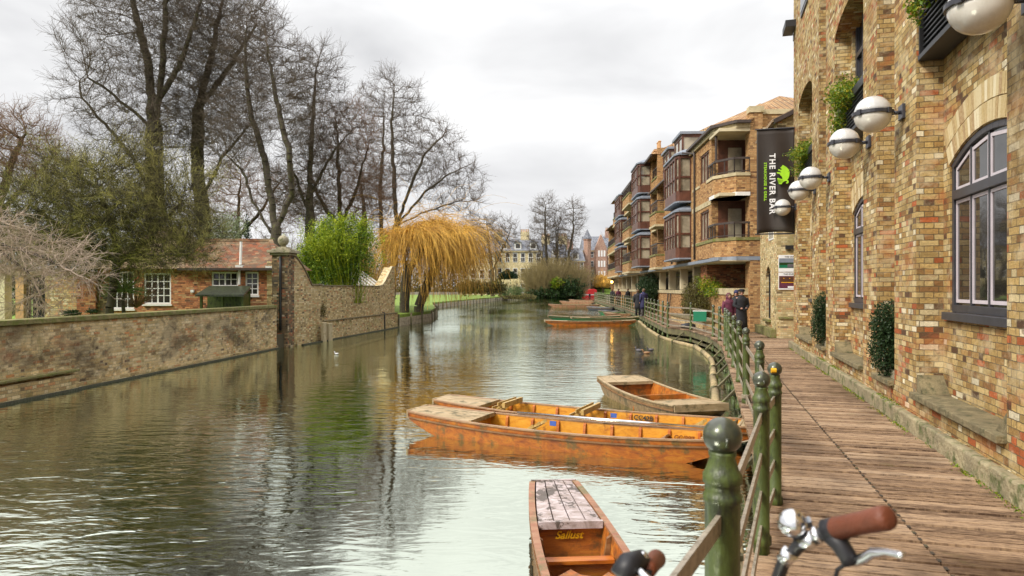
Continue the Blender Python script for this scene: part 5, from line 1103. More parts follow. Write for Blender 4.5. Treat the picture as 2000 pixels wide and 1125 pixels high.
# ------------------------------------------------------------------ punts
def punt(label, p0, p1, W=1.0, hull='punt_hull', inside='punt_inside', gun='punt_grey', deck='punt_grey', dk=(1.3, .6), seats=(), ribs=True, endw=.62, grp='punts moored along the river', g0=.27, floor='slat_wood', cross=(), bulk=True, cover=None, tip=1.25):
    p0 = Vector((*p0, 0)); p1 = Vector((*p1, 0)); L = (p1-p0).length; ang = math.atan2(p1.y-p0.y, p1.x-p0.x); c = (p0+p1)/2
    t = thing('punt', label, 'punt', (c.x, c.y, WZ), grp); t.rotation_euler.z = 0
    M = Matrix.Translation((c.x, c.y, WZ)) @ Matrix.Rotation(ang, 4, 'Z')
    n = 36; xs = [-L/2+L*i/n for i in range(n+1)]
    def hw(x): u = min(1, abs(2*x/L)); return W/2*(1-(1-endw)*u**2.4)
    def gz(x): u = abs(2*x/L); return g0+.08*u*u
    def zb(x):
        d = L/2-abs(x); 
        return -.13 if d > tip else -.13+(gz(x)-.13+.13)*((1-d/tip)**1.5)
    m = MB(M); vs = []
    for x in xs:
        w_ = hw(x); wb = w_*.90; z0 = zb(x); vs += [(x, -w_, gz(x)), (x, -wb, z0), (x, wb, z0), (x, w_, gz(x)), (x, w_-.035, gz(x)), (x, wb-.03, z0+.04), (x, -wb+.03, z0+.04), (x, -w_+.035, gz(x))]
    fs = [(i*8+j, i*8+j+1, (i+1)*8+j+1, (i+1)*8+j) for i in range(n) for j in (0, 1, 2)]+[(0, 7, 6, 5, 4, 3, 2, 1)]+[tuple(n*8+k for k in range(8))]
    m.add(vs, fs); m.build('hull', hull, t)
    m = MB(M); m.add(vs, [(i*8+j, i*8+j+1, (i+1)*8+j+1, (i+1)*8+j) for i in range(1, n-1) for j in (4, 5, 6)]); m.build('lining', inside, t)
    for sgn in (-1, 1):
        m = MB(M)
        for i in range(n):
            a = xs[i]; b = xs[i+1]
            for (o0, o1, h0, h1) in ((-.042, .020, .0, .022),):
                m.add([(a, sgn*(hw(a)+o0), gz(a)+h0), (a, sgn*(hw(a)+o1), gz(a)+h0), (a, sgn*(hw(a)+o1), gz(a)+h1), (a, sgn*(hw(a)+o0), gz(a)+h1), (b, sgn*(hw(b)+o0), gz(b)+h0), (b, sgn*(hw(b)+o1), gz(b)+h0), (b, sgn*(hw(b)+o1), gz(b)+h1), (b, sgn*(hw(b)+o0), gz(b)+h1)],
                      [(0, 4, 5, 1), (1, 5, 6, 2), (2, 6, 7, 3), (3, 7, 4, 0)]+([(0, 1, 2, 3)] if i == 0 else [])+([(4, 7, 6, 5)] if i == n-1 else []))
        m.build('gunwale', gun, t)
    for sgn in (-1, 1):
        m = MB(M)
        for i in range(n):
            a = xs[i]; b = xs[i+1]; h0, h1 = -.09, -.066
            m.add([(a, sgn*(hw(a)-.004), gz(a)+h0), (a, sgn*(hw(a)+.018), gz(a)+h0), (a, sgn*(hw(a)+.018), gz(a)+h1), (a, sgn*(hw(a)-.004), gz(a)+h1), (b, sgn*(hw(b)-.004), gz(b)+h0), (b, sgn*(hw(b)+.018), gz(b)+h0), (b, sgn*(hw(b)+.018), gz(b)+h1), (b, sgn*(hw(b)-.004), gz(b)+h1)], [(0, 4, 5, 1), (1, 5, 6, 2), (2, 6, 7, 3), (3, 7, 4, 0)])
        m.build('rubbing_strip', 'punt_brown', t)
    def deckpart(xa, xb, nm='deck', mt=deck):     # planked deck from tip to xb
        m = MB(M); k = 4; sg = 1 if xb > xa else -1; q = 6
        for j in range(k):
            for i in range(q):
                a = xa+(xb-xa)*i/q; b = xa+(xb-xa)*(i+1)/q; f0 = -1+2*j/k; f1 = -1+2*(j+1)/k
                wa = hw(a)-.05; wb_ = hw(b)-.05; g_ = .006; bow = lambda f: .012*(1-f*f)
                m.add([(a, f0*wa+g_, gz(a)+.018+bow(f0)), (a, f1*wa-g_, gz(a)+.018+bow(f1)), (b, f1*wb_-g_, gz(b)+.018+bow(f1)), (b, f0*wb_+g_, gz(b)+.018+bow(f0)), (a, f0*wa+g_, gz(a)-.01), (a, f1*wa-g_, gz(a)-.01), (b, f1*wb_-g_, gz(b)-.01), (b, f0*wb_+g_, gz(b)-.01)],
                      [(0, 1, 2, 3), (7, 6, 5, 4), (0, 4, 5, 1), (1, 5, 6, 2), (2, 6, 7, 3), (3, 7, 4, 0)])
        m.box((xb-.02, -hw(xb)+.05, gz(xb)-.03), (xb+.02, hw(xb)-.05, gz(xb)+.036)); m.box((xa-.0, -hw(xa), gz(xa)-.1), (xa-sg*.035, hw(xa), gz(xa)+.03)); m.build(nm, mt, t)
        if bulk: x = xb-sg*.06; MB(M).add([(x, -hw(x)*.9, zb(x)+.03), (x, hw(x)*.9, zb(x)+.03), (x, hw(x)-.04, gz(x)-.012), (x, -hw(x)+.04, gz(x)-.012), (x+sg*-.02, -hw(x)*.9, zb(x)+.03), (x+sg*-.02, hw(x)*.9, zb(x)+.03), (x+sg*-.02, hw(x)-.04, gz(x)-.012), (x+sg*-.02, -hw(x)+.04, gz(x)-.012)], [(0, 1, 2, 3), (7, 6, 5, 4), (0, 4, 5, 1), (2, 6, 7, 3)]).build('bulkhead', inside if hull != 'punt_brown' else 'old_inside', t)
    deckpart(-L/2, -L/2+dk[0]); 
    if dk[1] > 0: deckpart(L/2, L/2-dk[1])
    m = MB(M); x = -L/2+max(dk[0], tip*.8)+.02
    while x < L/2-max(dk[1], tip*.8): m.box((x, -hw(x)*.88+.03, -.075), (x+.11, hw(x)*.88-.03, -.058)); x += .135
    m.build('floorboard', floor, t)
    if ribs:
        m = MB(M); x = -L/2+dk[0]+.25
        while x < L/2-dk[1]-.1:
            for sgn in (-1, 1):
                ww = hw(x)
                m.add([(x-.02, sgn*(ww-.037), gz(x)-.003), (x+.02, sgn*(ww-.037), gz(x)-.003), (x+.02, sgn*(ww-.075), gz(x)-.03), (x-.02, sgn*(ww-.075), gz(x)-.03), (x-.02, sgn*(ww*.9-.032), -.07), (x+.02, sgn*(ww*.9-.032), -.07), (x+.02, sgn*(ww*.9-.09), -.07), (x-.02, sgn*(ww*.9-.09), -.07)], [(0, 1, 2, 3), (0, 4, 5, 1), (1, 5, 6, 2), (2, 6, 7, 3), (3, 7, 4, 0)])
            x += .46
        m.build('rib', 'punt_orange' if hull != 'punt_brown' else 'punt_brown', t)
    for (x, ln, kind) in seats:
        m = MB(M); ww = hw(x)*.84
        if kind == 'slat':      # leaning slatted backrest
            for k in range(5): z = -.0+k*.082; m.bar((x+ln*k/5, -ww, z+.06), (x+ln*k/5, ww, z+.06), .02, .06)
            m.box((x+ln-.02, -ww, .33), (x+ln+.03, ww, .42))
            for y in (-ww*.8, 0, ww*.8): m.bar((x, y, .02), (x+ln, y, .41), .03, .03)
            m.build('backrest', 'slat_wood', t)
        elif kind == 'panel':   # dark solid back panel, arched top edge
            q = 10; vv = [( -ww+2*ww*i/q, .10+.20*math.sin(math.pi*i/q)**.7) for i in range(q+1)]
            m.add([(x+ln, y, z) for y, z in vv]+[(x, y, -.03) for y, z in vv], [(i, i+1, q+2+i, q+1+i) for i in range(q)]); o = m.build('backrest', 'punt_brown', t); s = o.modifiers.new('thick', 'SOLIDIFY'); s.thickness = .03
        elif kind == 'ladder':
            for y in (-ww*.7, -ww*.1, ww*.5): m.bar((x, y, -.02), (x+ln, y+.05, .30), .03, .05)
            for k in range(3): m.bar((x+ln*(k+.5)/3, -ww*.85, .04+.1*k), (x+ln*(k+.5)/3, ww*.7, .04+.1*k), .06, .02)
            m.build('folded_seat', 'slat_wood', t)
        elif kind == 'bench':
            m.box((x, -ww, .12), (x+ln, ww, .15)); m.box((x, -ww, -.06), (x+.03, ww, .12)); m.build('bench', 'punt_orange', t)
    for x in cross: MB(M).box((x-.02, -hw(x)+.03, .0), (x+.02, hw(x)-.03, gz(x)+.01)).build('crosspiece', 'old_inside', t)
    if cover: MB(M).add([(x, y*hw(x)*(1.03), gz(x)+.03+.06*(1-y*y)+.02*math.sin(x*5+y*4)) for x in [cover[0]+(cover[1]-cover[0])*i/10 for i in range(11)] for y in (-1, -.5, 0, .5, 1)], [(i*5+j, i*5+j+1, (i+1)*5+j+1, (i+1)*5+j) for i in range(10) for j in range(4)]).build('cover', 'tarpaulin', t)
    return t, M, hw, gz
t1, M1, hw1, gz1 = punt('varnished orange punt in front with a silver pole along it', (-1.62, 12.0), (3.1, 9.75), 1.04, 'punt_hull', 'punt_inside', gun='gunwale_wood', dk=(1.25, .35), seats=[(-.75, .42, 'ladder'), (1.2, .5, 'panel')], deck='punt_grey')
t2, M2_, hw2, gz2 = punt('orange punt behind the pole with slatted backrests and number', (-1.32, 13.2), (3.85, 10.65), 1.04, 'punt_hull', 'punt_inside', gun='gunwale_wood', dk=(1.0, .3), seats=[(-1.95, .55, 'slat'), (-.45, .55, 'slat'), (1.5, .5, 'ladder')], deck='punt_grey')
punt('empty grey edged punt lying alone beside the floating log boom', (2.52, 16.35), (3.38, 12.35), 1.22, 'grey_hull', 'old_inside', dk=(.75, .8), ribs=False, endw=.86, cross=(.3,), deck='punt_grey', tip=.9)
t4, M4, hw4, gz4 = punt('nearest punt with peeling pale foredeck and wooden seat panels', (.45, 7.45), (.78, 2.9), .74, 'punt_brown', 'old_inside', gun='punt_deck_red', dk=(1.15, .5), seats=[(-.75, .1, 'bench')], deck='weathered_deck', endw=.66)
m = MB(M4)     # big seat back panels laid flat
for a, (y0, y1, z0, zt) in zip((0, 1), ((-.33, .05, .12, .14), (-.02, .33, .13, .20))):
    pl_ = [(-.35, y0), (-.29, y0+.10), (-.45, (y0+y1)/2+.05), (-.33, y1-.08), (-.29, y1), (1.3, y1), (1.3, y0)]
    m.add([(x+a*.10-.1, y, z0+.04*x) for x, y in pl_]+[(x+a*.10-.1, y, z0+.04*x+.022) for x, y in pl_], [tuple(range(7)), tuple(range(13, 6, -1))]+[(i, (i+1) % 7, 7+(i+1) % 7, 7+i) for i in range(7)])
m.build('seat_panel', 'old_inside', t4)
X = (M4.to_3x3() @ Vector((0, 1, 0))); Z = (M4.to_3x3() @ Vector((1, 0, 0)))
# lettering on the bulkhead below the foredeck (faces the boat's inside, towards the camera)
L4 = (Vector((.45, 7.45))-Vector((.78, 2.9))).length; xb = -L4/2+1.15-.06
c = M4 @ Vector((xb+.028, .0, .185)); Xd = (M4.to_3x3() @ Vector((0, 1, 0))); Yd = Vector((0, 0, 1)); Zd = Xd.cross(Yd); Mt = Matrix((Xd, Yd, Zd)).transposed().to_4x4(); Mt.translation = c
Sh = Matrix.Identity(4); Sh[0][1] = .35
text_mesh("Sallust", .10, Mt @ Sh, 'name_lettering', 'yellow_print', t4, .002, .002)
def side_text(body, size, M, hwf, gzf, x, mt, par, dz=-.075):
    Xd = (M.to_3x3() @ Vector((1, 0, 0))); Yd = Vector((0, 0, 1)); Mt = Matrix((Xd, Yd, Xd.cross(Yd))).transposed().to_4x4(); Mt.translation = M @ Vector((x, hwf(x)-.078, gzf(x)+dz)); text_mesh(body, size, Mt, 'number_lettering', mt, par, .002, .003)
side_text("CC428", .115, M2_, hw2, gz2, .90, 'black_print', t2); side_text("CC/887", .095, M1, hw1, gz1, 1.88, 'dark_orange_print', t1, -.12)
for (M_, hw_, gz_, x, par, z) in ((M2_, hw2, gz2, .30, t2, -.06), (M1, hw1, gz1, -.35, t1, -.05)): MB(M_).box((x, hw_(x)-.05, gz_(x)+z-.05), (x+.11, hw_(x)-.043, gz_(x)+z+.03)).build('sticker', 'blue_print', par)
# punt pole resting on the far gunwale of the front punt
t = thing('punt_pole', 'long silver metal pole lying along the front orange punt', 'pole', tuple(M1 @ Vector((0, .3, .35)))); m = MB(M1); m.tube([(-.95, .49, .335), (2.3, .36, .375)], .022, 10); m.build('shaft', 'chrome', t, smooth=True)
# mooring ropes
def rope(par, a, b, sag):
    a = Vector(a); b = Vector(b); pts = [a.lerp(b, i/10)-Vector((0, 0, sag*4*(i/10)*(1-i/10))) for i in range(11)]; m = MB(); m.tube(pts, .012, 6)
    for k in range(3): m.tube([b+Vector((.062*math.cos(q*math.pi/5), .062*math.sin(q*math.pi/5), .02*k)) for q in range(11)], .011, 5)
    m.build('mooring_rope', 'rope', par, smooth=True)
rope(t1, (2.95, 9.85, -.27), (3.0, 8.40, .05), .08); rope(t2, (3.7, 10.75, -.27), (3.74, 11.05, .1), .05)
# far punts
punt('long orange red punt, the nearest of the far moored group', (2.15, 45.0), (8.05, 45.3), 1.0, 'punt_hull', 'punt_brown', dk=(1.4, .8), ribs=False)
punt('dark green hulled punt just behind the far orange one', (4.3, 50.0), (9.3, 50.4), 1.0, 'punt_green', 'punt_grey', dk=(1.3, .8), ribs=False)
punt('second green punt with tan deck, tip farther out in the river', (2.75, 52.4), (8.2, 52.5), 1.0, 'punt_green', 'punt_grey', dk=(1.5, .8), ribs=False)
punt('short pinkish decked punt nosed against the far log boom', (8.1, 59.5), (10.0, 57.0), .95, 'punt_brown', 'old_inside', deck='punt_deck_red', dk=(1.2, .4), ribs=False)
punt('small dark green covered punt against the far log boom', (8.3, 65), (10.3, 62), .95, 'punt_green', 'dark_timber', dk=(.4, .4), ribs=False, cover=(-1.4, 1.4), deck='tarpaulin')
punt('tarpaulin covered boat between far brown punts and the railing', (8.7, 78), (10.9, 73), 1.1, 'tarpaulin', 'dark_timber', dk=(.4, .4), ribs=False, cover=(-2.2, 2.2), deck='tarpaulin')
punt('long red brown punt with pale waterline in the far distance', (4.8, 90), (11.3, 88.5), 1.1, 'punt_deck_red', 'punt_brown', dk=(1.4, .9), ribs=False, deck='punt_deck_red')
punt('narrow reddish punt behind the long far one', (7.9, 112), (13.0, 108), 1.1, 'punt_deck_red', 'punt_brown', dk=(1.4, .9), ribs=False, deck='punt_deck_red')
punt('farthest reddish punt, a thin sliver beside the railing end', (10.6, 126), (14.4, 121), 1.1, 'punt_deck_red', 'punt_brown', dk=(1.4, .9), ribs=False, deck='punt_deck_red')
t = thing('red_boat', 'bright red hooded boat moored at the end of the river', 'boat', (20.6, 184, WZ)); M = Matrix.Translation((20.6, 184, WZ)); m = MB(M)
m.prism([(-2.0, -.9), (-1.2, -1.1), (1.8, -1.1), (2.2, 0), (1.8, 1.1), (-1.2, 1.1), (-2.0, .9)], -.2, .55); m.build('hull', 'red_paint', t); m = MB(M); m.prism([(-2.03, -.93), (-1.2, -1.14), (1.8, -1.14), (2.24, 0), (1.8, 1.14), (-1.2, 1.14), (-2.03, .93)], .55, .78); m.build('band', 'white_paint', t)
m = MB(M); m.wallpoly([(-1.8, .78), (1.9, .78), (1.9, 1.9), (1.2, 2.2), (-.2, 2.1), (-1.3, 1.5)], -.95, .95); m.build('hood', 'red_paint', t, bevel=.1); MB(M).box((-.3, -1.16, .1), (.2, -1.142, .9)).build('fender', 'black_rubber', t)
# ------------------------------------------------------------------ ducks
def duck(p, rot, cols, lab, grp='ducks paddling near the log boom'):
    t = thing('duck', lab, 'duck', p, grp); t.rotation_euler.z = rot
    b = MB(); b.tube([(-.22, 0, .09), (-.15, 0, .06), (-.05, 0, .05), (.07, 0, .05), (.14, 0, .07)], [.015, .06, .09, .085, .03], 10, squash=.8); b.tube([(.10, 0, .07), (.15, 0, .13), (.155, 0, .19), (.19, 0, .205), (.215, 0, .20)], [.045, .032, .04, .035, .012], 8)
    t.scale = (.75,)*3; o = b.build('body', cols[0], None, smooth=True); o.parent = t; q = MB(); q.bar((.205, 0, .197), (.26, 0, .19), .03, .012); o = q.build('bill', 'yellow_print', None); o.parent = t
    return t
for px_, py_, r, c, lab in ((1247, 686, 2.6, 'grey_cloth', 'left duck of three paddling near the log boom'), (1262, 691, 3.0, 'punt_brown', 'brown middle duck, closest of the three in the wake'), (1270, 685, 3.3, 'grey_cloth', 'right duck of three paddling near the log boom')):
    d = 2.45*1350/(py_-562.5); p = P(px_, py_, d); duck((p.x, p.y, WZ), r, (c,), lab)
d = 2.45*1350/(692-562.5); p = P(657, 692, d); duck((p.x, p.y, WZ), 2.9, ('white_paint',), 'lone white bird floating near the left brick wall', None).scale = (.45,)*3
# ------------------------------------------------------------------ people
def person(label, loc, face, coat, legs_m, hat=None, hair=None, H=1.72, arms='down', coat_len=.5, lean=0, grp='people on the walkway'):
    t = thing('person', label, 'person', loc, grp); t.rotation_euler.z = face; s = H/1.72     # faces local -Y
    J = {'pel': (0, 0, .92), 'wa': (0, 0, 1.08), 'ch': (0, -.01, 1.30), 'nk': (0, .0, 1.46), 'hb': (0, -.015, 1.53), 'hc': (0, -.02, 1.62), 'ht': (0, -.012, 1.70)}
    Rr = {'pel': (.155, .115), 'wa': (.135, .10), 'ch': (.165, .115), 'nk': (.055, .055), 'hb': (.06, .07), 'hc': (.078, .092), 'ht': (.05, .06)}
    E = [('pel', 'wa'), ('wa', 'ch'), ('ch', 'nk'), ('nk', 'hb'), ('hb', 'hc'), ('hc', 'ht')]
    for k, sg in (('L', 1), ('R', -1)):
        J['hip'+k] = (.09*sg, 0, .86); J['kn'+k] = (.10*sg, -.03, .48); J['an'+k] = (.10*sg, .02, .09); J['to'+k] = (.12*sg, -.15, .035)
        J['sh'+k] = (.185*sg, 0, 1.40)
        if arms == 'down': J['el'+k] = (.25*sg, .02, 1.13); J['wr'+k] = (.25*sg, -.06, .88); J['ha'+k] = (.245*sg, -.09, .80)
        else: J['el'+k] = (.27*sg, .03, 1.14); J['wr'+k] = (.12*sg, -.20, 1.02); J['ha'+k] = (.05*sg, -.24, 1.02)
        for n_, r in (('hip', (.09, .095)), ('kn', (.062, .065)), ('an', (.042, .045)), ('to', (.045, .03)), ('sh', (.065, .065)), ('el', (.05, .05)), ('wr', (.034, .034)), ('ha', (.04, .03))): Rr[n_+k] = r
        E += [('pel', 'hip'+k), ('hip'+k, 'kn'+k), ('kn'+k, 'an'+k), ('an'+k, 'to'+k), ('ch', 'sh'+k), ('sh'+k, 'el'+k), ('el'+k, 'wr'+k), ('wr'+k, 'ha'+k)]
    keys = list(J); me = bpy.data.meshes.new('body'); bm = bmesh.new(); lay = bm.verts.layers.skin.verify(); vv = {}
    for k in keys:
        v = bm.verts.new([c*s for c in J[k]]); v[lay].radius = tuple(r*s for r in Rr[k]); v[lay].use_root = (k == 'pel'); vv[k] = v
    for a, b in E: bm.edges.new((vv[a], vv[b]))
    bm.to_mesh(me); bm.free(); o = put('body', me, 'skin', t); o.modifiers.new('skin', 'SKIN'); sub = o.modifiers.new('sub', 'SUBSURF'); sub.levels = 1; sub.render_levels = 2
    S = Matrix.Scale(s, 4)
    m = MB(S); m.lathe([(.24, .92-coat_len*.9), (.23, .92-coat_len*.5), (.20, 1.0), (.19, 1.12), (.225, 1.28), (.235, 1.38), (.15, 1.46), (.075, 1.50)], 16, sx=1.0, sy=.68); c = m.build('coat', coat, None, smooth=True); c.parent = t
    m = MB(S)
    for k in 'LR': m.tube([J['sh'+k], J['el'+k], J['wr'+k]], [.088, .072, .052], 10)
    m.lathe([(.085, 1.44), (.10, 1.48), (.075, 1.53)], 12); c = m.build('sleeve', coat, None, smooth=True); c.parent = t
    m = MB(S)
    for k in 'LR': m.tube([J['hip'+k], J['kn'+k], (J['an'+k][0], J['an'+k][1], .06)], [.115, .085, .075], 10); m.tube([(J['to'+k][0], .06, .05), (J['to'+k][0], -.06, .045), (J['to'+k][0], -.19, .03)], [.05, .055, .035], 8)
    c = m.build('trousers', legs_m, None, smooth=True); c.parent = t
    m = MB(S); m.tube([(0, -.105, 1.615), (0, -.13, 1.59)], [.014, .018], 6)
    for sg in (-1, 1): m.ball((.088*sg, -.01, 1.60), .022, 8)
    c = m.build('face', 'skin', None, smooth=True); c.parent = t
    m = MB(S); [m.ball((.032*sg, -.108, 1.625), .009, 6) for sg in (-1, 1)]; m.bar((-.022, -.112, 1.562), (.022, -.112, 1.562), .008, .006); c = m.build('eyes', 'black_print', None); c.parent = t
    if hair: m = MB(S); m.lathe([(.09, 1.57), (.103, 1.62), (.095, 1.68), (.055, 1.73), (.01, 1.745)], 14, c=(0, .018, 0), sy=1.05); c = m.build('hair', hair, None, smooth=True); c.parent = t
    if hat:
        kind, mt = hat; m = MB(S)
        if kind == 'hood': m.lathe([(.12, 1.48), (.125, 1.56), (.12, 1.64), (.10, 1.71), (.05, 1.76), (.01, 1.77)], 14, c=(0, .045, 0), sy=1.0)
        elif kind == 'beanie': m.lathe([(.105, 1.64), (.108, 1.66), (.10, 1.71), (.06, 1.765), (.01, 1.78)], 14, c=(0, .01, 0))
        else: m.lathe([(.10, 1.665), (.13, 1.69), (.125, 1.725), (.06, 1.755), (.01, 1.76)], 14, c=(0, -.01, 0)); m.bar((0, -.08, 1.675), (0, -.17, 1.66), .14, .015)
        c = m.build('hat', mt, None, smooth=True); c.parent = t
    return t
pr = person('woman in a plum hooded coat walking beside the railing', (P(1424, 600, 27.6).x, 27.6, 0), .0, 'plum_cloth', 'black_cloth', ('hood', 'plum_cloth'), 'hair_brown', 1.62, coat_len=.45)
person('person in a navy knitted hat behind the couple', (P(1438, 600, 28.6).x, 28.6, 0), -.5, 'black_cloth', 'black_cloth', ('beanie', 'navy_cloth'), 'hair_brown', 1.72)
pm_ = person('man in a long black coat and flat cap facing the camera', (P(1448, 600, 26.9).x, 26.9, 0), .1, 'black_cloth', 'black_cloth', ('cap', 'black_cloth'), 'hair_brown', 1.78, arms='front', coat_len=.78)
m = MB(); m.box((.0, -.34, .99), (.12, -.26, 1.07)); m.tube([(.06, -.34, 1.03), (.06, -.40, 1.03)], .03, 10); c = m.build('camera_case', 'black_metal', None); tag(c, 'small black camera held by the man in the flat cap', 'camera'); c.location = pm_.location
person('person in dark jacket, left of the far pair by the bend', (P(1246, 590, 46).x, 46, 0), 2.9, 'black_cloth', 'black_cloth', None, 'hair_brown', 1.74)
person('person in dark coat, right of the far pair by the bend', (P(1257, 590, 45.4).x, 45.4, 0), 3.6, 'navy_cloth', 'grey_cloth', None, 'hair_brown', 1.80)
for i, (px_, d, ct, lab) in enumerate(((1171, 80, 'black_cloth', 'leftmost of the distant strollers in dark clothes'), (1177, 82, 'grey_cloth', 'second distant stroller from the left in grey'), (1186, 74, 'plum_cloth', 'distant stroller in purple grey near the railing'), (1199, 68, 'black_cloth', 'rightmost distant stroller, dark haired'))):
    person(lab, (max(P(px_, 580, d).x, {80: 11.6, 82: 11.95, 74: 11.4, 68: 11.4}[d]), d, 0), 2.5+i*.4, ct, 'black_cloth', None, 'hair_brown' if i != 1 else None, 1.7+.03*i)
# ------------------------------------------------------------------ bicycle leaning on the railing, only its handlebar reaches into view
bk = thing('bicycle', 'bicycle with brown grips and chrome bell leaning on the railing', 'bicycle', (.35, .95, 0))
gR0, gR1 = P(1628, 1033, 1.27), P(1738, 1010, 1.16); gL0, gL1 = P(1262, 1112, 1.42), P(1284, 1090, 1.60)
st = P(1478, 1180, 1.42); m = MB()
m.tube([gR0.lerp(gR1, -.1), P(1600, 1047, 1.30), P(1560, 1066, 1.33), P(1530, 1100, 1.36), P(1508, 1160, 1.39), st, P(1440, 1195, 1.44), P(1360, 1180, 1.44), P(1290, 1150, 1.42), P(1262, 1130, 1.42), gL0], .0125, 12); m.build('handlebar', 'black_metal', bk, smooth=True)
for a, b in ((gR0, gR1), (gL0, gL1)):
    m = MB(); m.tube([a.lerp(b, x) for x in (0, .06, .5, .9, .98, 1.0)], [.015, .0205, .0195, .0215, .019, .010], 16); m.build('grip', 'leather_grip', bk, smooth=True)
m = MB(); m.tube([P(1612, 1038, 1.285), P(1650, 1030, 1.26)], .022, 12); m.tube([P(1618, 1040, 1.28), P(1640, 1062, 1.26), P(1655, 1085, 1.25), P(1662, 1104, 1.245)], [.018, .017, .016, .014], 10); m.build('brake_mount', 'black_rubber', bk, smooth=True)
m = MB(); m.tube([P(1212, 1128, 1.40), P(1228, 1103, 1.41), P(1255, 1092, 1.44)], [.024, .026, .02], 12); m.build('brake_mount', 'black_rubber', bk, smooth=True)
m = MB(); m.tube([P(1668, 1096, 1.24), P(1690, 1090, 1.22), P(1705, 1079, 1.20), P(1730, 1078, 1.18), P(1756, 1083, 1.16), P(1765, 1088, 1.155)], [.010, .010, .009, .006, .006, .009], 10); m.build('brake_lever', 'chrome', bk, smooth=True)
m = MB(); m.tube([P(1242, 1108, 1.40), P(1256, 1124, 1.38), P(1290, 1150, 1.34)], [.009, .009, .007], 10); m.ball(tuple(P(1256, 1088, 1.43)), .012, 10); m.build('brake_lever', 'chrome', bk, smooth=True)
c = P(1548, 1022, 1.33); T = Matrix.Translation(c) @ Matrix.Rotation(R(38), 4, 'X') @ Matrix.Rotation(R(-25), 4, 'Y'); m = MB(T); m.lathe([(.026, -.004), (.0275, .0), (.026, .010), (.019, .019), (.009, .0235), (.001, .025)], 20); m.build('bell', 'chrome', bk, smooth=True)
m = MB(T); m.lathe([(.020, -.022), (.024, -.012), (.023, -.004)], 16); m.box((-.01, -.012, -.045), (.01, .012, -.018)); m.box((.020, -.006, -.02), (.034, .006, .0)); m.build('bell_base', 'lead', bk, smooth=False)
m = MB(); m.tube([P(1570, 1052, 1.31), P(1583, 1058, 1.315)], .017, 12); m.tube([P(1594, 1048, 1.30), P(1602, 1042, 1.295)], .0165, 12); m.tube([P(1530, 1094, 1.345), P(1546, 1078, 1.335)], .016, 12); m.build('clamp', 'chrome', bk, smooth=True)
m = MB(); m.tube([P(1655, 1100, 1.25), P(1636, 1112, 1.28), P(1626, 1150, 1.3), P(1560, 1230, 1.35)], .004, 6); m.build('brake_cable', 'black_rubber', bk, smooth=True)
fwd = Vector((.50, .83, 0)).normalized(); hp = Vector((st.x, st.y, 0)); fw_ = hp+fwd*.42; rw = hp-fwd*.62; side = Vector((fwd.y, -fwd.x, 0)); Mb = Matrix(((side.x, fwd.x, 0, 0), (side.y, fwd.y, 0, 0), (0, 0, 1, 0), (0, 0, 0, 1)))
def wheel(c):
    Mw = Matrix.Translation((c.x, c.y, .35)) @ Mb @ Matrix.Rotation(R(90), 4, 'Y'); m = MB(Mw); k = 40
    ring = lambda r, rr: [[(r+rr*math.cos(b))*1.0 for b in ()]]
    m.lathe([(.335, -.016), (.350, -.010), (.355, 0), (.350, .010), (.335, .016), (.325, 0), (.335, -.0161)], k); m.f = [f for f in m.f if len(f) == 4]; o = m.build('wheel', 'black_rubber', bk)
    m = MB(Mw); m.lathe([(.310, -.011), (.322, -.011), (.322, .011), (.310, .011), (.310, -.0111)], k); m.f = [f for f in m.f if len(f) == 4]; m.build('rim', 'chrome', o)
    m = MB(Mw)
    for i in range(24): a = i*math.pi/12; m.tube([(0, 0, .02*(-1)**i), (.31*math.cos(a), .31*math.sin(a), 0)], .0012, 4)
    m.tube([(0, 0, -.04), (0, 0, .04)], .015, 8); m.build('spokes', 'chrome', o)
wheel(fw_); wheel(rw)
V3 = lambda p, z: Vector((p.x, p.y, z)); bb = V3(hp-fwd*.22, .30); seat = V3(hp-fwd*.42, .88); hd = V3(hp+fwd*.03, .92); hd2 = V3(hp+fwd*.08, .72)
m = MB()
for a, b, r in ((bb, seat, .016), (seat, hd, .014), (bb, hd2, .017), (hd, hd2, .02), (bb, V3(rw, .35), .010), (seat, V3(rw, .35), .009)): m.tube([a, b], r, 10)
m.tube([V3(hp+fwd*.02, 1.0), st], .014, 10); m.tube([V3(hp+fwd*.02, 1.0), hd], .013, 10); m.tube([hd2, V3(hp+fwd*.13, .6), V3(fw_, .35)], .013, 8); m.build('frame', 'black_metal', bk, smooth=True)
m = MB(Matrix.Translation(V3(hp-fwd*.44, .95)) @ Mb); m.prism([(-.08, -.13), (.08, -.13), (.07, -.02), (.025, .06), (.02, .15), (-.02, .15), (-.025, .06), (-.07, -.02)], -.02, .03); m.build('saddle', 'leather_grip', bk, bevel=.02)
m = MB(Matrix.Translation(bb) @ Mb @ Matrix.Rotation(R(90), 4, 'Y')); m.lathe([(.09, -.04), (.09, -.036)], 20); m.tube([(0, 0, .05), (0, .17, .05)], .01, 6); m.tube([(0, 0, -.06), (0, -.17, -.06)], .01, 6); m.box((-.04, .14, .05), (.04, .2, .14)); m.box((-.04, -.2, -.15), (.04, -.14, -.06)); m.build('crankset', 'chrome', bk)
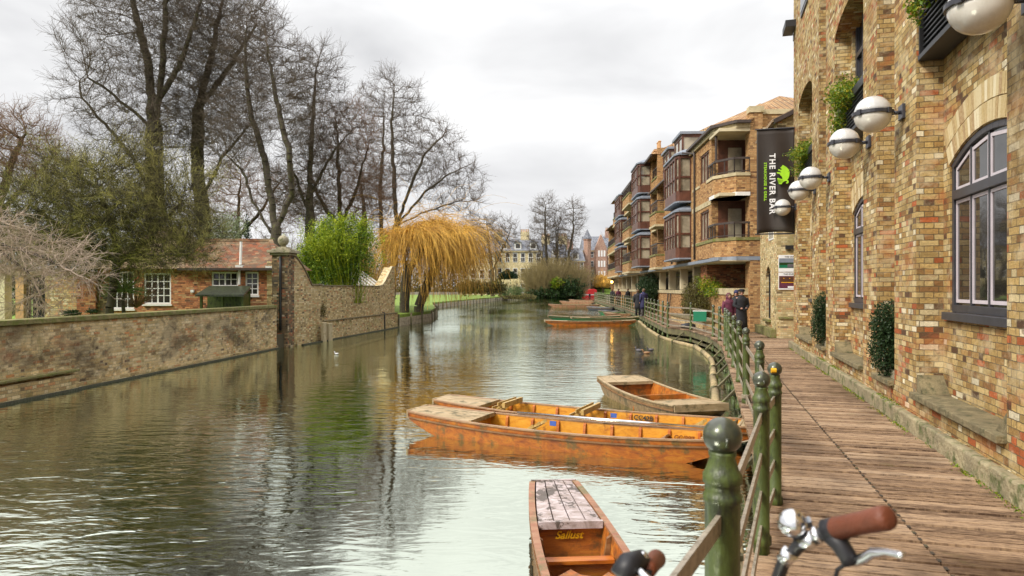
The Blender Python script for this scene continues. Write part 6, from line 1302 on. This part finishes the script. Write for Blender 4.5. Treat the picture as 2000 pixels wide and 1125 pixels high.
# ------------------------------------------------------------------ trees
def limb(*pts): return [P(px, py, d) for px, py, d in pts]
def E(px, py, d, rx, rz, ry=None): c = P(px, py, d); k = d/1350; return (tuple(c), (rx*k, (ry or rx*.8)*k, rz*k))
g = 'tall bare trees behind the cottage'
def T(label, root, crowns, limbs, n=2600, D=.5, seed=1, tr=.5, twm='twig_brown', bark='bark', grp=g, tw=(4, 1.0, .30, 0.0), up=.5, r0=.017, twr=.011, **kw):
    return tree('bare_tree', label, 'tree', root, crowns, int(n*2.3), D*.74, r0*.62, limbs, (tw[0]+1, tw[1]*1.05, tw[2]*.65, tw[3]), bark, twm, grp, seed, tr, up=up, thr=.055, tr=twr*.82, **kw)
T('tallest bare tree, spreading left, rising behind the mossy thicket', P(318, 575, 46), [E(290, 60, 46, 165, 170), E(290, -60, 46, 150, 110), E(185, 185, 46, 85, 75), E(385, 60, 46, 110, 170), E(300, 250, 46, 130, 70)],
  [limb((318, 575, 46), (303, 420, 46), (300, 250, 46), (290, 130, 46), (265, 20, 46), (240, -70, 46)), limb((300, 250, 46), (318, 130, 45.5), (325, 20, 45), (330, -90, 45)), limb((300, 260, 46), (265, 220, 45.5), (215, 180, 45), (170, 150, 44.5)), limb((305, 400, 46), (255, 300, 47), (200, 235, 47), (160, 190, 47), (155, 160, 47)), limb((302, 210, 46), (350, 130, 45.5), (375, 60, 45), (400, -20, 45))], 4200, .5, 1, .62)
T('bare tree with dense round crown, right of the tallest one', P(398, 575, 49), [E(430, 60, 49, 110, 150), E(470, 120, 49, 90, 110), E(420, 230, 49, 110, 90)],
  [limb((398, 575, 49), (398, 430, 49), (385, 330, 49), (388, 200, 49), (410, 120, 49), (430, 20, 49)), limb((388, 210, 49), (420, 170, 48.5), (470, 100, 48), (500, 50, 48)), limb((395, 380, 49), (440, 300, 48.5), (500, 230, 48))], 3200, .5, 2, .50)
T('leaning bare tree with curved trunk behind the gate pier', P(555, 590, 44), [E(500, 110, 44, 70, 110), E(560, 180, 44, 75, 110), E(470, 260, 44, 70, 100)],
  [limb((555, 590, 44), (540, 460, 44), (520, 330, 44), (490, 220, 44), (478, 120, 44), (482, 30, 44)), limb((540, 440, 44), (570, 380, 44), (565, 300, 43), (545, 220, 43), (530, 140, 43), (520, 80, 43)), limb((545, 470, 44), (500, 400, 44), (470, 330, 44), (440, 300, 44))], 2600, .48, 3, .38)
T('slender bare tree with feathery top behind the bamboo', P(612, 590, 50), [E(620, 170, 50, 62, 90), E(625, 280, 50, 80, 90), E(590, 360, 50, 70, 70)],
  [limb((612, 590, 50), (605, 440, 50), (605, 330, 50), (612, 220, 50), (618, 130, 50)), limb((606, 380, 50), (650, 300, 50), (690, 250, 50)), limb((605, 420, 50), (570, 330, 50), (560, 260, 50))], 2300, .5, 4, .36)
T('rust coloured bare tree crowded behind the bamboo', P(668, 590, 54), [E(665, 300, 54, 90, 110), E(700, 380, 54, 80, 70), E(600, 380, 54, 80, 70)],
  [limb((668, 590, 54), (665, 420, 54), (660, 300, 54), (655, 230, 54)), limb((665, 440, 54), (700, 360, 54), (720, 280, 54)), limb((665, 450, 54), (620, 380, 54), (600, 320, 54))], 2400, .52, 5, .36, 'twig_rust')
T('broad fan crowned bare tree above the golden willow', P(762, 600, 62), [E(760, 230, 62, 78, 95), E(820, 300, 62, 95, 70), E(880, 360, 62, 75, 60), E(740, 340, 62, 60, 70), E(905, 400, 62, 45, 35)],
  [limb((762, 600, 62), (748, 470, 62), (742, 380, 62), (748, 280, 62), (750, 200, 62)), limb((762, 600, 62), (775, 440, 62), (768, 350, 62), (765, 250, 62), (770, 170, 62)), limb((774, 440, 62), (800, 370, 61), (830, 300, 60), (870, 260, 60)), limb((775, 435, 62), (830, 375, 61), (880, 340, 60), (920, 320, 60)), limb((778, 440, 62), (840, 410, 61), (890, 395, 60), (935, 390, 60))], 3600, .6, 6, .48, 'twig_brown', 'bark_grey', twr=.013)
T('reddish bare tree at the far left edge', P(-25, 590, 36), [E(10, 290, 36, 90, 85), E(80, 330, 36, 75, 75), E(-60, 260, 36, 60, 70)],
  [limb((-25, 590, 36), (-10, 420, 36), (20, 320, 36), (50, 260, 36)), limb((-10, 420, 36), (60, 350, 36), (110, 300, 36))], 2600, .38, 7, .28, 'twig_rust', tw=(4, .8, .35, 0))
T('thin bare tree with sparse rust twigs between trunks', P(470, 590, 58), [E(470, 380, 58, 90, 80), E(545, 400, 58, 70, 70), E(420, 420, 58, 70, 60)],
  [limb((470, 590, 58), (465, 430, 58), (470, 340, 58)), limb((465, 460, 58), (520, 400, 58), (550, 350, 58))], 1800, .55, 8, .25, 'twig_rust')
T('dark bare tree filling in behind the willow left side', P(715, 595, 60), [E(715, 400, 60, 60, 80), E(665, 430, 60, 60, 60)],
  [limb((715, 595, 60), (712, 430, 60), (705, 340, 60))], 1500, .55, 9, .3)
T('bare tree standing alone right of the willow', P(962, 582, 137), [E(955, 470, 137, 55, 50), E(985, 455, 137, 35, 35), E(930, 450, 137, 35, 35)],
  [limb((962, 582, 137), (961, 530, 137), (955, 480, 137), (950, 430, 137)), limb((961, 530, 137), (985, 480, 137), (1000, 440, 137))], 1700, .9, 10, .42, 'twig_brown', 'bark', 'bare trees by the river bend', (4, 1.7, .3, 0), r0=.03, twr=.022)
for (rx, tops, sd, lab) in ((1070, [(1065, 430, 30, 48), (1050, 480, 24, 36)], 11, 'tall bare poplar, left of the pair above the scrub'), (1088, [(1086, 470, 20, 40), (1090, 440, 14, 30)], 12, 'thin middle poplar rising from the river scrub'), (1106, [(1120, 430, 24, 42), (1105, 480, 26, 36)], 13, 'tall bare poplar, right of the pair above the scrub')):
    T(lab, P(rx, 585, 172), [E(a, b, 172, c_, d_) for a, b, c_, d_ in tops], [limb((rx, 585, 172), (rx, 530, 172), (tops[0][0], tops[0][1]+20, 172), (tops[0][0], tops[0][1]-30, 172)), limb((rx, 530, 172), (tops[1][0], tops[1][1], 172))], 1700, 1.1, sd, .40, 'twig_brown', 'bark', 'bare trees by the river bend', (4, 2.0, .28, 0), r0=.045, twr=.032)
T('faint bare tree behind the far end of the flats', P(1182, 585, 210), [E(1190, 490, 210, 22, 40)], [limb((1182, 585, 210), (1186, 500, 210))], 500, 1.4, 14, .5, 'twig_brown', 'bark', 'bare trees by the river bend', (3, 2.5, .28, 0), r0=.05, twr=.035)
# mossy thicket behind the wall
tree('mossy_tree', 'wide mossy yellow green thicket tree over the garden wall', 'tree', tuple(P(215, 610, 24.5)), [E(230, 410, 24.5, 150, 95), E(80, 440, 24.5, 110, 65), E(310, 450, 24.5, 100, 65), E(180, 345, 24.5, 60, 55), E(265, 325, 24.5, 50, 60), E(110, 360, 25, 45, 50), E(345, 380, 24.3, 50, 50), E(370, 460, 24, 45, 40), E(335, 495, 24, 85, 35), E(150, 490, 25, 130, 40)], 7500, .17, .008,
     [limb((215, 610, 24.5), (230, 500, 24.5), (215, 430, 24.5), (190, 360, 24.5)), limb((225, 520, 24.5), (300, 460, 24.3), (350, 400, 24)), limb((228, 510, 24.5), (130, 450, 24.5), (60, 400, 24.5)), limb((228, 500, 24.5), (310, 500, 24), (380, 495, 23.5))], (5, .85, .30, .0), 'bark', 'twig_moss', None, 31, .14, .6, .45, .035, 1.6, .45, leafy=('moss_leaf', 26000, .05), tr=.006)
tree('drooping_tree', 'pale pinkish bare branches drooping over the wall at far left', 'tree', tuple(P(-190, 640, 17)), [E(20, 500, 17, 150, 55), E(120, 540, 17, 90, 45), E(-60, 450, 17, 110, 60), E(60, 590, 17, 80, 30)], 2400, .16, .006,
     [limb((-190, 640, 17), (-170, 500, 17), (-100, 455, 17), (-20, 470, 17), (80, 500, 17), (190, 555, 17)), limb((-100, 455, 17), (0, 430, 17), (60, 450, 17)), limb((-20, 470, 17), (60, 540, 17), (100, 620, 17))], (3, .55, .16, .08), 'bark', 'twig_pink', None, 32, .10, .5, -.1, .03, 1.6, .15, tr=.0055)
# undergrowth behind the garden
rng = np.random.default_rng(3)
leafy('pale_shrub', 'pale grey green shrub behind the cottage roof', 'shrub', [E(445, 442, 36, 42, 28), E(430, 470, 36, 45, 30), E(435, 520, 36, 45, 45), E(435, 570, 36, 40, 30)], 9000, .10, 'pale_leaf', 41)
leafy('dark_hedge', 'long dark hedge behind the garden and the gateway', 'hedge', [(( -34+i*4.0, 62+i*.3, 1.0+.6*math.sin(i*2.3)), (3.0, 2, 2.4+.7*math.sin(i*1.7))) for i in range(6)]+[((-36+i*3.6, 44, 1.6), (2.4, 1.2, 1.6)) for i in range(4)], 26000, .22, 'ivy_leaf', 42)
leafy('cypress', 'small dark pointed evergreen behind the cottage roof', 'tree', [E(483, 440, 50, 6, 24), E(483, 470, 50, 8, 30), E(483, 540, 50, 10, 70)], 3500, .12, 'hedge_leaf', 43)
def scrub(name, label, px0, px1, pyb, pyt, d, n, mt, seed, spread=.35, grp=None, cat='scrub', r=.02, segs=5, depth=6):
    rng = np.random.default_rng(seed); a = P(px0, pyb, d); b = P(px1, pyb, d); t = thing(name, label, cat, tuple((a+b)/2), grp)
    S = np.stack([rng.uniform(a.x, b.x, n), d+rng.uniform(-depth/2, depth/2, n), np.full(n, a.z)], 1); H = (pyb-pyt)/1350*d
    u = (S[:, 0]-a.x)/(b.x-a.x); hh = H*(.45+.55*np.sin(np.pi*np.clip(u, .04, .96))**.5*rng.uniform(.6, 1.1, n))
    D = rng.normal(0, spread, (n, 3)); D[:, 2] = 1; D /= np.linalg.norm(D, axis=1, keepdims=True)
    A, B, rr, _ = twigs(rng, S, D, hh, segs, .14, r); k = rng.integers(0, len(A), n*4); s2 = A[k]+(B[k]-A[k])*rng.uniform(0, 1, (len(k), 1)); d2 = (B[k]-A[k]); d2 /= np.linalg.norm(d2, axis=1, keepdims=True); d2 = d2+rng.normal(0, .6, d2.shape); d2 /= np.linalg.norm(d2, axis=1, keepdims=True)
    A2, B2, r2, _ = twigs(rng, s2, d2, H*.16, 3, .3, r*.7)
    seg_mesh('stems', np.concatenate([A, A2]), np.concatenate([B, B2]), np.concatenate([rr, r2]), np.concatenate([rr, r2])*.8, 3, mt, t); return t
scrub('undergrowth', 'tangled brown bare undergrowth between the tree trunks', 380, 760, 575, 455, 57, 900, 'twig_rust', 51, .4, r=.013, depth=12)
scrub('undergrowth', 'bare brush behind the garden wall at the far left', -60, 220, 560, 420, 40, 500, 'twig_brown', 52, .4, r=.011, depth=5)
scrub('river_scrub', 'tall pale brown scrub on the point at the river bend', 1028, 1140, 580, 497, 172, 1400, 'scrub_twig', 53, .30, r=.04, depth=9)
leafy('evergreen_shrub', 'dark green low bush at the waterline below the scrub', 'shrub', [E(1112, 560, 168, 30, 22), E(1085, 570, 168, 25, 15), E(1130, 572, 168, 12, 14), E(1050, 574, 168, 24, 12)], 7000, .5, 'ivy_leaf', 54)
leafy('evergreen_shrub', 'mid green shrub in the middle of the river scrub', 'shrub', [E(1088, 552, 166, 12, 12)], 1500, .4, 'bright_ivy_leaf', 55)
leafy('yew_bush', 'dark domed yew bush in front of the yellow terrace', 'bush', [E(992, 541, 140, 20, 13), E(985, 552, 140, 22, 9)], 4500, .4, 'hedge_leaf', 56, lump=.08)
leafy('low_hedge', 'brownish low hedge below the willow on the far lawn', 'hedge', [E(905+i*14, 562, 118, 14, 14) for i in range(6)], 6000, .35, 'brown_ivy_leaf', 57)
def pampas(px, py, d, h, n, seed, lab):
    rng = np.random.default_rng(seed); c = P(px, py, d); t = thing('pampas_grass', lab, 'grass clump', tuple(c), 'pampas grass clumps on the far bank')
    S = np.tile(np.array(c), (n, 1))+rng.normal(0, .35, (n, 3))*np.array([1, 1, 0]); D = rng.normal(0, .5, (n, 3)); D[:, 2] = 1.1; D /= np.linalg.norm(D, axis=1, keepdims=True)
    A, B, rr, _ = twigs(rng, S, D, np.full(n, h*.6), 5, .08, .045, .10); seg_mesh('leaves', A, B, rr, rr*.6, 3, 'palm_leaf', t)
    m_ = n//9; D = rng.normal(0, .28, (m_, 3)); D[:, 2] = 1; D /= np.linalg.norm(D, axis=1, keepdims=True); A, B, rr, _ = twigs(rng, S[:m_], D, np.full(m_, h), 6, .05, .05); q = np.arange(len(A)) >= 4*m_; rr = np.where(q, .16, .035); seg_mesh('plume', A, B, rr, np.where(q, .10, .035), 5, 'pampas', t)
pampas(985, 577, 128, 3.0, 260, 61, 'left pampas grass clump on the far bank'); pampas(1008, 576, 132, 3.1, 260, 62, 'right pampas grass clump on the far bank')
scrub('bank_grass', 'rough yellow green waterside grass right of the timber revetment', 975, 1045, 584, 572, 138, 900, 'twig_moss', 63, .5, None, 'grass', .04, 3, 6)
# bamboo
def bamboo():
    rng = np.random.default_rng(71); d = 36.4; t = thing('bamboo_clump', 'bright green bamboo clump behind the flat topped wall', 'bamboo', tuple(P(665, 589, d)))
    ell = [E(655, 478, d, 50, 50), E(690, 505, d, 46, 52), E(612, 510, d, 34, 40), E(645, 530, d, 66, 32), E(705, 460, d, 28, 30)]
    C = blob_points(rng, ell, 22000, .5, .30); nst = 260
    top = [E(598, 495, d, 22, 24), E(600, 535, d, 22, 26), E(632, 452, d, 18, 24), E(645, 432, d, 10, 18), E(668, 438, d, 18, 26), E(706, 440, d, 16, 24), E(688, 428, d, 9, 16), E(722, 462, d, 12, 20), E(640, 480, d, 42, 34)]; C2 = blob_points(rng, top, 13000, .6, .35); C = C[C[:, 2] > 2.0]; C2 = C2[C2[:, 2] > 2.0]
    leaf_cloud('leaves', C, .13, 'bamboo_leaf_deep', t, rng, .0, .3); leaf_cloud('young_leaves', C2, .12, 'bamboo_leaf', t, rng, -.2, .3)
    S = np.array(P(665, 592, d))+rng.normal(0, 1, (nst, 3))*np.array([.6, .4, 0]); D = rng.normal(0, .22, (nst, 3)); D[:, 2] = 1; D /= np.linalg.norm(D, axis=1, keepdims=True)
    A, B, rr, _ = twigs(rng, S, D, rng.uniform(2.8, 4.6, nst), 6, .05, .012, .0); seg_mesh('cane', A, B, rr, rr*.8, 4, 'bamboo_leaf', t)
    # feathery tips
    tip = B[-nst:]; k = np.repeat(np.arange(nst), 26); C3 = tip[k]+rng.normal(0, .13, (len(k), 3))-np.array([0, 0, .2])*rng.uniform(0, 2, (len(k), 1)); C3 = C3[C3[:, 2] > 2.15]; leaf_cloud('tip_leaves', C3, .13, 'bamboo_leaf', t, rng, .2, .22)
bamboo()
# golden willow
def willow(label, root, limbs, crown, nstr, seed, hmin, r=.012, d=50, L=(1.5, 3.2), n_attr=700, D=.5, tr=.34, grp=None):
    rng = np.random.default_rng(seed); global RNG; RNG = rng; attr = blob_points(rng, crown, n_attr, .5, .1)
    root = Vector(root); root.z = min(root.z, .05); skel = [(root.copy(), -1)]
    for lb in limbs:
        last = min(range(len(skel)), key=lambda i: (skel[i][0]-Vector(lb[0])).length); pp = skel[last][0]
        for q in (lb if (pp-lb[0]).length > .3 else lb[1:]):
            n = max(1, int((q-pp).length/D)); p0 = pp.copy()
            for i in range(1, n+1): skel.append((p0.lerp(q, i/n), last)); last = len(skel)-1
            pp = skel[last][0]
    N, PA = grow(skel, attr, D, D*7, D*1.6); rad = radii(N, PA, .018); rad = rad*(1+(tr/rad[0]-1)*np.clip((rad-.018)/(rad[0]-.018), 0, 1))
    t = thing('willow_tree', label, 'willow', tuple(root), grp); m = PA >= 0; A = N[PA[m]]; B = N[m]; ra = np.minimum(rad[PA[m]], rad[m]*1.35+.004); rb = rad[m]; th = rb > .05
    seg_mesh('trunk', A[th], B[th], ra[th], rb[th], 8, 'bark', t)
    src = rng.choice(np.where(m & (rad < .12))[0], nstr); dd = N[src]-N[PA[src]]; dd /= np.linalg.norm(dd, axis=1, keepdims=True)+1e-9; dd = dd*.8+rng.normal(0, .5, dd.shape); dd[:, 2] = np.abs(dd[:, 2])*.4+.25; dd /= np.linalg.norm(dd, axis=1, keepdims=True)
    ls = rng.uniform(*L, nstr); q = N[src]; ls = ls*(.45+.75*(.5+.5*np.sin(q[:, 0]*3.1+q[:, 1]*1.7+np.sin(q[:, 0]*1.3)*2))); ls = np.minimum(ls, np.maximum(.8, (N[src][:, 2]-hmin)*1.1+.4)); a, b, rr, _ = twigs(rng, N[src], dd, ls, 9, .07, r, rng.uniform(.16, .55, nstr))
    seg_mesh('strands', np.concatenate([A[~th], a]), np.concatenate([B[~th], b]), np.concatenate([ra[~th], rr]), np.concatenate([rb[~th], rr*.9]), 3, 'willow_strand', t)
    rr_ = R(0); return t
def wl(px, py, d): return P(px, py, d)
willow('large golden weeping willow leaning over the lawn edge', wl(790, 590, 47.5), [[wl(790, 590, 47.5), wl(795, 530, 47.5), wl(822, 495, 47.8), wl(850, 470, 48), wl(880, 450, 48)], [wl(795, 530, 47.5), wl(785, 480, 47), wl(790, 450, 47)], [wl(822, 495, 47.8), wl(820, 460, 48), wl(830, 440, 48)]],
       [E(828, 458, 48, 78, 24), E(875, 478, 50, 40, 28), E(775, 465, 47, 26, 25)], 2900, 81, .2, L=(1.0, 5.6), grp='golden willows on the lawn')
willow('second willow trunk slanting right behind the first', wl(818, 598, 49.0), [[wl(818, 598, 49), wl(835, 555, 49), wl(858, 500, 50), wl(880, 465, 51)], [wl(835, 555, 49), wl(842, 520, 49), wl(835, 480, 49)]], [E(872, 452, 51, 45, 25), E(888, 488, 52, 28, 34), E(845, 438, 50, 30, 15)], 2100, 82, .2, L=(1.0, 5.8), grp='golden willows on the lawn')
willow('small distant yellow willow beside the far end of the flats', P(1178, 578, 200), [[P(1178, 578, 200), P(1178, 550, 200)]], [E(1178, 545, 200, 16, 10)], 900, 83, 2, r=.05, L=(2, 5), n_attr=150, D=1.0)
# palm and little shrubs in the cottage garden
rng = np.random.default_rng(91); c = P(243, 568, 25); t = thing('cordyline', 'spiky cabbage palm in front of the left cottage window', 'plant', tuple(P(243, 600, 25)))
n = 150; D = rng.normal(0, 1, (n, 3)); D[:, 2] = np.abs(D[:, 2])*.8-.1; D /= np.linalg.norm(D, axis=1, keepdims=True); A, B, rr, _ = twigs(rng, np.tile(np.array(c), (n, 1)), D, np.full(n, .75), 3, .05, .016, .12); seg_mesh('leaves', A, B, rr, rr*.6, 3, 'palm_leaf', t); MB().tube([P(243, 625, 25), P(240, 590, 25), c], [.07, .06, .05], 8).build('trunk', 'bark', t, smooth=True)
t = thing('cordyline', 'reddish spiky plant beside the cabbage palm', 'plant', tuple(P(268, 600, 26))); c = P(266, 575, 26); D = rng.normal(0, .7, (80, 3)); D[:, 2] = 1; D /= np.linalg.norm(D, axis=1, keepdims=True); A, B, rr, _ = twigs(rng, np.tile(np.array(c), (80, 1))-np.array([0, 0, .5]), D, np.full(80, 1.2), 3, .05, .013, .05); seg_mesh('leaves', A, B, rr, rr*.6, 3, 'twig_rust', t)
leafy('small_shrub', 'low green shrub on the wall top by the sunlit garden wall', 'shrub', [E(138, 612, 24, 18, 7), E(180, 608, 24, 12, 5)], 900, .07, 'hedge_leaf', 92)
leafy('small_shrub', 'dark pointed shrub framed in the left gateway', 'shrub', [E(12, 606, 30, 6, 12), E(26, 606, 30, 5, 12)], 900, .07, 'hedge_leaf', 93)
leafy('wall_fern', 'tuft of dark ivy growing at the foot of the gate pier', 'ivy', [(tuple(P(592, 645, 31.0)), (.35, .25, .55)), (tuple(P(598, 662, 31)), (.25, .2, .3))], 1800, .06, 'ivy_leaf', 94)
leafy('wall_plant', 'small reddish plant in the corner of the wing wall', 'plant', [(tuple(P(632, 607, 31.9)), (.14, .14, .4))], 500, .05, 'brown_ivy_leaf', 95)
# far wood line closing the horizon
rng = np.random.default_rng(99); C = np.stack([rng.uniform(-330, 330, 60000), rng.uniform(330, 350, 60000), rng.uniform(0, 1, 60000)**1.5*11*(1+.25*np.sin(np.arange(60000)))], 1); o = leaf_cloud('distant_wood', C, 1.3, "brown_ivy_leaf", None, rng); tag(o, 'low distant wood closing the view beyond the houses', 'wood'); o['kind'] = 'stuff'
